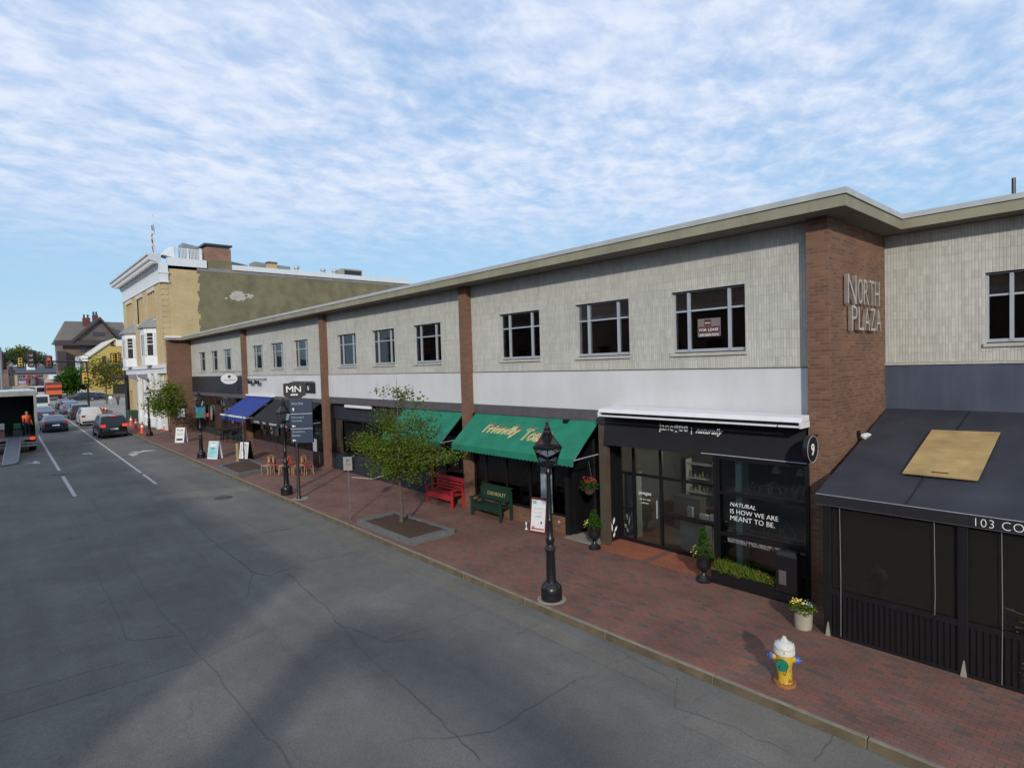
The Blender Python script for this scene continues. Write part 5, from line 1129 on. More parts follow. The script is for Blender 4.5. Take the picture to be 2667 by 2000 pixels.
# crown lobes follow the silhouette: broad low skirt, notch, two upper tufts
tree('street_tree', 'young street tree in fresh leaf in the large granite planter beside the parking sign', (tb.x, tb.y, gz(tb.x)+.12), 5.05,
     [(-.9,.2,1.95,1.0,1.1,.55), (.9,-.1,2.0,1.05,1.1,.6), (-.1,0,2.55,1.5,1.25,.55), (-1.3,-.4,2.4,.7,.8,.5), (1.6,.1,2.45,.8,.7,.35), (2.5,.0,2.35,.55,.5,.2), (1.1,.2,3.15,.6,.6,.5), (1.25,.3,3.75,.35,.35,.45), (-.15,0,3.35,.75,.7,.6), (-.9,0,3.1,.6,.6,.5), (-.3,.1,4.15,.6,.55,.6), (-2.2,-.2,2.5,.6,.6,.4)],
     1.25, .055, 10500, .082, LM1, 5, bare_top=.75, cl=.12, xtra=.5)
td = at_g(441,1140)
tree('street_tree', 'leafy street tree by the brick return wall near the traffic cones', (td.x, td.y, gz(td.x)), 4.9,
     [(-.6,0,2.2,1.2,1.1,.8), (.8,.2,2.6,1.3,1.1,.9), (-1.6,-.4,2.5,1.1,.9,.7), (.4,0,3.7,1.1,1.0,.9), (1.9,.3,3.5,.8,.8,.7), (-1.0,0,3.5,.9,.9,.7), (-3.0,-.3,2.6,.6,.6,.6)],
     1.2, .06, 4200, .15, LM1, 8, cl=.18, xtra=.5)
tf = at_x(277,1030,-118)
tree('street_tree', 'thin yellow-green street tree in front of the yellow house beyond the crossing', (-118, tf.y, .63), 9.2,
     [(0,0,4.2,2.3,2.2,2.0), (.6,1.2,6.3,1.8,2.4,2.0), (-.4,-1.3,5.8,1.6,2.0,1.8), (0,2.5,4.6,1.5,1.6,1.4), (0,-2.4,7.0,1,1.2,1.2)], 2.6, .11, 2100, .38, LM2, 12, cl=.45)
# dark round tree
p0 = at_x(186,1010,-175)
tree('round_tree', 'dense dark green round tree in front of the brown block', (-175, p0.y, .6), 7.9,
     [(0,0,3.6,3,2.4,2.6), (0,-1.7,3.2,2.4,1.6,2.2), (0,1.8,3.3,2.4,1.8,2.2), (0,.3,5.6,2.0,1.9,1.7)], 1.2, .2, 4200, .6, LM3, 13, cl=.4)
for i, (X_, u, v, r, lm, lb) in enumerate([(-520,24,922,17,LMf,'green crown on the skyline at the far left, left of the olive crown'), (-540,57,917,21,LM2,'olive-brown spring crown on the skyline between two green ones'), (-520,96,925,16,LMf,'grey-green crown on the skyline right of the olive crown'), (-500,6,948,12,LM3,'small dark crown low at the far left edge'), (-540,124,940,12,LMf,'small sparse crown sloping down at the right end of the skyline trees')]):
    p = at_x(u, v+18, X_); k = r/F_PX*abs(X_)*1.35*.8
    tree('far_tree', lb, (X_, p.y, p.z-k*1.1), k*2.6, [(0,0,k*1.5,k*.9,k*1.0,k*.75), (0,-k*.6,k*1.2,k*.7,k*.7,k*.6), (0,k*.6,k*1.25,k*.7,k*.7,k*.6)], k*.5, k*.05, 3200, k*.17, lm, 30+i, cl=k*.14, levels=2)
tree('far_tree', 'mid-green tree clump at the left of the far shop row', (-290, at_x(232,1010,-290).y, .5), 8, [(0,0,4.4,2.4,3.4,2.2), (0,2.4,3.6,2,2,1.8)], 1.2, .15, 900, .55, LM3, 44, cl=.5, levels=2)

def planter(name, label, P, wall=.16, hgt=.17, group=None):
    c = sum((Vector(p) for p in P), Vector())/4; zz = [gz(p[0]) for p in P]
    t = thing(name, label, 'tree planter', (c.x, c.y, gz(c.x)))
    m = MB()
    I = [Vector(p)+(c-Vector(p)).normalized()*wall*1.42 for p in P]
    for i in range(4):
        j = (i+1) % 4
        a, b_, ib, ia = Vector(P[i]), Vector(P[j]), I[j], I[i]
        f = lambda p, dz: (p.x, p.y, gz(p.x)+dz)
        m.hexa([f(a,-.1),f(b_,-.1),f(ib,-.1),f(ia,-.1)], [f(a,hgt),f(b_,hgt),f(ib,hgt),f(ia,hgt)])
    m.build('border', T['granite2'], t, True)
    s = MB(); n = 10; rnd = random.Random(3)
    for i in range(n+1):
        for j in range(n+1):
            p = I[0].lerp(I[1], i/n).lerp(I[3].lerp(I[2], i/n), j/n); s.v.append((p.x, p.y, gz(p.x)+hgt-.07+rnd.uniform(0,.035)+.05*sin(pi*i/n)*sin(pi*j/n)))
    s.f = [(i*(n+1)+j, (i+1)*(n+1)+j, (i+1)*(n+1)+j+1, i*(n+1)+j+1) for i in range(n) for j in range(n)]
    s.build('mulch', T['mulch'], t, True, smooth=True)
    return t
g3 = lambda u, v: (lambda p: (p.x, p.y, 0))(at_g(u, v, .15))
planter('tree_planter', 'large granite-edged mulch planter round the nearest street tree', [g3(930,1354), g3(1071,1409), g3(1184,1378), g3(1026,1331)])
planter('tree_planter', 'small granite-edged mulch planter with a bare stake, beside the sandwich boards', [g3(566,1213), g3(622,1235), g3(705,1219), g3(650,1195)])
st = at_g(619,1205,.1); q = MB(); q.box(st.x-.05,st.x+.05,st.y-.05,st.y+.05,gz(st.x)+.05,gz(st.x)+1.15); tag(q.build('tree_stake', plain('stake_wood', (.36,.27,.14), .8), loc=(st.x,st.y,gz(st.x))), 'pale wooden stake standing in the small mulch planter', 'stake')
q = MB(); p = at_g(636,1200,.1); q.tube([(p.x,p.y,gz(p.x)),(p.x+.02,p.y,gz(p.x)+1.4),(p.x,p.y+.03,gz(p.x)+3.0)], [.035,.03,.02], 6); tag(q.build('bare_sapling', BARK, loc=(p.x,p.y,gz(p.x))), 'thin bare sapling stem rising from the small mulch planter', 'sapling')

def urn(label, x, y, dz, plant_h, col, seed, flowers):
    t = thing('urn_planter', label, 'planter', (x, y, gz(x))); s = 1
    m = MB(); m.lathe([(.001,0),(.17,0),(.17,.05),(.12,.09),(.06,.16),(.05,.22),(.09,.27),(.16,.33),(.175,.42),(.15,.52),(.165,.58),(.21,.63),(.21,.66),(.17,.66),(.16,.60),(.001,.60)], (x,y,gz(x)), 18, cap=False); m.build('urn', T['iron'], t, True, smooth=True)
    rnd = random.Random(seed); c = MB(); 
    for i in range(520):
        a = rnd.random()*2*pi; hh = rnd.random()**.8; r = (.16*(1-hh)+.02)*rnd.random()**.5*1.3; leaf(c, Vector((x+r*cos(a), y+r*sin(a), gz(x)+.62+hh*plant_h)), .06, rnd)
    for i in range(160):
        a = rnd.random()*2*pi; r = .16+.08*rnd.random(); leaf(c, Vector((x+r*cos(a), y+r*sin(a), gz(x)+.58+rnd.random()*.14)), .06, rnd)
    c.build('foliage', LM3, t, True)
    f = MB()
    for i in range(40):
        a = rnd.uniform(2.4,4.4); r = .20+.10*rnd.random(); leaf(f, Vector((x+r*cos(a), y+r*sin(a), gz(x)+.62+rnd.random()*.16)), .05, rnd)
    f.build('flowers', flowers, t, True)
FY = plain('flower_yellow', (.62,.50,.12), .6); FR = plain('flower_red', (.45,.05,.03), .6)
u1 = at_g(1549,1428); urn('black iron urn planter by the brown pilaster left of the recessed entrance', u1.x, u1.y, 0, .45, None, 1, FY)
u2 = at_g(1833,1513); urn('black iron urn planter with a tall green shrub before the glass entrance', u2.x, u2.y, 0, .62, None, 2, FY)
# hanging basket
hb = thing('hanging_basket', 'hanging basket of red and yellow flowers beside the restaurant door', 'hanging basket', (-10.95, 12.6, 1.95))
q = MB(); q.lathe([(.02,-.2),(.12,-.14),(.17,0)], (-10.95,12.6,1.62), 12); q.build('basket', T['mulch'], hb, True)
q = MB(); rnd = random.Random(6)
for i in range(240): a = rnd.random()*2*pi; r = .24*rnd.random()**.5; leaf(q, Vector((-10.95+r*cos(a), 12.6+r*sin(a), 1.60+rnd.random()*.22)), .07, rnd)
q.build('foliage', LM3, hb, True)
q = MB()
for i in range(70): a = rnd.random()*2*pi; r = .2*rnd.random()**.5; leaf(q, Vector((-10.95+r*cos(a), 12.6+r*sin(a), 1.78+rnd.random()*.16)), .05, rnd)
q.build('flowers', FR, hb, True)
q = MB(); 
for a in (0, 2.1, 4.2): q.tube([(-10.95+.16*cos(a),12.6+.16*sin(a),1.63),(-10.95,12.6,2.4)], .006, 4)
q.tube([(-10.95,12.6,2.4),(-10.95,12.92,2.62)], .01, 5); q.build('hanger', T['iron'], hb, True)
# window box with grasses and red tulips under the display window
wb = thing('window_box', 'long black window box of grasses and red flowers below the display window', 'planter', (-6.2, 12.5, 0))
q = MB(); q.box(-7.06,-5.2,12.34,12.38,0,.30); q.box(-7.06,-5.2,12.62,12.66,0,.30); q.box(-7.06,-7.02,12.38,12.62,0,.30); q.box(-5.24,-5.2,12.38,12.62,0,.30); q.box(-7.02,-5.24,12.38,12.62,0,.24); q.build('box', T['black'], wb, True)
q = MB(); rnd = random.Random(7)
for i in range(1500):
    x = rnd.uniform(-7.02,-5.3); y = rnd.uniform(12.38,12.64); hh = .34*(1 - .45*(x+7.02)/1.7)*rnd.uniform(.3,1.1); dx, dy = rnd.gauss(0,.09), rnd.gauss(-.02,.06); w = .010
    q.add([(x-w,y,.22),(x+w,y,.22),(x+dx*.5+w,y+dy*.5,.22+hh*.7),(x+dx,y+dy,.22+hh),(x+dx*.5-w,y+dy*.5,.22+hh*.7)], [(0,1,2,3,4)])
q.build('grasses', leafmat('grass_leaf', (.07,.12,.015), (.18,.24,.04)), wb, True)
q = MB()
for i in range(34):
    x = rnd.choice((rnd.gauss(-6.35,.08), rnd.gauss(-5.95,.07), rnd.gauss(-5.7,.05))); p = Vector((x, rnd.uniform(12.36,12.5), .30+rnd.random()*.14)); leaf(q, p, .05, rnd)
q.build('flowers', FR, wb, True)
# enamel bucket planter
bp = at_g(2092,1634); bx, by = bp.x, bp.y
bk_ = thing('bucket_planter', 'cream enamel bucket planted with yellow pansies beside the dark enclosure', 'planter', (bx, by, 0))
q = MB(); q.lathe([(.001,0),(.145,0),(.155,.03),(.175,.36),(.185,.38),(.17,.38),(.165,.33),(.001,.33)], (bx,by,0), 22, cap=False); q.build('bucket', plain('enamel', (.36,.345,.27), .5, var=.15, scale=6), bk_, True, smooth=True)
for s_, z, w in (('FARM', .27, .12), ('FRESH', .20, .14), ('PURE', .10, .10)):
    a = fit(text_mb(s_, .1, .001, bold=.002), w, .045 if s_ != 'PURE' else .05); v2 = []
    for v in a.v:
        th = radians(206)+(v[0]-w/2)/.17; rr_ = .158+(z+v[1])*.05+.004+v[2]; v2.append((bx+rr_*cos(th), by+rr_*sin(th), z+v[1]))
    a.v = v2; a.build('lettering', T['navybase'] if s_ != 'PURE' else plain('blue_print', (.03,.05,.15), .5), bk_, True)
q = MB(); rnd = random.Random(8)
for i in range(420): a = rnd.random()*2*pi; r = .23*rnd.random()**.5; leaf(q, Vector((bx+r*cos(a), by+r*sin(a), .32+rnd.random()*.13)), .06, rnd)
q.build('foliage', LM1, bk_, True)
q = MB()
for i in range(60): a = rnd.gauss(2.9,.5); r = .2*rnd.random()**.5; leaf(q, Vector((bx+r*cos(a), by+r*sin(a), .44+rnd.random()*.06)), .05, rnd)
q.build('flowers', FY, bk_, True)
q = MB()
for i in range(22): a = rnd.gauss(.6,.6); r = .2*rnd.random()**.5; leaf(q, Vector((bx+r*cos(a), by+r*sin(a), .44+rnd.random()*.05)), .04, rnd)
q.build('flowers', plain('flower_pale', (.55,.58,.66), .6), bk_, True)
# shrub twigs poking in at the right edge
for (tx, tz, s_) in ((-1.1, 1.25, 1), (-1.15,.55,2)):
    q = MB(); rnd = random.Random(s_+50)
    t = thing('budding_shrub', ['', 'sparse budding branch at the right edge, upper one before the vinyl panel', 'sparse budding branch at the right edge, lower one before the slatted base'][s_], 'shrub', (-.9, 11.2, tz))
    lf = MB()
    for i in range(7):
        a0 = Vector((-.75, 11.2, tz-.15)); e = Vector((-1.62+rnd.uniform(0,.5), 11.2+rnd.uniform(-.1,.1), tz+rnd.uniform(-.25,.25))); m_ = a0.lerp(e,.5)+Vector((0,0,rnd.uniform(-.05,.1)))
        q.tube([a0,m_,e], [.008,.006,.003], 5)
        for k in range(16): leaf(lf, a0.lerp(e, rnd.uniform(.3,1))+Vector((rnd.gauss(0,.04),rnd.gauss(0,.04),rnd.gauss(0,.05))), .032, rnd)
    q.tube([(-.75,11.2,tz-.15),(-.6,11.2,-.02)], .012, 6)
    q.build('stems', BARK, t, True); lf.build('leaves', LM1, t, True)
# ------------------------------------------------------------------ street furniture
def lamp_post(label, first=None, loc=(0,0,0), small=False):
    t = thing('street_lamp', label, 'street lamp', loc, group='black lantern posts along the pavement')
    m = MB(); m.lathe([(.22,-.02),(.235,.02),(.235,.10),(.225,.14),(.235,.17),(.235,.24),(.22,.30),(.19,.33),(.165,.36),(.12,.40)], (0,0,0), 20); m.build('base', T['iron'], t, smooth=True)
    m = MB(); m.lathe([(.12,.40),(.108,.45),(.095,1.05),(.12,1.10),(.135,1.13),(.12,1.16),(.085,1.19),(.075,1.24),(.095,1.29),(.10,1.34),(.085,1.38),(.065,1.42),(.062,1.75),(.075,1.77),(.062,1.80),(.045,2.75),(.07,2.80),(.07,2.84),(.045,2.88),(.04,2.95)], (0,0,0), 14); m.build('pole', T['iron'], t, smooth=True)
    # lantern
    l = MB(); zb, zm, zt_ = 3.02, 3.36, 3.66; rb, rm, rt = .18, .285, .085
    C = [(1,1),(-1,1),(-1,-1),(1,-1)]
    for sx, sy in C:
        l.tube([(sx*rb*.75,sy*rb*.75,zb),(sx*rm*.75,sy*rm*.75,zm)], .008, 4); l.tube([(sx*rm*.75,sy*rm*.75,zm),(sx*rt*.75,sy*rt*.75,zt_)], .008, 4)
        l.tube([(sx*.03,sy*.03,2.93),(sx*rb*.9,sy*rb*.9,2.98),(sx*rb*.75,sy*rb*.75,zb)], .012, 4)
    for z, r, w in ((zb,rb,.02),(zm,rm,.03)):
        a = r*.75+.01
        l.box(-a,a,-a,-a+.025,z-w,z+w); l.box(-a,a,a-.025,a,z-w,z+w); l.box(-a,-a+.025,-a+.025,a-.025,z-w,z+w); l.box(a-.025,a,-a+.025,a-.025,z-w,z+w)
    l.lathe([(.04,2.9),(.10,2.97),(.125,3.0),(.03,3.04)], (0,0,0), 12)
    l.tube([(0,0,3.0),(0,0,3.12)], .02, 6)
    l.build('lantern_frame', T['iron'], t)
    c = MB(); c.lathe([(.09,3.65),(.10,3.70),(.075,3.74),(.085,3.78),(.05,3.83),(.03,3.86),(.04,3.90),(.008,3.97)], (0,0,0), 12); c.build('finial', T['iron'], t, smooth=True)
    g = MB()
    a, b_, c_ = rb*.75, rm*.75, rt*.75
    def ringq(r0, z0, r1, z1): g.add([(-r0,-r0,z0),(r0,-r0,z0),(r0,r0,z0),(-r0,r0,z0),(-r1,-r1,z1),(r1,-r1,z1),(r1,r1,z1),(-r1,r1,z1)], [(0,1,5,4),(1,2,6,5),(2,3,7,6),(3,0,4,7)])
    ringq(a, zb+.02, b_, zm-.03); ringq(b_, zm+.03, c_, zt_)
    g.build('lantern_glass', glass('lantern_glass', (1,1,1), .98, .45), t)
    return t
L0 = at_g(1437,1560); lp = lamp_post('nearest black lantern post, standing before the green awning', loc=(L0.x, L0.y, gz(L0.x)))
for (u, v, lb) in ((747,1287,'black lantern post directly beside the blue directory signpost'), (525,1192,'black lantern post carrying a small green and blue banner by the sandwich boards'), (390,1135,'farthest black lantern post, beside the traffic cones')):
    p = at_g(u, v); c = copy_tree(lp); c.location = (p.x, p.y, gz(p.x)); c['label'] = lb
q = at_g(1437,1560); m = MB(); m.lathe([(.01,.0),(.33,.0),(.31,.012),(.01,.012)], (q.x,q.y,gz(q.x)), 20); struct(m.build('lamp_footing', T['concrete']))
# banner on third lamp
p = at_g(525,1192); bn = thing('lamp_banner', 'small green and blue banner sign fixed to the lantern post', 'sign', (p.x+.12, p.y, gz(p.x)+2.4))
m = MB(); m.box(p.x+.10,p.x+.12,p.y-.22,p.y+.22,gz(p.x)+2.36,gz(p.x)+2.72); m.build('lower_panel', plain('banner_green', (.05,.20,.13), .6, var=.3, scale=8), bn, True)
m = MB(); m.box(p.x+.10,p.x+.12,p.y-.22,p.y+.22,gz(p.x)+2.722,gz(p.x)+3.02); m.build('upper_panel', plain('banner_blue', (.03,.20,.34), .6, var=.4, scale=9), bn, True)
m = MB(); m.box(p.x+.04,p.x+.10,p.y-.02,p.y+.02,gz(p.x)+2.96,gz(p.x)+2.99); m.box(p.x+.04,p.x+.10,p.y-.02,p.y+.02,gz(p.x)+2.4,gz(p.x)+2.43); m.build('clamp', T['iron'], bn, True)
# directory signpost: faces +x
p = at_g(779,1298); SX, SY, SZ = p.x, p.y, gz(p.x)
sp = thing('directory_sign', 'tall blue directory sign headed MN on a dark post beside the lantern', 'sign', (SX, SY, SZ))
m = MB(); m.lathe([(.10,-.02),(.10,.05),(.075,.09),(.065,.14),(.06,2.3)], (SX,SY,SZ), 14); m.build('post', plain('brown_black', (.028,.018,.018), .5), sp, True, smooth=True)
NV = plain('directory_blue', (.005,.022,.055), .5, var=.06)
w_ = .50; fx = SX+.075; ang = radians(-38)                   # sign face turned a little towards the street
Rm = Matrix.Translation((SX,SY,0)) @ Matrix.Rotation(ang, 4, 'Z') @ Matrix.Translation((-SX,-SY,0))
zs = [2.50, 3.02, 3.58, 4.10]
zs = [SZ+2.22, SZ+2.78, SZ+3.37, SZ+3.95]
def bx_(x0,x1,y0,y1,z0,z1): return MB().box(x0,x1,y0,y1,z0,z1).xf(Rm)
for i in range(3): bx_(SX-.05,SX+.07,SY-.19,SY+.66,zs[i]+.006,zs[i+1]-.006).build('panel', NV, sp, True)
for z in zs[1:3]: bx_(SX-.04,SX+.076,SY-.19,SY+.66,z-.0055,z+.0055).build('divider', T['letter'], sp, True)
hd = MB(); P = [(-.62,.06),(-.62,.70),(-.55,.74),(-.3,.74),(-.2,.80),(.2,.80),(.3,.74),(.55,.74),(.62,.70),(.62,.06),(.45,.0),(.3,-.10),(-.3,-.10),(-.45,.0)]
P = [(a*.66,b) for a, b in P]
hd.slab([(SX+.09,SY+a,zs[3]+.10+b*.72) for a, b in P], (-.16,0,0)); hd.xf(Rm); hd.build('header', T['black'], sp, True)
DL = plain('directory_letter', (.30,.36,.42), .5)
def st_(s, y, z, w, h=None, sh=0, b=0): 
    m = fit(text_mb(s, .2, .002, shear=sh, bold=b), w, h); m.xf(Rm @ frame((SX+.0725, SY+y, z), (0,1,0), (0,0,1))); m.build('lettering', DL, sp, True)
def hd_(s, y, z, w, h=None, b=0): 
    m = fit(text_mb(s, .2, .002, bold=b), w, h); m.xf(Rm @ frame((SX+.0935, SY+y, z), (0,1,0), (0,0,1))); m.build('header_lettering', T['letter'], sp, True)
hd_('M', -.29, zs[3]+.28, .27, .24); hd_('N', .03, zs[3]+.28, .24, .24); hd_('...', -.13, zs[3]+.15, .28, .06, .01)
st_('West End', -.13, zs[2]+.36, .44, .095); st_('Municipal', -.13, zs[1]+.40, .46, .09); st_('Complex', -.13, zs[1]+.26, .40, .10); st_('Strawbery', -.13, zs[0]+.39, .48, .10); st_('Banke', -.13, zs[0]+.26, .32, .085)
def arrow(y, z, up):
    a = MB(); 
    for P in ([(-.015,-.06),(.015,-.06),(.015,.03),(-.015,.03)], [(-.05,.02),(.05,.02),(0,.075)]):
        P = P if up else [(-q[1], q[0]) for q in P]
        a.add([(u_, v_, .002) for u_, v_ in P], [tuple(range(len(P)))])
    a.xf(Rm @ frame((SX+.0735, SY+y, z), (0,1,0), (0,0,1))); a.build('arrow', T['letter'], sp, True)
arrow(-.06, zs[2]+.17, True); arrow(-.06, zs[1]+.11, False); arrow(-.06, zs[0]+.11, False)
q = MB(); q.lathe([(.01,.0),(.30,.0),(.28,.01),(.01,.01)], (SX+.05,SY+.03,SZ), 16); struct(q.build('sign_footing', T['concrete']))
# parking sign post
p = at_g(912,1352); ps = thing('parking_sign', 'small white parking restriction sign on a thin grey post by the kerb', 'sign', (p.x, p.y, gz(p.x)))
z0 = gz(p.x)
m = MB(); m.box(p.x-.02,p.x+.02,p.y-.012,p.y+.012,z0,z0+2.15); m.build('post', plain('galvanised', (.20,.21,.20), .5, .4), ps, True)
Rp = Matrix.Translation((p.x,p.y,0)) @ Matrix.Rotation(radians(-48), 4, 'Z') @ Matrix.Translation((-p.x,-p.y,0))
m = MB(); m.box(p.x+.022,p.x+.028,p.y-.155,p.y+.155,z0+1.68,z0+2.14); m.xf(Rp); m.build('plate', plain('sign_face', (.24,.23,.235), .5), ps, True)
for s_, zz, w, h, mt in (('P', 1.93, .10, .14, plain('sign_green', (.02,.12,.05), .6)), ('2 HR', 1.85, .2, .05, plain('sign_green2', (.02,.12,.05), .6)), ('9AM-7PM', 1.74, .22, .05, rcol)):
    a = fit(text_mb(s_, .1, .001, bold=.002), w, h); a.xf(Rp @ frame((p.x+.030, p.y-w/2, z0+zz), (0,1,0), (0,0,1))); a.build('lettering', mt, ps, True)
# fire hydrant
p = at_g(2044,1780); hx, hy = p.x, p.y
hyd = thing('fire_hydrant', 'yellow fire hydrant with white bonnet and blue and green caps', 'fire hydrant', (hx, hy, 0))
def rusty(name, col, zmax):
    m, nt, N, L, b = newmat(name); g = N.new('ShaderNodeNewGeometry'); sx = N.new('ShaderNodeSeparateXYZ'); L(g.outputs['Position'], sx.inputs[0])
    n = N.new('ShaderNodeTexNoise'); n.inputs['Scale'].default_value = 16; n.inputs['Detail'].default_value = 6; n.inputs['Roughness'].default_value = .7; L(g.outputs['Position'], n.inputs['Vector'])
    r = N.new('ShaderNodeMapRange'); L(sx.outputs[2], r.inputs['Value']); r.inputs['From Min'].default_value = .03; r.inputs['From Max'].default_value = zmax; r.inputs['To Min'].default_value = .48; r.inputs['To Max'].default_value = .70
    gt = N.new('ShaderNodeMath'); gt.operation = 'SUBTRACT'; L(n.outputs['Fac'], gt.inputs[0]); L(r.outputs[0], gt.inputs[1]); mu = N.new('ShaderNodeMath'); mu.operation = 'MULTIPLY'; mu.use_clamp = True; L(gt.outputs[0], mu.inputs[0]); mu.inputs[1].default_value = 18
    mx = N.new('ShaderNodeMix'); mx.data_type = 'RGBA'; L(mu.outputs[0], mx.inputs[0]); mx.inputs[6].default_value = (*col, 1); mx.inputs[7].default_value = (.22,.085,.025, 1); L(mx.outputs[2], b.inputs['Base Color']); setv(b, 'Roughness', .5)
    bp = N.new('ShaderNodeBump'); bp.inputs['Strength'].default_value = .3; bp.inputs['Distance'].default_value = .004; L(n.outputs['Fac'], bp.inputs['Height']); L(bp.outputs[0], b.inputs['Normal']); return m
yel = rusty('hydrant_yellow', (.50,.33,.03), .45); wht = rusty('hydrant_white', (.56,.54,.49), .9); rust = plain('hydrant_rust', (.30,.12,.03), .8, var=.3, scale=22)
blu = plain('hydrant_blue', (.06,.10,.36), .4, var=.2, scale=20); grn = plain('hydrant_green', (.01,.17,.10), .4, var=.2, scale=20)
m = MB(); m.lathe([(.10,0),(.165,.0),(.17,.025),(.165,.045),(.115,.05)], (hx,hy,0), 22); m.build('base_flange', rust, hyd, True, smooth=True)
m = MB(); m.lathe([(.118,.05),(.112,.07),(.108,.30),(.12,.34),(.128,.38),(.125,.46),(.115,.50)], (hx,hy,0), 22); m.build('barrel', yel, hyd, True, smooth=True)
m = MB(); m.lathe([(.15,.50),(.158,.505),(.158,.56),(.15,.58),(.158,.60),(.15,.635),(.12,.67),(.06,.69)], (hx,hy,0), 22); m.build('bonnet', wht, hyd, True, smooth=True)
m = MB(); m.lathe([(.06,.69),(.055,.72),(.035,.73),(.03,.765),(.0,.77)], (hx,hy,0), 6); m.build('operating_nut', wht, hyd, True)
m = MB()
for k in range(8): a = k*pi/4; m.lathe([(.016,.634),(.016,.655),(.0,.656)], (hx+.135*cos(a),hy+.135*sin(a),0), 6)
m.build('bonnet_bolts', wht, hyd, True)
for sgn, an_deg in ((1, 20), (-1, 200)):
    A_ = radians(an_deg); d_ = Vector((cos(A_), sin(A_), 0)); c_ = Vector((hx,hy,.42))
    m = MB(); m.tube([c_+d_*.09, c_+d_*.17], .052, 14); m.build('side_outlet', yel, hyd, True, smooth=True)
    m = MB(); m.tube([c_+d_*.17, c_+d_*.215], [.068,.062], 14); m.tube([c_+d_*.215, c_+d_*.25], .022, 5); m.build('cap', blu, hyd, True, smooth=True)
A_ = radians(-78); d_ = Vector((cos(A_), sin(A_), 0)); c_ = Vector((hx,hy,.37))
m = MB(); m.tube([c_+d_*.09, c_+d_*.15], .075, 16); m.build('pumper_outlet', yel, hyd, True, smooth=True)
m = MB(); m.tube([c_+d_*.15, c_+d_*.20], [.092,.085], 18); m.tube([c_+d_*.20, c_+d_*.24], .024, 5); m.build('cap', grn, hyd, True, smooth=True)
m = MB(); m.tube([c_+d_*.17+Vector((.07,0,-.05)), c_+d_*.16+Vector((.05,0,-.13)), c_+d_*.12+Vector((.02,0,-.17))], .006, 5); m.build('chain', T['iron'], hyd, True)
# benches
def bench(name, label, c, w, col, arm=True, lettering=None, d=.58):
    """c = front-left foot corner (x small side), faces -y"""
    t = thing(name, label, 'bench', (c[0]+w/2, c[1]+d/2, gz(c[0]))); x0, x1, y0, y1 = c[0], c[0]+w, c[1], c[1]+d; z = gz(c[0]+w/2)
    for lx in (x0, x1-.08):
        for ly in (y0, y1-.08):
            m = MB(); m.box(lx, lx+.08, ly, ly+.08, z-.03, z+(.62 if ly == y0 else .95)); m.build('leg', col, t, True, bevel=.008)
    m = MB()
    for k in range(5): m.box(x0+.08, x1-.08, y0+.02+k*.10, y0+.11+k*.10, z+.42, z+.455)
    m.build('seat', col, t, True)
    m = MB(); m.box(x0+.08, x1-.08, y0+.01, y0+.045, z+.27, z+.42); m.build('apron', col, t, True)
    m = MB()
    if lettering: m.hexa([(x0+.08,y1-.09,z+.55),(x1-.08,y1-.09,z+.55),(x1-.08,y1-.05,z+.55),(x0+.08,y1-.05,z+.55)], [(x0+.08,y1-.03,z+1.0),(x1-.08,y1-.03,z+1.0),(x1-.08,y1+.01,z+1.0),(x0+.08,y1+.01,z+1.0)]); m.box(x0+.0,x1,y1-.03,y1+.02,z+1.0,z+1.05)
    else:
        for k in range(4): m.box(x0+.08, x1-.08, y1-.07, y1-.04, z+.52+k*.12, z+.60+k*.12)
        m.box(x0-.02, x1+.02, y1-.09, y1-.02, z+.95, z+1.02)
    m.build('backrest', col, t, True)
    for lx in (x0-.01, x1-.09): m = MB(); m.box(lx, lx+.10, y0-.03, y1-.08, z+.62, z+.655); m.build('armrest', col, t, True)
    if lettering:
        a = fit(text_mb(lettering, .2, .002, spacing=1.25), w*.60, .115); yd_ = Vector((0,.06,.45)).normalized(); a.xf(frame((x0+w*.22, y1-.09+.025-.006, z+.70), (1,0,0), yd_)); a.build('lettering', plain('gilt', (.50,.42,.14), .5), t, True)
    return t
RED = plain('bench_red', (.36,.022,.028), .5, var=.1); GRN = plain('bench_green', (.008,.034,.020), .45, var=.15)
a = at_g(1110,1307); b_ = at_g(1176,1327)
bench('red_bench', 'red painted wooden bench against the brick pier', (a.x, a.y), b_.x-a.x, RED, d=.58)
a = at_g(1226,1340); b_ = at_g(1306,1362)
bench('green_bench', 'dark green bench lettered CHEVROLET below the restaurant window', (a.x, a.y), b_.x-a.x, GRN, lettering='CHEVROLET', d=.55)
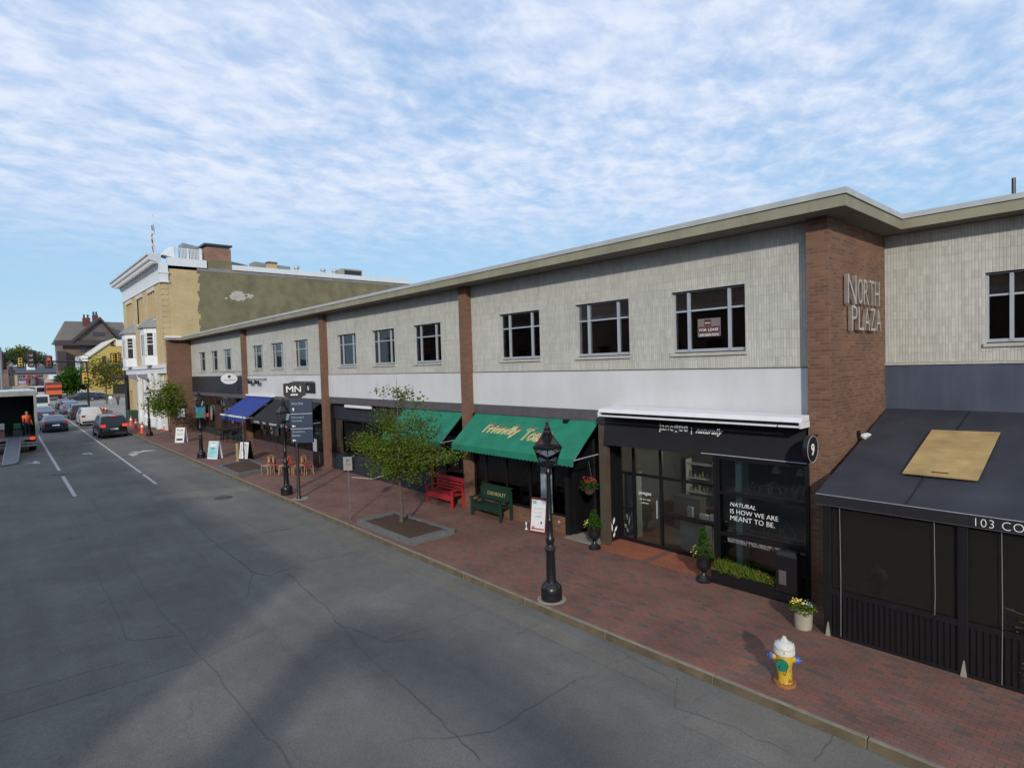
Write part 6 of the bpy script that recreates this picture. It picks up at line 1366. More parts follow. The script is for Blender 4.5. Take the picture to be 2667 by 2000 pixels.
# sandwich boards
def aboard(label, c, yaw, w, h, face, frame_m, lines, d=.42, group='sandwich boards on the pavement'):
    t = thing('sandwich_board', label, 'sandwich board', (c.x, c.y, gz(c.x)), yaw, group=group)   # local: face towards -y
    for s in (1, -1):
        m = MB(); m.hexa([(-w/2,-s*d/2-.015,0),(w/2,-s*d/2-.015,0),(w/2,-s*d/2+.015,0),(-w/2,-s*d/2+.015,0)], [(-w/2,-s*.03-.015,h),(w/2,-s*.03-.015,h),(w/2,-s*.03+.015,h),(-w/2,-s*.03+.015,h)]); m.build('panel', frame_m, t)
    k = (d/2-.03)/h
    def on(z, off): return -d/2+k*z-.015-off
    m = MB(); z0, z1, x_ = .08, h-.05, w/2-.04; m.add([(-x_,on(z0,.004),z0),(x_,on(z0,.004),z0),(x_,on(z1,.004),z1),(-x_,on(z1,.004),z1)], [(0,1,2,3)]); m.build('poster', face, t)
    for i, (s_, z, ww, hh, mt, xo) in enumerate(lines):
        if s_: a = fit(text_mb(s_, .1, .001, bold=.001), ww, hh)
        else: a = MB().add([(0,0,.001),(ww,0,.001),(ww,hh,.001),(0,hh,.001)], [(0,1,2,3)])
        a.xf(frame((-ww/2+xo, on(z, .007), z), (1,0,0), Vector((0,k,1)))); a.build('print', mt, t)
    return t
INK = plain('ink', (.04,.04,.05), .6); TEALM = plain('print_teal', (.12,.42,.45), .6); AQ = plain('aqua', (.26,.52,.55), .6, var=.15, scale=4)
WP = plain('poster_paper', (.62,.63,.64), .6, var=.05); 
def mid(a, b): return (at_g(*a)+at_g(*b))/2
aboard('white sandwich board nearest the brick return wall, with a dark box at its foot', mid((460,1152),(486,1151)), radians(38), .72, 1.05, WP, T['white'], [('PUB', .80, .45, .12, INK, 0), (None, .62, .5, .03, INK, 0), (None, .5, .5, .03, rcol, 0), (None, .15, .5, .14, T['navybase'], 0)])
aboard('aqua and white sandwich board standing right beside the lantern post', mid((546,1195),(575,1192)), radians(30), .72, 1.0, AQ, T['white'], [(None, .68, .5, .2, WP, 0), ('FRESH', .55, .26, .09, INK, 0), ('JUICE BAR', .32, .42, .07, TEALM, 0)])
aboard('black-framed white sandwich board behind the small planter', mid((626,1197),(656,1196)), radians(28), .70, 1.05, WP, T['black'], [('MENU', .82, .16, .09, INK, .02), (None, .15, .025, .72, INK, -.2), (None, .15, .025, .72, INK, .08), (None, .15, .10, .75, plain('lilac', (.4,.4,.48), .6), .2), ('SOUP', .55, .14, .06, INK, -.05)])
aboard('white printed sandwich board in a maroon frame by the lantern post before the restaurant', mid((1385,1384),(1415,1392))+Vector((0,.15,0)), radians(14), .58, 1.05, WP, plain('maroon_frame', (.10,.02,.02), .6), [(None, .88, .14, .09, TEALM, -.15), ('BRUNCH', .72, .3, .05, plain('greyprint', (.4,.38,.4), .6), 0), ('ALL DAY', .60, .28, .05, plain('greyprint2', (.4,.38,.4), .6), 0), ('OPEN', .48, .22, .06, plain('blueprint', (.2,.25,.42), .6), 0), (None, .30, .05, .08, INK, .12), (None, .12, .46, .05, plain('pinkprint', (.4,.12,.12), .6), 0), (None, .12, .08, .10, rcol, -.15)], d=.4)
# traffic cones
ORG = plain('cone_orange', (.60,.075,.02), .5)
def cone(label, x, y, h=.75, z=None, group='orange traffic cones'):
    t = thing('traffic_cone', label, 'traffic cone', (x, y, gz(x) if z is None else z), group=group); s = h/.75
    m = MB(); m.box(-.18*s,.18*s,-.18*s,.18*s,0,.03); m.build('foot', ORG, t)
    m = MB(); m.lathe([(.14*s,.03),(.03*s,h)], (0,0,0), 14); m.build('body', ORG, t, smooth=True)
    m = MB(); m.lathe([(.086*s,h*.52),(.064*s,h*.70)], (0,0,0), 14, cap=False); m.v = [(v[0]*1.06, v[1]*1.06, v[2]) for v in m.v]; m.build('collar', T['signw'], t, smooth=True)
    return t
for (u, v, lb, h) in ((342,1108,'traffic cone at the far end of the kerbside row of three',.95),(355,1118,'middle traffic cone of the kerbside row of three',.95),(371,1128,'nearest traffic cone of the kerbside row of three',.95),(430,1121,'lone plain traffic cone between the farthest lantern and the leafy tree',.8)):
    p = at_g(u, v); cone(lb, p.x, p.y, h)
p = at_g(494,1108); ct = thing('tube_cone', 'tall orange channelizer post beside the brick return wall', 'traffic post', (p.x, min(p.y,12.4), gz(p.x)))
m = MB(); m.lathe([(.17,0),(.17,.05),(.11,.07),(.10,1.05),(.06,1.15)], (p.x,min(p.y,12.4),gz(p.x)), 12); m.build('body', ORG, ct, True, smooth=True)
p = at_g(503,1108); q = MB(); q.box(p.x-.05,p.x+.05,12.3,12.4,gz(p.x),gz(p.x)+1.25); q.box(p.x-.9,p.x+.9,12.33,12.37,gz(p.x)+1.2,gz(p.x)+1.26); tag(q.build('barrier_post', T['sill'], loc=(p.x,12.35,gz(p.x))), 'grey barrier rail and post beside the tall orange channelizer', 'barrier')
# menu board on return wall
mbd = thing('notice_board', 'white framed notice board on the far brick return wall', 'notice board', (XL, 12, 1.9))
m = MB(); m.box(XL+.005,XL+.05,11.68,12.35,1.5,2.45); m.build('frame', T['darktan'], mbd, True); m = MB(); m.box(XL+.05,XL+.06,11.74,12.29,1.56,2.39); m.build('sheet', T['signw'], mbd, True)
# cafe furniture
def chair(label, x, y, rz, fm, sm, group, nm='cafe_chair', back=.85):
    t = thing(nm, label, 'chair', (x, y, gz(x)), rz, group)
    m = MB(); m.box(-.21,.21,-.21,.21,.44,.47); m.build('seat', sm, t, bevel=.01)
    for a in (-1,1):
        for b in (-1,1): m = MB(); m.tube([(a*.19,b*.19,.44),(a*.21,b*.22,0)], .016, 6); m.build('leg', fm, t)
    m = MB(); m.tube([(-.19,.19,.45),(-.2,.23,back),(0,.26,back+.05),(.2,.23,back),(.19,.19,.45)], .014, 6); m.box(-.18,.18,.205,.22,.58,back-.04); m.build('backrest', sm, t)
    return t
def table(label, x, y, fm, tm, group, r=.35):
    t = thing('cafe_table', label, 'table', (x, y, gz(x)), 0, group)
    m = MB(); m.lathe([(.01,.72),(r,.72),(r,.75),(.01,.75)], (0,0,0), 18); m.build('table_top', tm, t); m = MB(); m.lathe([(.22,0),(.20,.03),(.03,.06),(.025,.72)], (0,0,0), 10); m.build('pedestal', fm, t)
WICK = plain('rattan', (.38,.24,.12), .7, var=.3, scale=30); REDS = plain('red_weave', (.30,.03,.03), .6)
rnd = random.Random(17)
p0, p1 = at_g(690,1240), at_g(822,1232)
lbs = ['rattan and red bistro chair at the left end of the group behind the signpost', 'rattan and red bistro chair just left of the second lantern post', 'rattan and red bistro chair seen between lantern and signpost', 'rattan and red bistro chair immediately right of the directory post', 'rattan and red bistro chair in the middle right of the group', 'rattan and red bistro chair nearest the brick pier']
for i in range(6):
    u = 698+i*21.; p = at_g(u, 1236-2*(i % 2)); chair(lbs[i], p.x, min(p.y, 12.6), [.4,2.6,-.5,3.6,.2,2.9][i], WICK, REDS if i % 2 else WICK, 'bistro chairs outside the cafe')
for i, u in enumerate((718, 790)): p = at_g(u, 1228); table(['small round bistro table left of the directory signpost','small round bistro table right of the directory signpost'][i], p.x, min(p.y,12.7), T['iron'], T['darktan'], 'bistro tables outside the cafe')
lbs = ['black metal terrace chair at the left of the dark group under the blue awning', 'black metal terrace chair in front of the left terrace table', 'black metal terrace chair between the two terrace tables', 'black metal terrace chair at the right of the group under the blue awning']
for i in range(4):
    p = at_g(571+i*15, 1148+i*2.5); chair(lbs[i], p.x, min(p.y, 12.6), rnd.uniform(0,6), T['iron'], T['iron'], 'black terrace chairs', 'terrace_chair')
for i, u in enumerate((583, 606)): p = at_g(u, 1142); table(['black round terrace table at the left under the blue awning','black round terrace table at the right under the blue awning'][i], p.x, min(p.y,12.7), T['iron'], T['iron'], 'black terrace tables', .4)
p = at_g(598,1128); pr = MB(); pr.lathe([(.02,0),(.14,.08),(.16,.2),(.14,.34),(.02,.4)], (p.x, 12.75, gz(p.x)+1.35), 12); tag(pr.build('red_lantern', plain('red_globe', (.40,.03,.04), .5), loc=(p.x,12.75,gz(p.x)+1.35), smooth=True), 'round red paper lantern hanging below the blue awning', 'lantern')
p = at_g(828,1240); rb = thing('menu_stand', 'dark menu stand with pale sheets against the brick pier by the bistro chairs', 'menu stand', (-29.5, 12.55, .19))
m = MB(); m.box(-29.75,-29.15,12.5,12.56,.19,1.75); m.build('panel', T['black'], rb, True); m = MB(); m.box(-29.68,-29.22,12.49,12.499,1.0,1.65); m.build('sheet', plain('pale_sheet', (.35,.37,.42), .6, var=.3, scale=9), rb, True)
# small white finial by the maroon sandwich board
p = at_g(1371,1378); q = MB(); q.lathe([(.05,0),(.05,.02),(.015,.04),(.015,.14),(.03,.17),(.03,.21),(.0,.24)], (p.x,p.y,gz(p.x)), 10); tag(q.build('bollard_light', T['signw'], loc=(p.x,p.y,gz(p.x)), smooth=True), 'tiny white marker standing left of the maroon-framed sandwich board', 'marker')
# ------------------------------------------------------------------ vehicles (local: front towards -x, rear +x, y across, z up)
TYRE = plain('tyre', (.012,.012,.012), .9); RIM = plain('rim', (.32,.33,.34), .35, .7); CG = plain('car_glass', (.012,.016,.022), .08); LR = plain('tail_red', (.30,.01,.01), .3); LRon = plain('tail_lit', (.7,.05,.03), .3, emit=((1,.05,.02), .9)); PLT = plain('plate', (.55,.58,.6), .5); CHR = plain('chrome', (.5,.5,.5), .25, .9); BLKP = plain('black_plastic', (.02,.02,.02), .6)
def paint(name, c, metal=.3): 
    m = plain(name, c, .28, metal, .04); b = m.node_tree.nodes['Principled BSDF']; setv(b, 'Coat Weight', .6); setv(b, 'Coat Roughness', .05); return m
PROF = {  # stations: (x/L from rear, z belt, z roof, half width belt, half width roof) ; fractions of H and W/2
 'sedan': [(0,.56,.56,.86,.86),(.03,.66,.66,.93,.90),(.14,.70,.71,.97,.90),(.30,.69,.96,1,.70),(.42,.68,1.0,1,.73),(.55,.67,.985,1,.73),(.72,.66,.67,.99,.93),(.90,.60,.60,.95,.88),(.97,.52,.52,.88,.84),(1,.40,.40,.80,.78)],
 'suv':   [(0,.50,.50,.90,.90),(.02,.60,.62,.95,.92),(.10,.62,.94,.99,.78),(.20,.61,.99,1,.80),(.45,.60,1.0,1,.81),(.58,.59,.97,1,.80),(.74,.60,.62,.99,.94),(.90,.56,.56,.96,.90),(.97,.48,.48,.90,.86),(1,.36,.36,.84,.8)],
 'van':   [(0,.50,.52,.94,.93),(.01,.52,.96,.97,.86),(.05,.52,1.0,1,.88),(.30,.52,1.0,1,.89),(.70,.52,1.0,1,.89),(.80,.51,.96,1,.86),(.92,.50,.56,.98,.92),(.97,.46,.47,.94,.90),(1,.30,.30,.88,.86)]}
def car(name, label, cat, kind, loc, rz, L_, Wd, H, pm, lit=False, plate=True, group='vehicles in the street', rack=False, spare=None):
    t = thing(name, label, cat, loc, rz, group); P = PROF[kind]; gc = .20
    m = MB(); rows = []
    for f, zb_, zr_, wb, wr in P:
        x = L_/2-f*L_; w1 = Wd/2*wb; w2 = Wd/2*wr; zb2 = H*zb_; zr2 = H*zr_
        rows.append([(x,-w1*.92,gc),(x,-w1,gc+.16),(x,-w1,zb2*.80),(x,-w1*.965,zb2),(x,-w2,max(zr2-.05,zb2)),(x,-w2*.80,max(zr2,zb2+.01)),(x,w2*.80,max(zr2,zb2+.01)),(x,w2,max(zr2-.05,zb2)),(x,w1*.965,zb2),(x,w1,zb2*.80),(x,w1,gc+.16),(x,w1*.92,gc)])
    n = 12
    for r in rows: m.v += r
    for i in range(len(rows)-1): m.f += [(i*n+k, i*n+(k+1) % n, (i+1)*n+(k+1) % n, (i+1)*n+k) for k in range(n)]
    m.f += [tuple(range(n))[::-1], tuple((len(rows)-1)*n+k for k in range(n))]
    m.f = [f_[::-1] for f_ in m.f]
    b = m.build('body', pm, t, smooth=True)
    # glass: side windows, rear screen, windscreen, set 6 mm proud
    def patch(nm, q, off):
        g = MB(); g.add([Vector(v)+Vector(off) for v in q], [(0,1,2,3)]); return g.build(nm, CG, t)
    gi = [i for i in range(len(P)) if P[i][2]-P[i][1] > .2]; a, z = gi[0], gi[-1]
    R_ = rows
    def lerp(p, q, k): return tuple(p[j]+(q[j]-p[j])*k for j in range(3))
    for sd, kb, kt in ((-1,3,4),(1,8,7)):
        for i in range(a, z):
            A0, A1, B0, B1 = R_[i][kb], R_[i][kt], R_[i+1][kb], R_[i+1][kt]
            q = [lerp(lerp(A0,A1,.08),lerp(B0,B1,.08),.06), lerp(lerp(A0,A1,.08),lerp(B0,B1,.08),.94), lerp(lerp(A0,A1,.86),lerp(B0,B1,.86),.94), lerp(lerp(A0,A1,.86),lerp(B0,B1,.86),.06)]
            if abs(A0[0]-B0[0]) > .25: patch('side_window', q if sd > 0 else q[::-1], (0,.008*sd,.004))
    for i0, i1, nm, ox in ((a-1, a, 'rear_window', .008), (z+1, z, 'windscreen', -.008)):
        A, B = R_[i0], R_[i1]
        q = [lerp(A[3],A[8],.10), lerp(A[3],A[8],.90), lerp(B[4],B[7],.92), lerp(B[4],B[7],.08)]; q = [lerp(q[0],q[3],.10), lerp(q[1],q[2],.10), lerp(q[1],q[2],.90), lerp(q[0],q[3],.90)]
        patch(nm, q if ox > 0 else q[::-1], (ox,0,.008))
    xr = L_/2
    r_ = .33 if kind == 'sedan' else .37
    for fx in (.20, .80):
        for sd in (-1,1):
            c_ = (xr-fx*L_, sd*(Wd/2-.11), r_); w = MB(); w.lathe([(r_*.7,-.11),(r_*.97,-.11),(r_,-.07),(r_,.07),(r_*.97,.11),(r_*.7,.11)], (0,0,0), 18, 'y'); w.v = [(v[0]+c_[0], v[1]+c_[1], v[2]+c_[2]) for v in w.v]; wo = w.build('wheel', TYRE, t, smooth=True)
            k = MB(); k.lathe([(.02,0),(r_*.66,0),(r_*.68,.02),(r_*.2,.035),(.02,.035)], (0,0,0), 12, 'y'); k.v = [(v[0]+c_[0], c_[1]+sd*(.105)+v[1]*sd, v[2]+c_[2]) for v in k.v]; ko = k.build('rim', RIM); ko.parent = wo
    zt2 = H*P[1][1]
    for sd in (-1,1):
        l = MB(); y0, y1 = sorted((sd*Wd/2*.58, sd*Wd/2*.90)); l.box(xr-.10, xr+.012, y0, y1, zt2*.80, zt2*.98) if kind != 'van' else l.box(xr-.1, xr+.012, y0*1.25, y1*1.01, H*.36, H*.5); l.build('tail_light', LRon if lit else LR, t)
    l = MB(); l.box(xr-.05,xr+.014,-.26,.26,zt2*.60 if kind != 'van' else .6,zt2*.60+.12 if kind != 'van' else .72); l.build('number_plate', PLT, t)
    l = MB(); l.box(xr-.15,xr+.05,-Wd/2*.86,Wd/2*.86,gc+.05,gc+.27); l.build('rear_bumper', BLKP if kind == 'suv' else pm, t, bevel=.03)
    if lit: l = MB(); l.box(xr-H*.28,xr-H*.2,-.18,.18,H*.93,H*.955); l.build('brake_light', LRon, t)
    if rack:
        for sd in (-1,1): l = MB(); l.tube([(xr-.25*L_,sd*Wd*.36,H*.995),(xr-.25*L_,sd*Wd*.36,H*1.03),(xr-.6*L_,sd*Wd*.36,H*1.03),(xr-.6*L_,sd*Wd*.36,H*.99)], .015, 5); l.build('roof_rail', CHR, t)
    return t
def at_road(u, v): p = at_g(u, v, RD); return p
def place(name, label, cat, kind, uL, uR, v, L_, Wd, H, pm, **k):
    """uL, uR, v: rear bottom corners in the photograph; length runs away (-x)"""
    a, b_ = at_road(uL, v), at_road(uR, v); yc = (a.y+b_.y)/2; xr = (a.x+b_.x)/2
    return car(name, label, cat, kind, (xr-L_/2, yc, gz(xr)+RD), 0, L_, Wd, H, pm, **k)
place('black_suv', 'black sport utility vehicle with lit tail lights, nearest car by the kerb', 'car', 'suv', 264, 334, 1140, 4.8, 1.95, 1.83, paint('paint_black', (.005,.006,.008)), lit=True, rack=True)
place('blue_sedan', 'dark blue saloon car in the middle lane, nearest on the left', 'car', 'sedan', 113, 181, 1126, 4.8, 1.84, 1.46, paint('paint_navy', (.012,.02,.05), .5))
place('white_suv', 'white estate-like sport utility vehicle just ahead of the black one', 'car', 'suv', 212, 270, 1108, 4.7, 1.85, 1.75, paint('paint_white', (.50,.50,.47), .1), rack=True)
place('grey_sedan', 'silver-blue hatchback partly hidden behind the dark blue saloon', 'car', 'sedan', 94, 146, 1095, 4.4, 1.8, 1.52, paint('paint_silverblue', (.08,.11,.16), .5))
place('dark_suv', 'dark grey sport utility vehicle ahead of the white one', 'car', 'suv', 190, 236, 1093, 4.7, 1.85, 1.72, paint('paint_dark', (.02,.02,.03), .4))
place('silver_suv', 'silver sport utility vehicle ahead of the dark grey one', 'car', 'suv', 166, 206, 1079, 4.7, 1.85, 1.7, paint('paint_silver', (.15,.17,.22), .5))
place('maroon_car', 'dark maroon car at the head of the queue', 'car', 'sedan', 152, 188, 1066, 4.5, 1.8, 1.5, paint('paint_maroon', (.05,.015,.03), .4))
place('white_van', 'white panel van with a dark rear window beyond the box truck', 'van', 'van', 84, 132, 1076, 5.6, 2.1, 2.45, paint('paint_vanwhite', (.55,.57,.56), .05))
# distant ones
def far(name, label, cat, kind, X_, u, L_, Wd, H, pm, rz=0, **k):
    p = at_x(u, 1030, X_); car(name, label, cat, kind, (X_, p.y, .63+RD), rz, L_, Wd, H, pm, **k)
far('pickup', 'dark side-on parked car at the crossing, left of the yellow-green tree', 'car', 'suv', -140, 212, 5.2, 1.9, 1.75, paint('paint_d2', (.03,.035,.05), .4), rz=radians(90))
far('parked_car', 'dark side-on parked car half hidden by the yellow-green tree', 'car', 'sedan', -141, 254, 4.8, 1.85, 1.5, paint('paint_d3', (.05,.055,.07), .4), rz=radians(90))
far('parked_car', 'white side-on parked car behind the dark ones at the crossing', 'car', 'suv', -152, 234, 4.8, 1.85, 1.6, paint('paint_d4', (.5,.5,.5), .1), rz=radians(90))
far('box_van', 'tall white delivery van in the far queue left of the red truck', 'van', 'van', -172, 98, 6.5, 2.3, 2.9, paint('paint_d5', (.55,.58,.56), .05), rz=radians(10))
far('parked_car', 'silver car parked before the shop row at the far left', 'car', 'sedan', -240, 52, 4.6, 1.8, 1.5, paint('paint_d6', (.45,.46,.5), .2), rz=radians(80))
far('parked_car', 'yellowish car parked before the shop row, left of the silver one', 'car', 'sedan', -245, 28, 4.6, 1.8, 1.5, paint('paint_d7', (.5,.5,.1), .2), rz=radians(80))
far('parked_car', 'pale car at the far right of the queue beside the red truck', 'car', 'suv', -185, 168, 4.6, 1.8, 1.7, paint('paint_d8', (.5,.5,.52), .2), rz=radians(-15))
# red-orange truck far ahead
p = at_x(139,1030,-165); tk = thing('red_truck', 'red and orange work truck far ahead before the green round tree', 'truck', (-165, p.y, .5))
w2 = 1.35
for nm, (x0,x1,z0,z1), cc in (('cab', (-3,-1,.7,3.0), (.20,.03,.02)), ('body', (-1,3,1.0,3.7), (.16,.03,.03)), ('hopper', (3,3.3,2.5,3.1), (.55,.09,.03)), ('tailgate', (3,3.35,1.0,1.9), (.60,.12,.03)), ('chassis', (-2.8,3,.45,1.0), (.03,.03,.03))):
    m = MB(); m.box(-165+x0,-165+x1,p.y-w2,p.y+w2,.5+z0,.5+z1); m.build(nm, plain('truck_'+nm, cc, .5), tk, True, bevel=.05)
for x in (-2,2):
    for s_ in (-1,1): m = MB(); m.lathe([(.02,-.15),(.5,-.15),(.5,.15),(.02,.15)], (-165+x,p.y+s_*1.2,1.0), 12, 'y'); m.build('wheel', TYRE, tk, True)
# box truck at the left edge: open rear, ramp
tr_ = at_g(100,1176,RD); TX = tr_.x; ty1 = tr_.y+.02; ty0 = ty1-2.45; tz = gz(TX)+RD
bt_ = thing('box_truck', 'open-backed delivery box truck with a loading ramp at the left edge', 'truck', (TX-4, (ty0+ty1)/2, tz))
rx = TX; LB = 6.2; zf, zt_ = tz+1.05, at_x(96,1018,TX).z-.02
WHT = plain('truck_white', (.50,.52,.52), .45, var=.08); ALU2 = plain('truck_alu', (.30,.30,.28), .45, .3, .15)
m = MB(); m.box(rx-LB,rx,ty0,ty0+.06,zf,zt_); m.box(rx-LB,rx,ty1-.06,ty1,zf,zt_); m.box(rx-LB,rx-LB+.06,ty0+.06,ty1-.06,zf,zt_); m.build('box_side', plain('truck_side', (.055,.085,.06), .6), bt_, True)
m = MB(); m.box(rx-LB,rx+.02,ty0-.02,ty1+.02,zt_,zt_+.10); m.build('roof', plain('truck_roof', (.50,.56,.60), .4), bt_, True, bevel=.02)
m = MB(); m.box(rx-LB,rx,ty0,ty1,zf-.16,zf); m.build('floor', ALU2, bt_, True)
m = MB(); m.box(rx,rx+.07,ty0-.03,ty0+.12,zf-.1,zt_+.05); m.box(rx,rx+.07,ty1-.12,ty1+.03,zf-.1,zt_+.05); m.box(rx,rx+.07,ty0+.12,ty1-.12,zt_-.28,zt_+.05); m.box(rx,rx+.07,ty0+.12,ty1-.12,zf-.18,zf-.02); m.build('rear_frame', ALU2, bt_, True, bevel=.01)
m = MB(); m.box(rx-.6,rx+.1,ty0+.1,ty1-.1,tz+.42,tz+.55); m.box(rx+.02,rx+.1,ty0+.1,ty1-.05,tz+.62,tz+.72); m.box(rx-.02,rx+.04,ty1-.85,ty1-.72,tz+.5,zf-.1); m.build('bumper', ALU2, bt_, True)
m = MB(); m.box(rx-5.8,rx-.3,ty0+.5,ty1-.5,tz+.5,zf-.16); m.build('chassis', BLKP, bt_, True)
m = MB(); m.box(rx+.07,rx+.10,ty1-.42,ty1-.16,zf-.20,zf-.02); m.build('tail_light', LRon, bt_, True)
for sx in (-1.5,):
    for s_, yy in ((1, ty1-.25), (-1, ty0+.25)): m = MB(); m.lathe([(.02,-.2),(.46,-.2),(.48,0),(.46,.2),(.02,.2)], (rx+sx,yy,tz+.48), 18, 'y'); m.build('wheel', TYRE, bt_, True, smooth=True)
m = MB(); m.box(rx-LB-2.0,rx-LB-.1,ty0+.1,ty1-.1,tz+.5,tz+2.4); m.build('cab', WHT, bt_, True, bevel=.08)
for s_, yy in ((1, ty1-.3), (-1, ty0+.3)): m = MB(); m.lathe([(.02,-.15),(.46,-.15),(.46,.15),(.02,.15)], (rx-LB-1,yy,tz+.48), 18, 'y'); m.build('wheel', TYRE, bt_, True, smooth=True)
ra = [at_g(6,1216,RD), at_g(46,1208,RD)]
m = MB(); A, B = ra; top = [Vector((rx+.08, A.y+.42, zf-.03)), Vector((rx+.08, B.y+.40, zf-.03))]
m.slab([A+Vector((0,0,.02)), B+Vector((0,0,.02)), top[1], top[0]], (0,0,.05)); m.build('ramp', plain('ramp_metal', (.22,.23,.27), .45, .3, .12), bt_, True)
for P_, Q_ in ((A, top[0]), (B, top[1])): m = MB(); m.tube([P_+Vector((0,0,.09)), Q_+Vector((0,0,.07))], .045, 6); m.build('ramp_rail', plain('rail_grey', (.30,.30,.31), .5, .3), bt_, True)
# load
for i, (x, y, z, s_, cc, lb) in enumerate([(-.9,ty0+.5,0,.55,(.30,.12,.12),'pinkish carton low at the left inside the box truck'), (-.7,ty0+.55,.56,.45,(.5,.52,.5),'white crate stacked on the pinkish carton in the truck'), (-1.2,ty1-1.0,0,.5,(.04,.06,.06),'dark crate on the truck floor left of the worker'), (-1.3,ty1-1.0,.52,.4,(.05,.16,.08),'green crate stacked inside the truck')]):
    m = MB(); m.box(rx+x-s_/2,rx+x+s_/2,y-s_/2,y+s_/2,zf+z+.002,zf+z+s_*.9); m.box(rx+x+s_/2,rx+x+s_/2+.01,y-s_/2+.04,y+s_/2-.04,zf+z+s_*.4,zf+z+s_*.5); o = m.build('crate', plain('crate%d' % i, cc, .7), loc=(rx+x,y,zf+z), bevel=.01); tag(o, lb, 'crate')
# ------------------------------------------------------------------ people
SK = plain('skin', (.35,.20,.14), .6)
def skin_mesh(name, nodes, edges, mat, parent, root=0, sub=1):
    me = bpy.data.meshes.new(name); me.from_pydata([n[0] for n in nodes], edges, []); o = bpy.data.objects.new(name, me); COL.objects.link(o); me.materials.append(mat)
    sk = o.modifiers.new('s', 'SKIN'); sk.use_smooth_shade = True
    for i, n in enumerate(nodes):
        r = n[1]; me.skin_vertices[0].data[i].radius = (r, r) if isinstance(r, float) else r
    me.skin_vertices[0].data[root].use_root = True
    o.modifiers.new('u', 'SUBSURF').levels = sub; o.modifiers['u'].render_levels = sub
    dg = bpy.context.evaluated_depsgraph_get(); m2 = bpy.data.meshes.new_from_object(o.evaluated_get(dg)); bpy.data.objects.remove(o)
    o = bpy.data.objects.new(name, m2); COL.objects.link(o)
    if parent is not None: o.parent = parent
    return o
def person(label, loc, rz, H, top, bottom, hair, stride=.25, arms=.15, long_sleeve=True, vest=None):
    """local: faces +x; feet on z = 0"""
    t = thing('person', label, 'person', loc, rz); s = H/1.75
    V = lambda x, y, z: (x*s, y*s, z*s)
    f = stride
    nodes = [(V(0,0,.95),(.15*s,.11*s)), (V(0,0,1.12),(.13*s,.10*s)), (V(.01,0,1.32),(.17*s,.11*s)), (V(.01,0,1.45),(.10*s,.08*s)), (V(.02,0,1.52),.05*s), (V(.035,0,1.62),(.078*s,.095*s)), (V(.03,0,1.70),(.065*s,.08*s))]
    edges = [(0,1),(1,2),(2,3),(3,4),(4,5),(5,6)]
    def chain(par, pts):
        for p, r in pts: nodes.append((p, r)); edges.append((par, len(nodes)-1)); par = len(nodes)-1
        return par
    for sd, k in ((1,1),(-1,-1)):
        chain(0, [(V(0,.10*sd,.86),.085*s), (V(f*.45*k+.03,.10*sd,.50),.058*s), (V(f*k-.02,.10*sd,.10),.04*s), (V(f*k,.10*sd,.045),.042*s), (V(f*k+.17,.11*sd,.03),.03*s)])
        a = arms
        e = chain(2, [(V(0,.19*sd,1.40),.055*s), (V(-a*.4*k,.23*sd,1.14),.042*s), (V(a*.6*k+.06,.22*sd,.92),.030*s), (V(a*.8*k+.09,.21*sd,.86),.028*s)])
        for q, (dx, dy, ln) in enumerate(((.02,-.024,.07),(.035,-.008,.085),(.035,.008,.08),(.03,.022,.065))):
            chain(e, [(V(a*.8*k+.09+dx,.21*sd+dy,.80),.009*s), (V(a*.8*k+.10+dx,.21*sd+dy,.86-ln-.02),.008*s)])
        chain(e, [(V(a*.8*k+.12,.21*sd-.03*sd,.83),.010*s), (V(a*.8*k+.14,.21*sd-.04*sd,.80),.008*s)])
    skin_mesh('body', nodes, edges, SK, t)
    # clothing: slightly larger shells on the same joints
    def shell(nm, keep, grow, mat):
        idx = {i: j for j, i in enumerate(keep)}; nd = []
        for i in keep:
            p, r = nodes[i]; nd.append((p, tuple(v+grow for v in r) if isinstance(r, tuple) else r+grow))
        skin_mesh(nm, nd, [(idx[a], idx[b]) for a, b in edges if a in idx and b in idx], mat, t)
    L1, L2 = [7,8,9], [12+14-0, 0, 0]
    # joint indices: 7..11 leg, 12..15 arm, then 10 finger joints, then the other side
    n1 = 7; n2 = 7+5+4+10
    shell('trousers', [0, n1, n1+1, n1+2, n2, n2+1, n2+2], .018*s, bottom)
    shell('jacket', [1, 0, 2, 3, n1+5, n1+6, n1+7, n2+5, n2+6, n2+7] if long_sleeve else [1,0,2,3,n1+5,n1+6,n2+5,n2+6], .022*s, vest or top)
    for k in (n1, n2): shell('shoe', [k+3, k+4], .012*s, BLKP)
    h = MB(); h.lathe([(.0,.115),(.05,.105),(.085,.06),(.098,.0),(.09,-.06)], (0,0,0), 14, cap=False); h.v = [((v[0]*1.0+.018)*s, v[1]*.92*s, (v[2]+1.655)*s) for v in h.v]
    h.v = [v if not (v[0] > .07*s and v[2] < 1.69*s) else (.07*s, v[1], 1.69*s) for v in h.v]; h.build('hair', hair, t, smooth=True)
    fc = MB()
    for sd in (1,-1): fc.lathe([(.0,-.012),(.011,0),(.0,.012)], (.113*s,.03*s*sd,1.645*s), 6)
    fc.build('eyes', T['letter'], t)
    fc = MB(); fc.hexa([(.105*s,-.012*s,1.60*s),(.135*s,-.008*s,1.60*s),(.135*s,.008*s,1.60*s),(.105*s,.012*s,1.60*s)], [(.10*s,-.006*s,1.65*s),(.112*s,-.004*s,1.65*s),(.112*s,.004*s,1.65*s),(.10*s,.006*s,1.65*s)]); fc.build('nose', SK, t)
    fc = MB(); fc.box(.108*s,.116*s,-.024*s,.024*s,1.568*s,1.576*s); fc.build('mouth', plain('lips', (.25,.08,.07), .6), t)
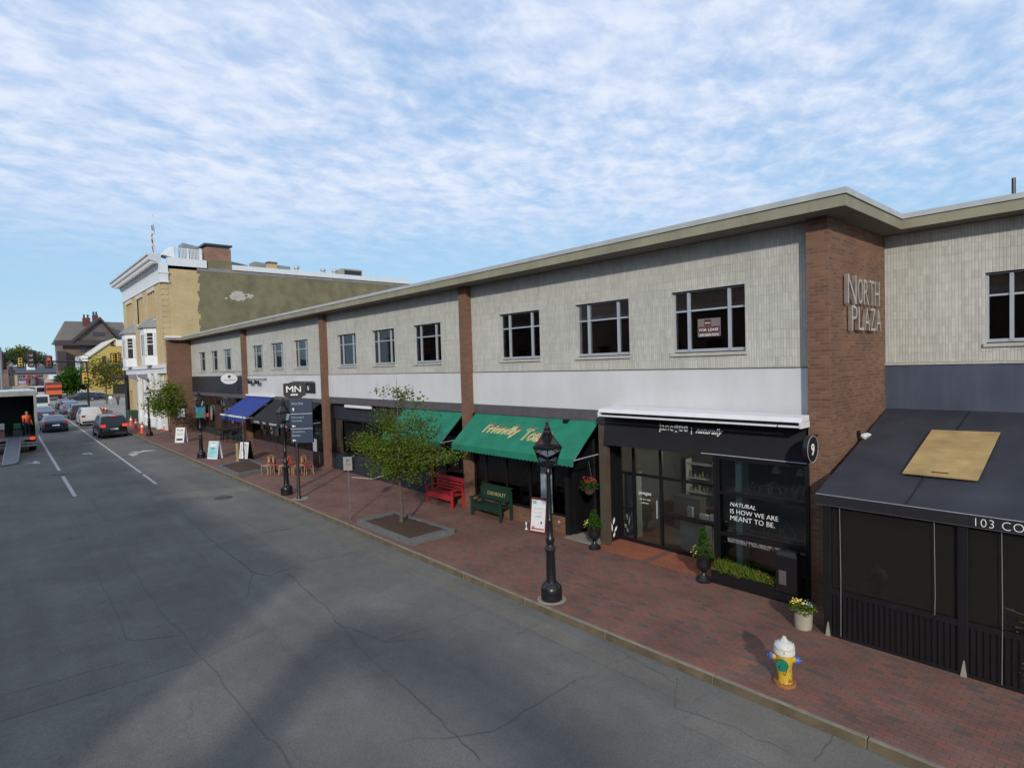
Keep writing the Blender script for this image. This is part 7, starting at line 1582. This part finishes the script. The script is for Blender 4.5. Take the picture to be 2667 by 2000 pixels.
    for sd in (1,-1): fc = MB(); fc.lathe([(.0,-.03),(.016,-.015),(.02,.012),(.0,.03)], (.01*s,.096*s*sd,1.63*s), 6); fc.build('ear', SK, t)
    return t
HB = plain('hair_brown', (.035,.022,.015), .7); JN = plain('jeans', (.09,.11,.17), .8); WT = plain('white_shirt', (.62,.66,.74), .7)
p = at_g(289,1056); person('person in white top and pale trousers walking beyond the crossing', (p.x, p.y, gz(p.x)), radians(150), 1.75, WT, plain('pale_trousers', (.35,.37,.42), .8), HB)
p = at_g(308,1056); person('person in olive jacket walking right of the one in white', (p.x, p.y, gz(p.x)), radians(-20), 1.75, plain('olive_coat', (.07,.065,.035), .8), plain('dark_trousers', (.03,.03,.035), .8), HB)
person('worker in orange high-visibility top standing inside the truck', (rx-.7, ty1-.50, zf+.002), radians(20), 1.72, ORG, plain('work_trousers', (.03,.03,.035), .8), HB, stride=.04, vest=plain('hi_vis', (.75,.11,.03), .6))
person('person in dark coat walking under the farthest street lamp, by the fence', (at_g(262,1052).x, at_g(262,1052).y, .63), radians(90), 1.75, plain('dark_coat', (.03,.03,.05), .8), JN, HB) if False else None
# ------------------------------------------------------------------ traffic signals
SIGY = plain('signal_yellow', (.50,.38,.03), .5); SIGD = plain('signal_dark', (.02,.02,.022), .5)
def signal(label, x, y, z, facing, body, s=1., lit=None, pale=False):
    t = thing('traffic_signal', label, 'traffic light', (x, y, z), 0 if facing > 0 else pi, 'traffic lights over the crossing')   # lamps face local +x
    m = MB(); m.box(-.15*s,.15*s,-.20*s,.20*s,-.55*s,.55*s); m.build('housing', body, t, bevel=.03)
    m = MB(); m.box(-.17*s,-.155*s,-.34*s,.34*s,-.70*s,.70*s); m.build('backplate', SIGD if facing > 0 else plain('plate_tan', (.42,.36,.25), .6), t)
    for k, zz in enumerate((.36,0,-.36)):
        on = lit == k
        l = MB(); l.lathe([(.01,.15),(.13,.15),(.13,.17),(.01,.175)], (0,0,0), 14, 'x'); l.v = [(v[0]*1*s+0, v[1]*s, (v[2]+zz)*s) for v in l.v]
        l.build('lens', plain('lens_on', (.6,.1,.05), .4, emit=((1,.12,.03), .5)) if on else plain('lens', (.45,.38,.27) if pale else [(.10,.01,.01),(.12,.08,.01),(.01,.08,.04)][k], .4), t)  # pale: tan colour stands in for sun reflecting off the lenses
        v_ = MB(); n = 8
        pts = [(.155*s, .15*cos(pi*j/n)*s, (zz+.15*sin(pi*j/n))*s) for j in range(n+1)]+[(.33*s, .15*cos(pi*j/n)*s, (zz+.15*sin(pi*j/n)-.02)*s) for j in range(n+1)]
        v_.add(pts, [(j, j+1, n+2+j, n+1+j) for j in range(n)]); v_.build('visor', body, t)
    return t
GX = -112.
pp = at_x(229,1015,GX); py = pp.y
ms = thing('signal_mast', 'dark signal mast with a long arm reaching left across the street', 'signal mast', (GX, py, .6))
zt_ = at_x(229,932,GX).z; za = at_x(229,943,GX).z; zb_ = at_x(0,932,GX)
m = MB(); m.tube([(GX,py,.5),(GX,py,zt_)], [.16,.11], 10); m.build('pole', T['iron'], ms, True, smooth=True)
m = MB(); m.tube([(GX,py,za),(GX,at_x(100,941,GX).y,at_x(100,940.5,GX).z),(GX,at_x(-30,931,GX).y,at_x(-30,931,GX).z)], [.13,.12,.10], 8); m.build('arm', T['iron'], ms, True, smooth=True)
m = MB(); a = at_x(210,928,GX); b_ = at_x(228,928,GX); m.box(GX+.1,GX+.14,a.y,b_.y,at_x(210,934,GX).z,at_x(210,927,GX).z); m.box(GX+.1,GX+.14,a.y+.15,b_.y,at_x(210,941,GX).z,at_x(210,936,GX).z); m.build('street_sign', T['signw'], ms, True)
for u, v, s_, bd, lit, lb, fc in ((53,944,1.15,SIGY,None,'yellow traffic light hanging left of the largest one',1),(80,936,1.9,SIGD,None,'largest traffic light on the long arm, lenses coloured as if catching the sun',1),(127,943,1.35,plain('signal_red', (.22,.06,.05), .5),0,'reddish traffic light near the middle of the long arm',1),(221,985,1.5,SIGY,0,'yellow traffic light mounted low on the mast pole',1),(2,940,1.8,SIGD,None,'dark traffic light cut by the left edge of the frame',1)):
    p = at_x(u, v, GX+.35); signal(lb, GX+.35, p.y, p.z, fc, bd, s_, lit, pale=(u == 80))
m = MB(); p = at_x(80,955,GX+.3); m.box(GX+.2,GX+.24,p.y-.5,p.y+.5,p.z-.45,p.z+.4); tag(m.build('lane_sign', T['signw'], loc=(GX+.2,p.y,p.z)), 'white lane control sign under the largest traffic light', 'sign')
# second, nearer thick pole at the corner
p = at_g(334,1066); BX, BY = -73.6, at_x(333,1060,-73.6).y
cp = thing('corner_signal_pole', 'thick dark signal pole at the street corner left of the tan building', 'signal mast', (BX, BY, gz(BX)))
m = MB(); m.tube([(BX,BY,.5),(BX,BY,at_x(326,960,BX).z),(BX,BY,at_x(324,880,BX).z)], [.22,.18,.08], 12); m.build('pole', T['iron'], cp, True, smooth=True)
m = MB(); a = at_x(294,986,BX+.3); b_ = at_x(324,986,BX+.3); m.box(BX+.25,BX+.40,a.y,b_.y,at_x(300,990,BX+.3).z,at_x(300,982,BX+.3).z); m.build('sign_bar', plain('bar_dark', (.03,.02,.028), .6), cp, True)
m = MB(); a = at_x(302,892,BX+.3); b_ = at_x(318,892,BX+.3); m.box(BX+.2,BX+.24,a.y,b_.y,at_x(300,902,BX+.3).z,at_x(300,885,BX+.3).z); m.build('sign_plate', T['signw'], cp, True)
m = MB(); m.tube([(BX,BY,at_x(324,903,BX).z),(BX,a.y-.3,at_x(300,901,BX).z)], .05, 6); m.tube([(BX,BY,at_x(324,935,BX).z),(BX,at_x(292,935,BX).y,at_x(300,937,BX).z)], .06, 6); m.build('arm', T['iron'], cp, True)
for u, bd, lb in ((295,SIGY,'left yellow traffic light of the pair before the yellow house'),(309,plain('signal_gold', (.5,.32,.12), .5),'right amber-coloured traffic light of the pair before the yellow house')):
    p = at_x(u, 932, BX+.3); signal(lb, BX+.3, p.y, p.z, 1, bd, .72)
p = at_x(4,980,-90); lp2 = thing('utility_pole', 'grey utility pole at the left edge of the picture', 'pole', (-95, p.y, .6)); m = MB(); m.tube([(-95,at_x(4,980,-95).y,.4),(-95,at_x(4,980,-95).y,at_x(4,905,-95).z)], .14, 8); m.build('pole', plain('pole_grey', (.2,.19,.2), .7), lp2, True)
# kerbside barriers and dark bin near the corner
pb = at_g(347,1090); bn_ = thing('litter_bin', 'dark green litter bin beside the tan building corner', 'bin', (-66.5, 10.4, gz(-66.5)))
q_ = at_x(345,1080,-70.); m = MB(); m.box(-70.4,-69.2,q_.y-.5,q_.y+.6,gz(-70),gz(-70)+1.15); m.build('body', plain('bin_green', (.015,.05,.035), .6), bn_, True, bevel=.04); bn_.location = (-69.8, q_.y, gz(-70)); [setattr(c, 'location', (0,0,0)) for c in bn_.children]
for c in bn_.children:
    c.data.transform(Matrix.Translation(Vector((-66.5,10.4,gz(-66.5)))-Vector(bn_.location)))
fe = thing('street_fence', 'low dark patterned fence along the far pavement behind the black vehicle', 'fence', (-78, 9.6, .62))
m = MB(); a = at_g(262,1078); b_ = at_g(332,1083)
for k in range(15):
    x = -84+k*.8; m.tube([(x,9.5,gz(x)),(x,9.5,gz(x)+1.0)], .03, 5)
m.box(-84,-72.8,9.48,9.52,gz(-78)+.95,gz(-78)+1.0); m.box(-84,-72.8,9.48,9.52,gz(-78)+.15,gz(-78)+.2); m.build('rails', T['iron'], fe, True)
for k, (u, v) in enumerate(((268,1074),(276,1075))):
    p = at_g(u, v); cone(['faded orange cone behind the white car, left one','faded orange cone behind the white car, right one'][k], p.x, p.y, .9)
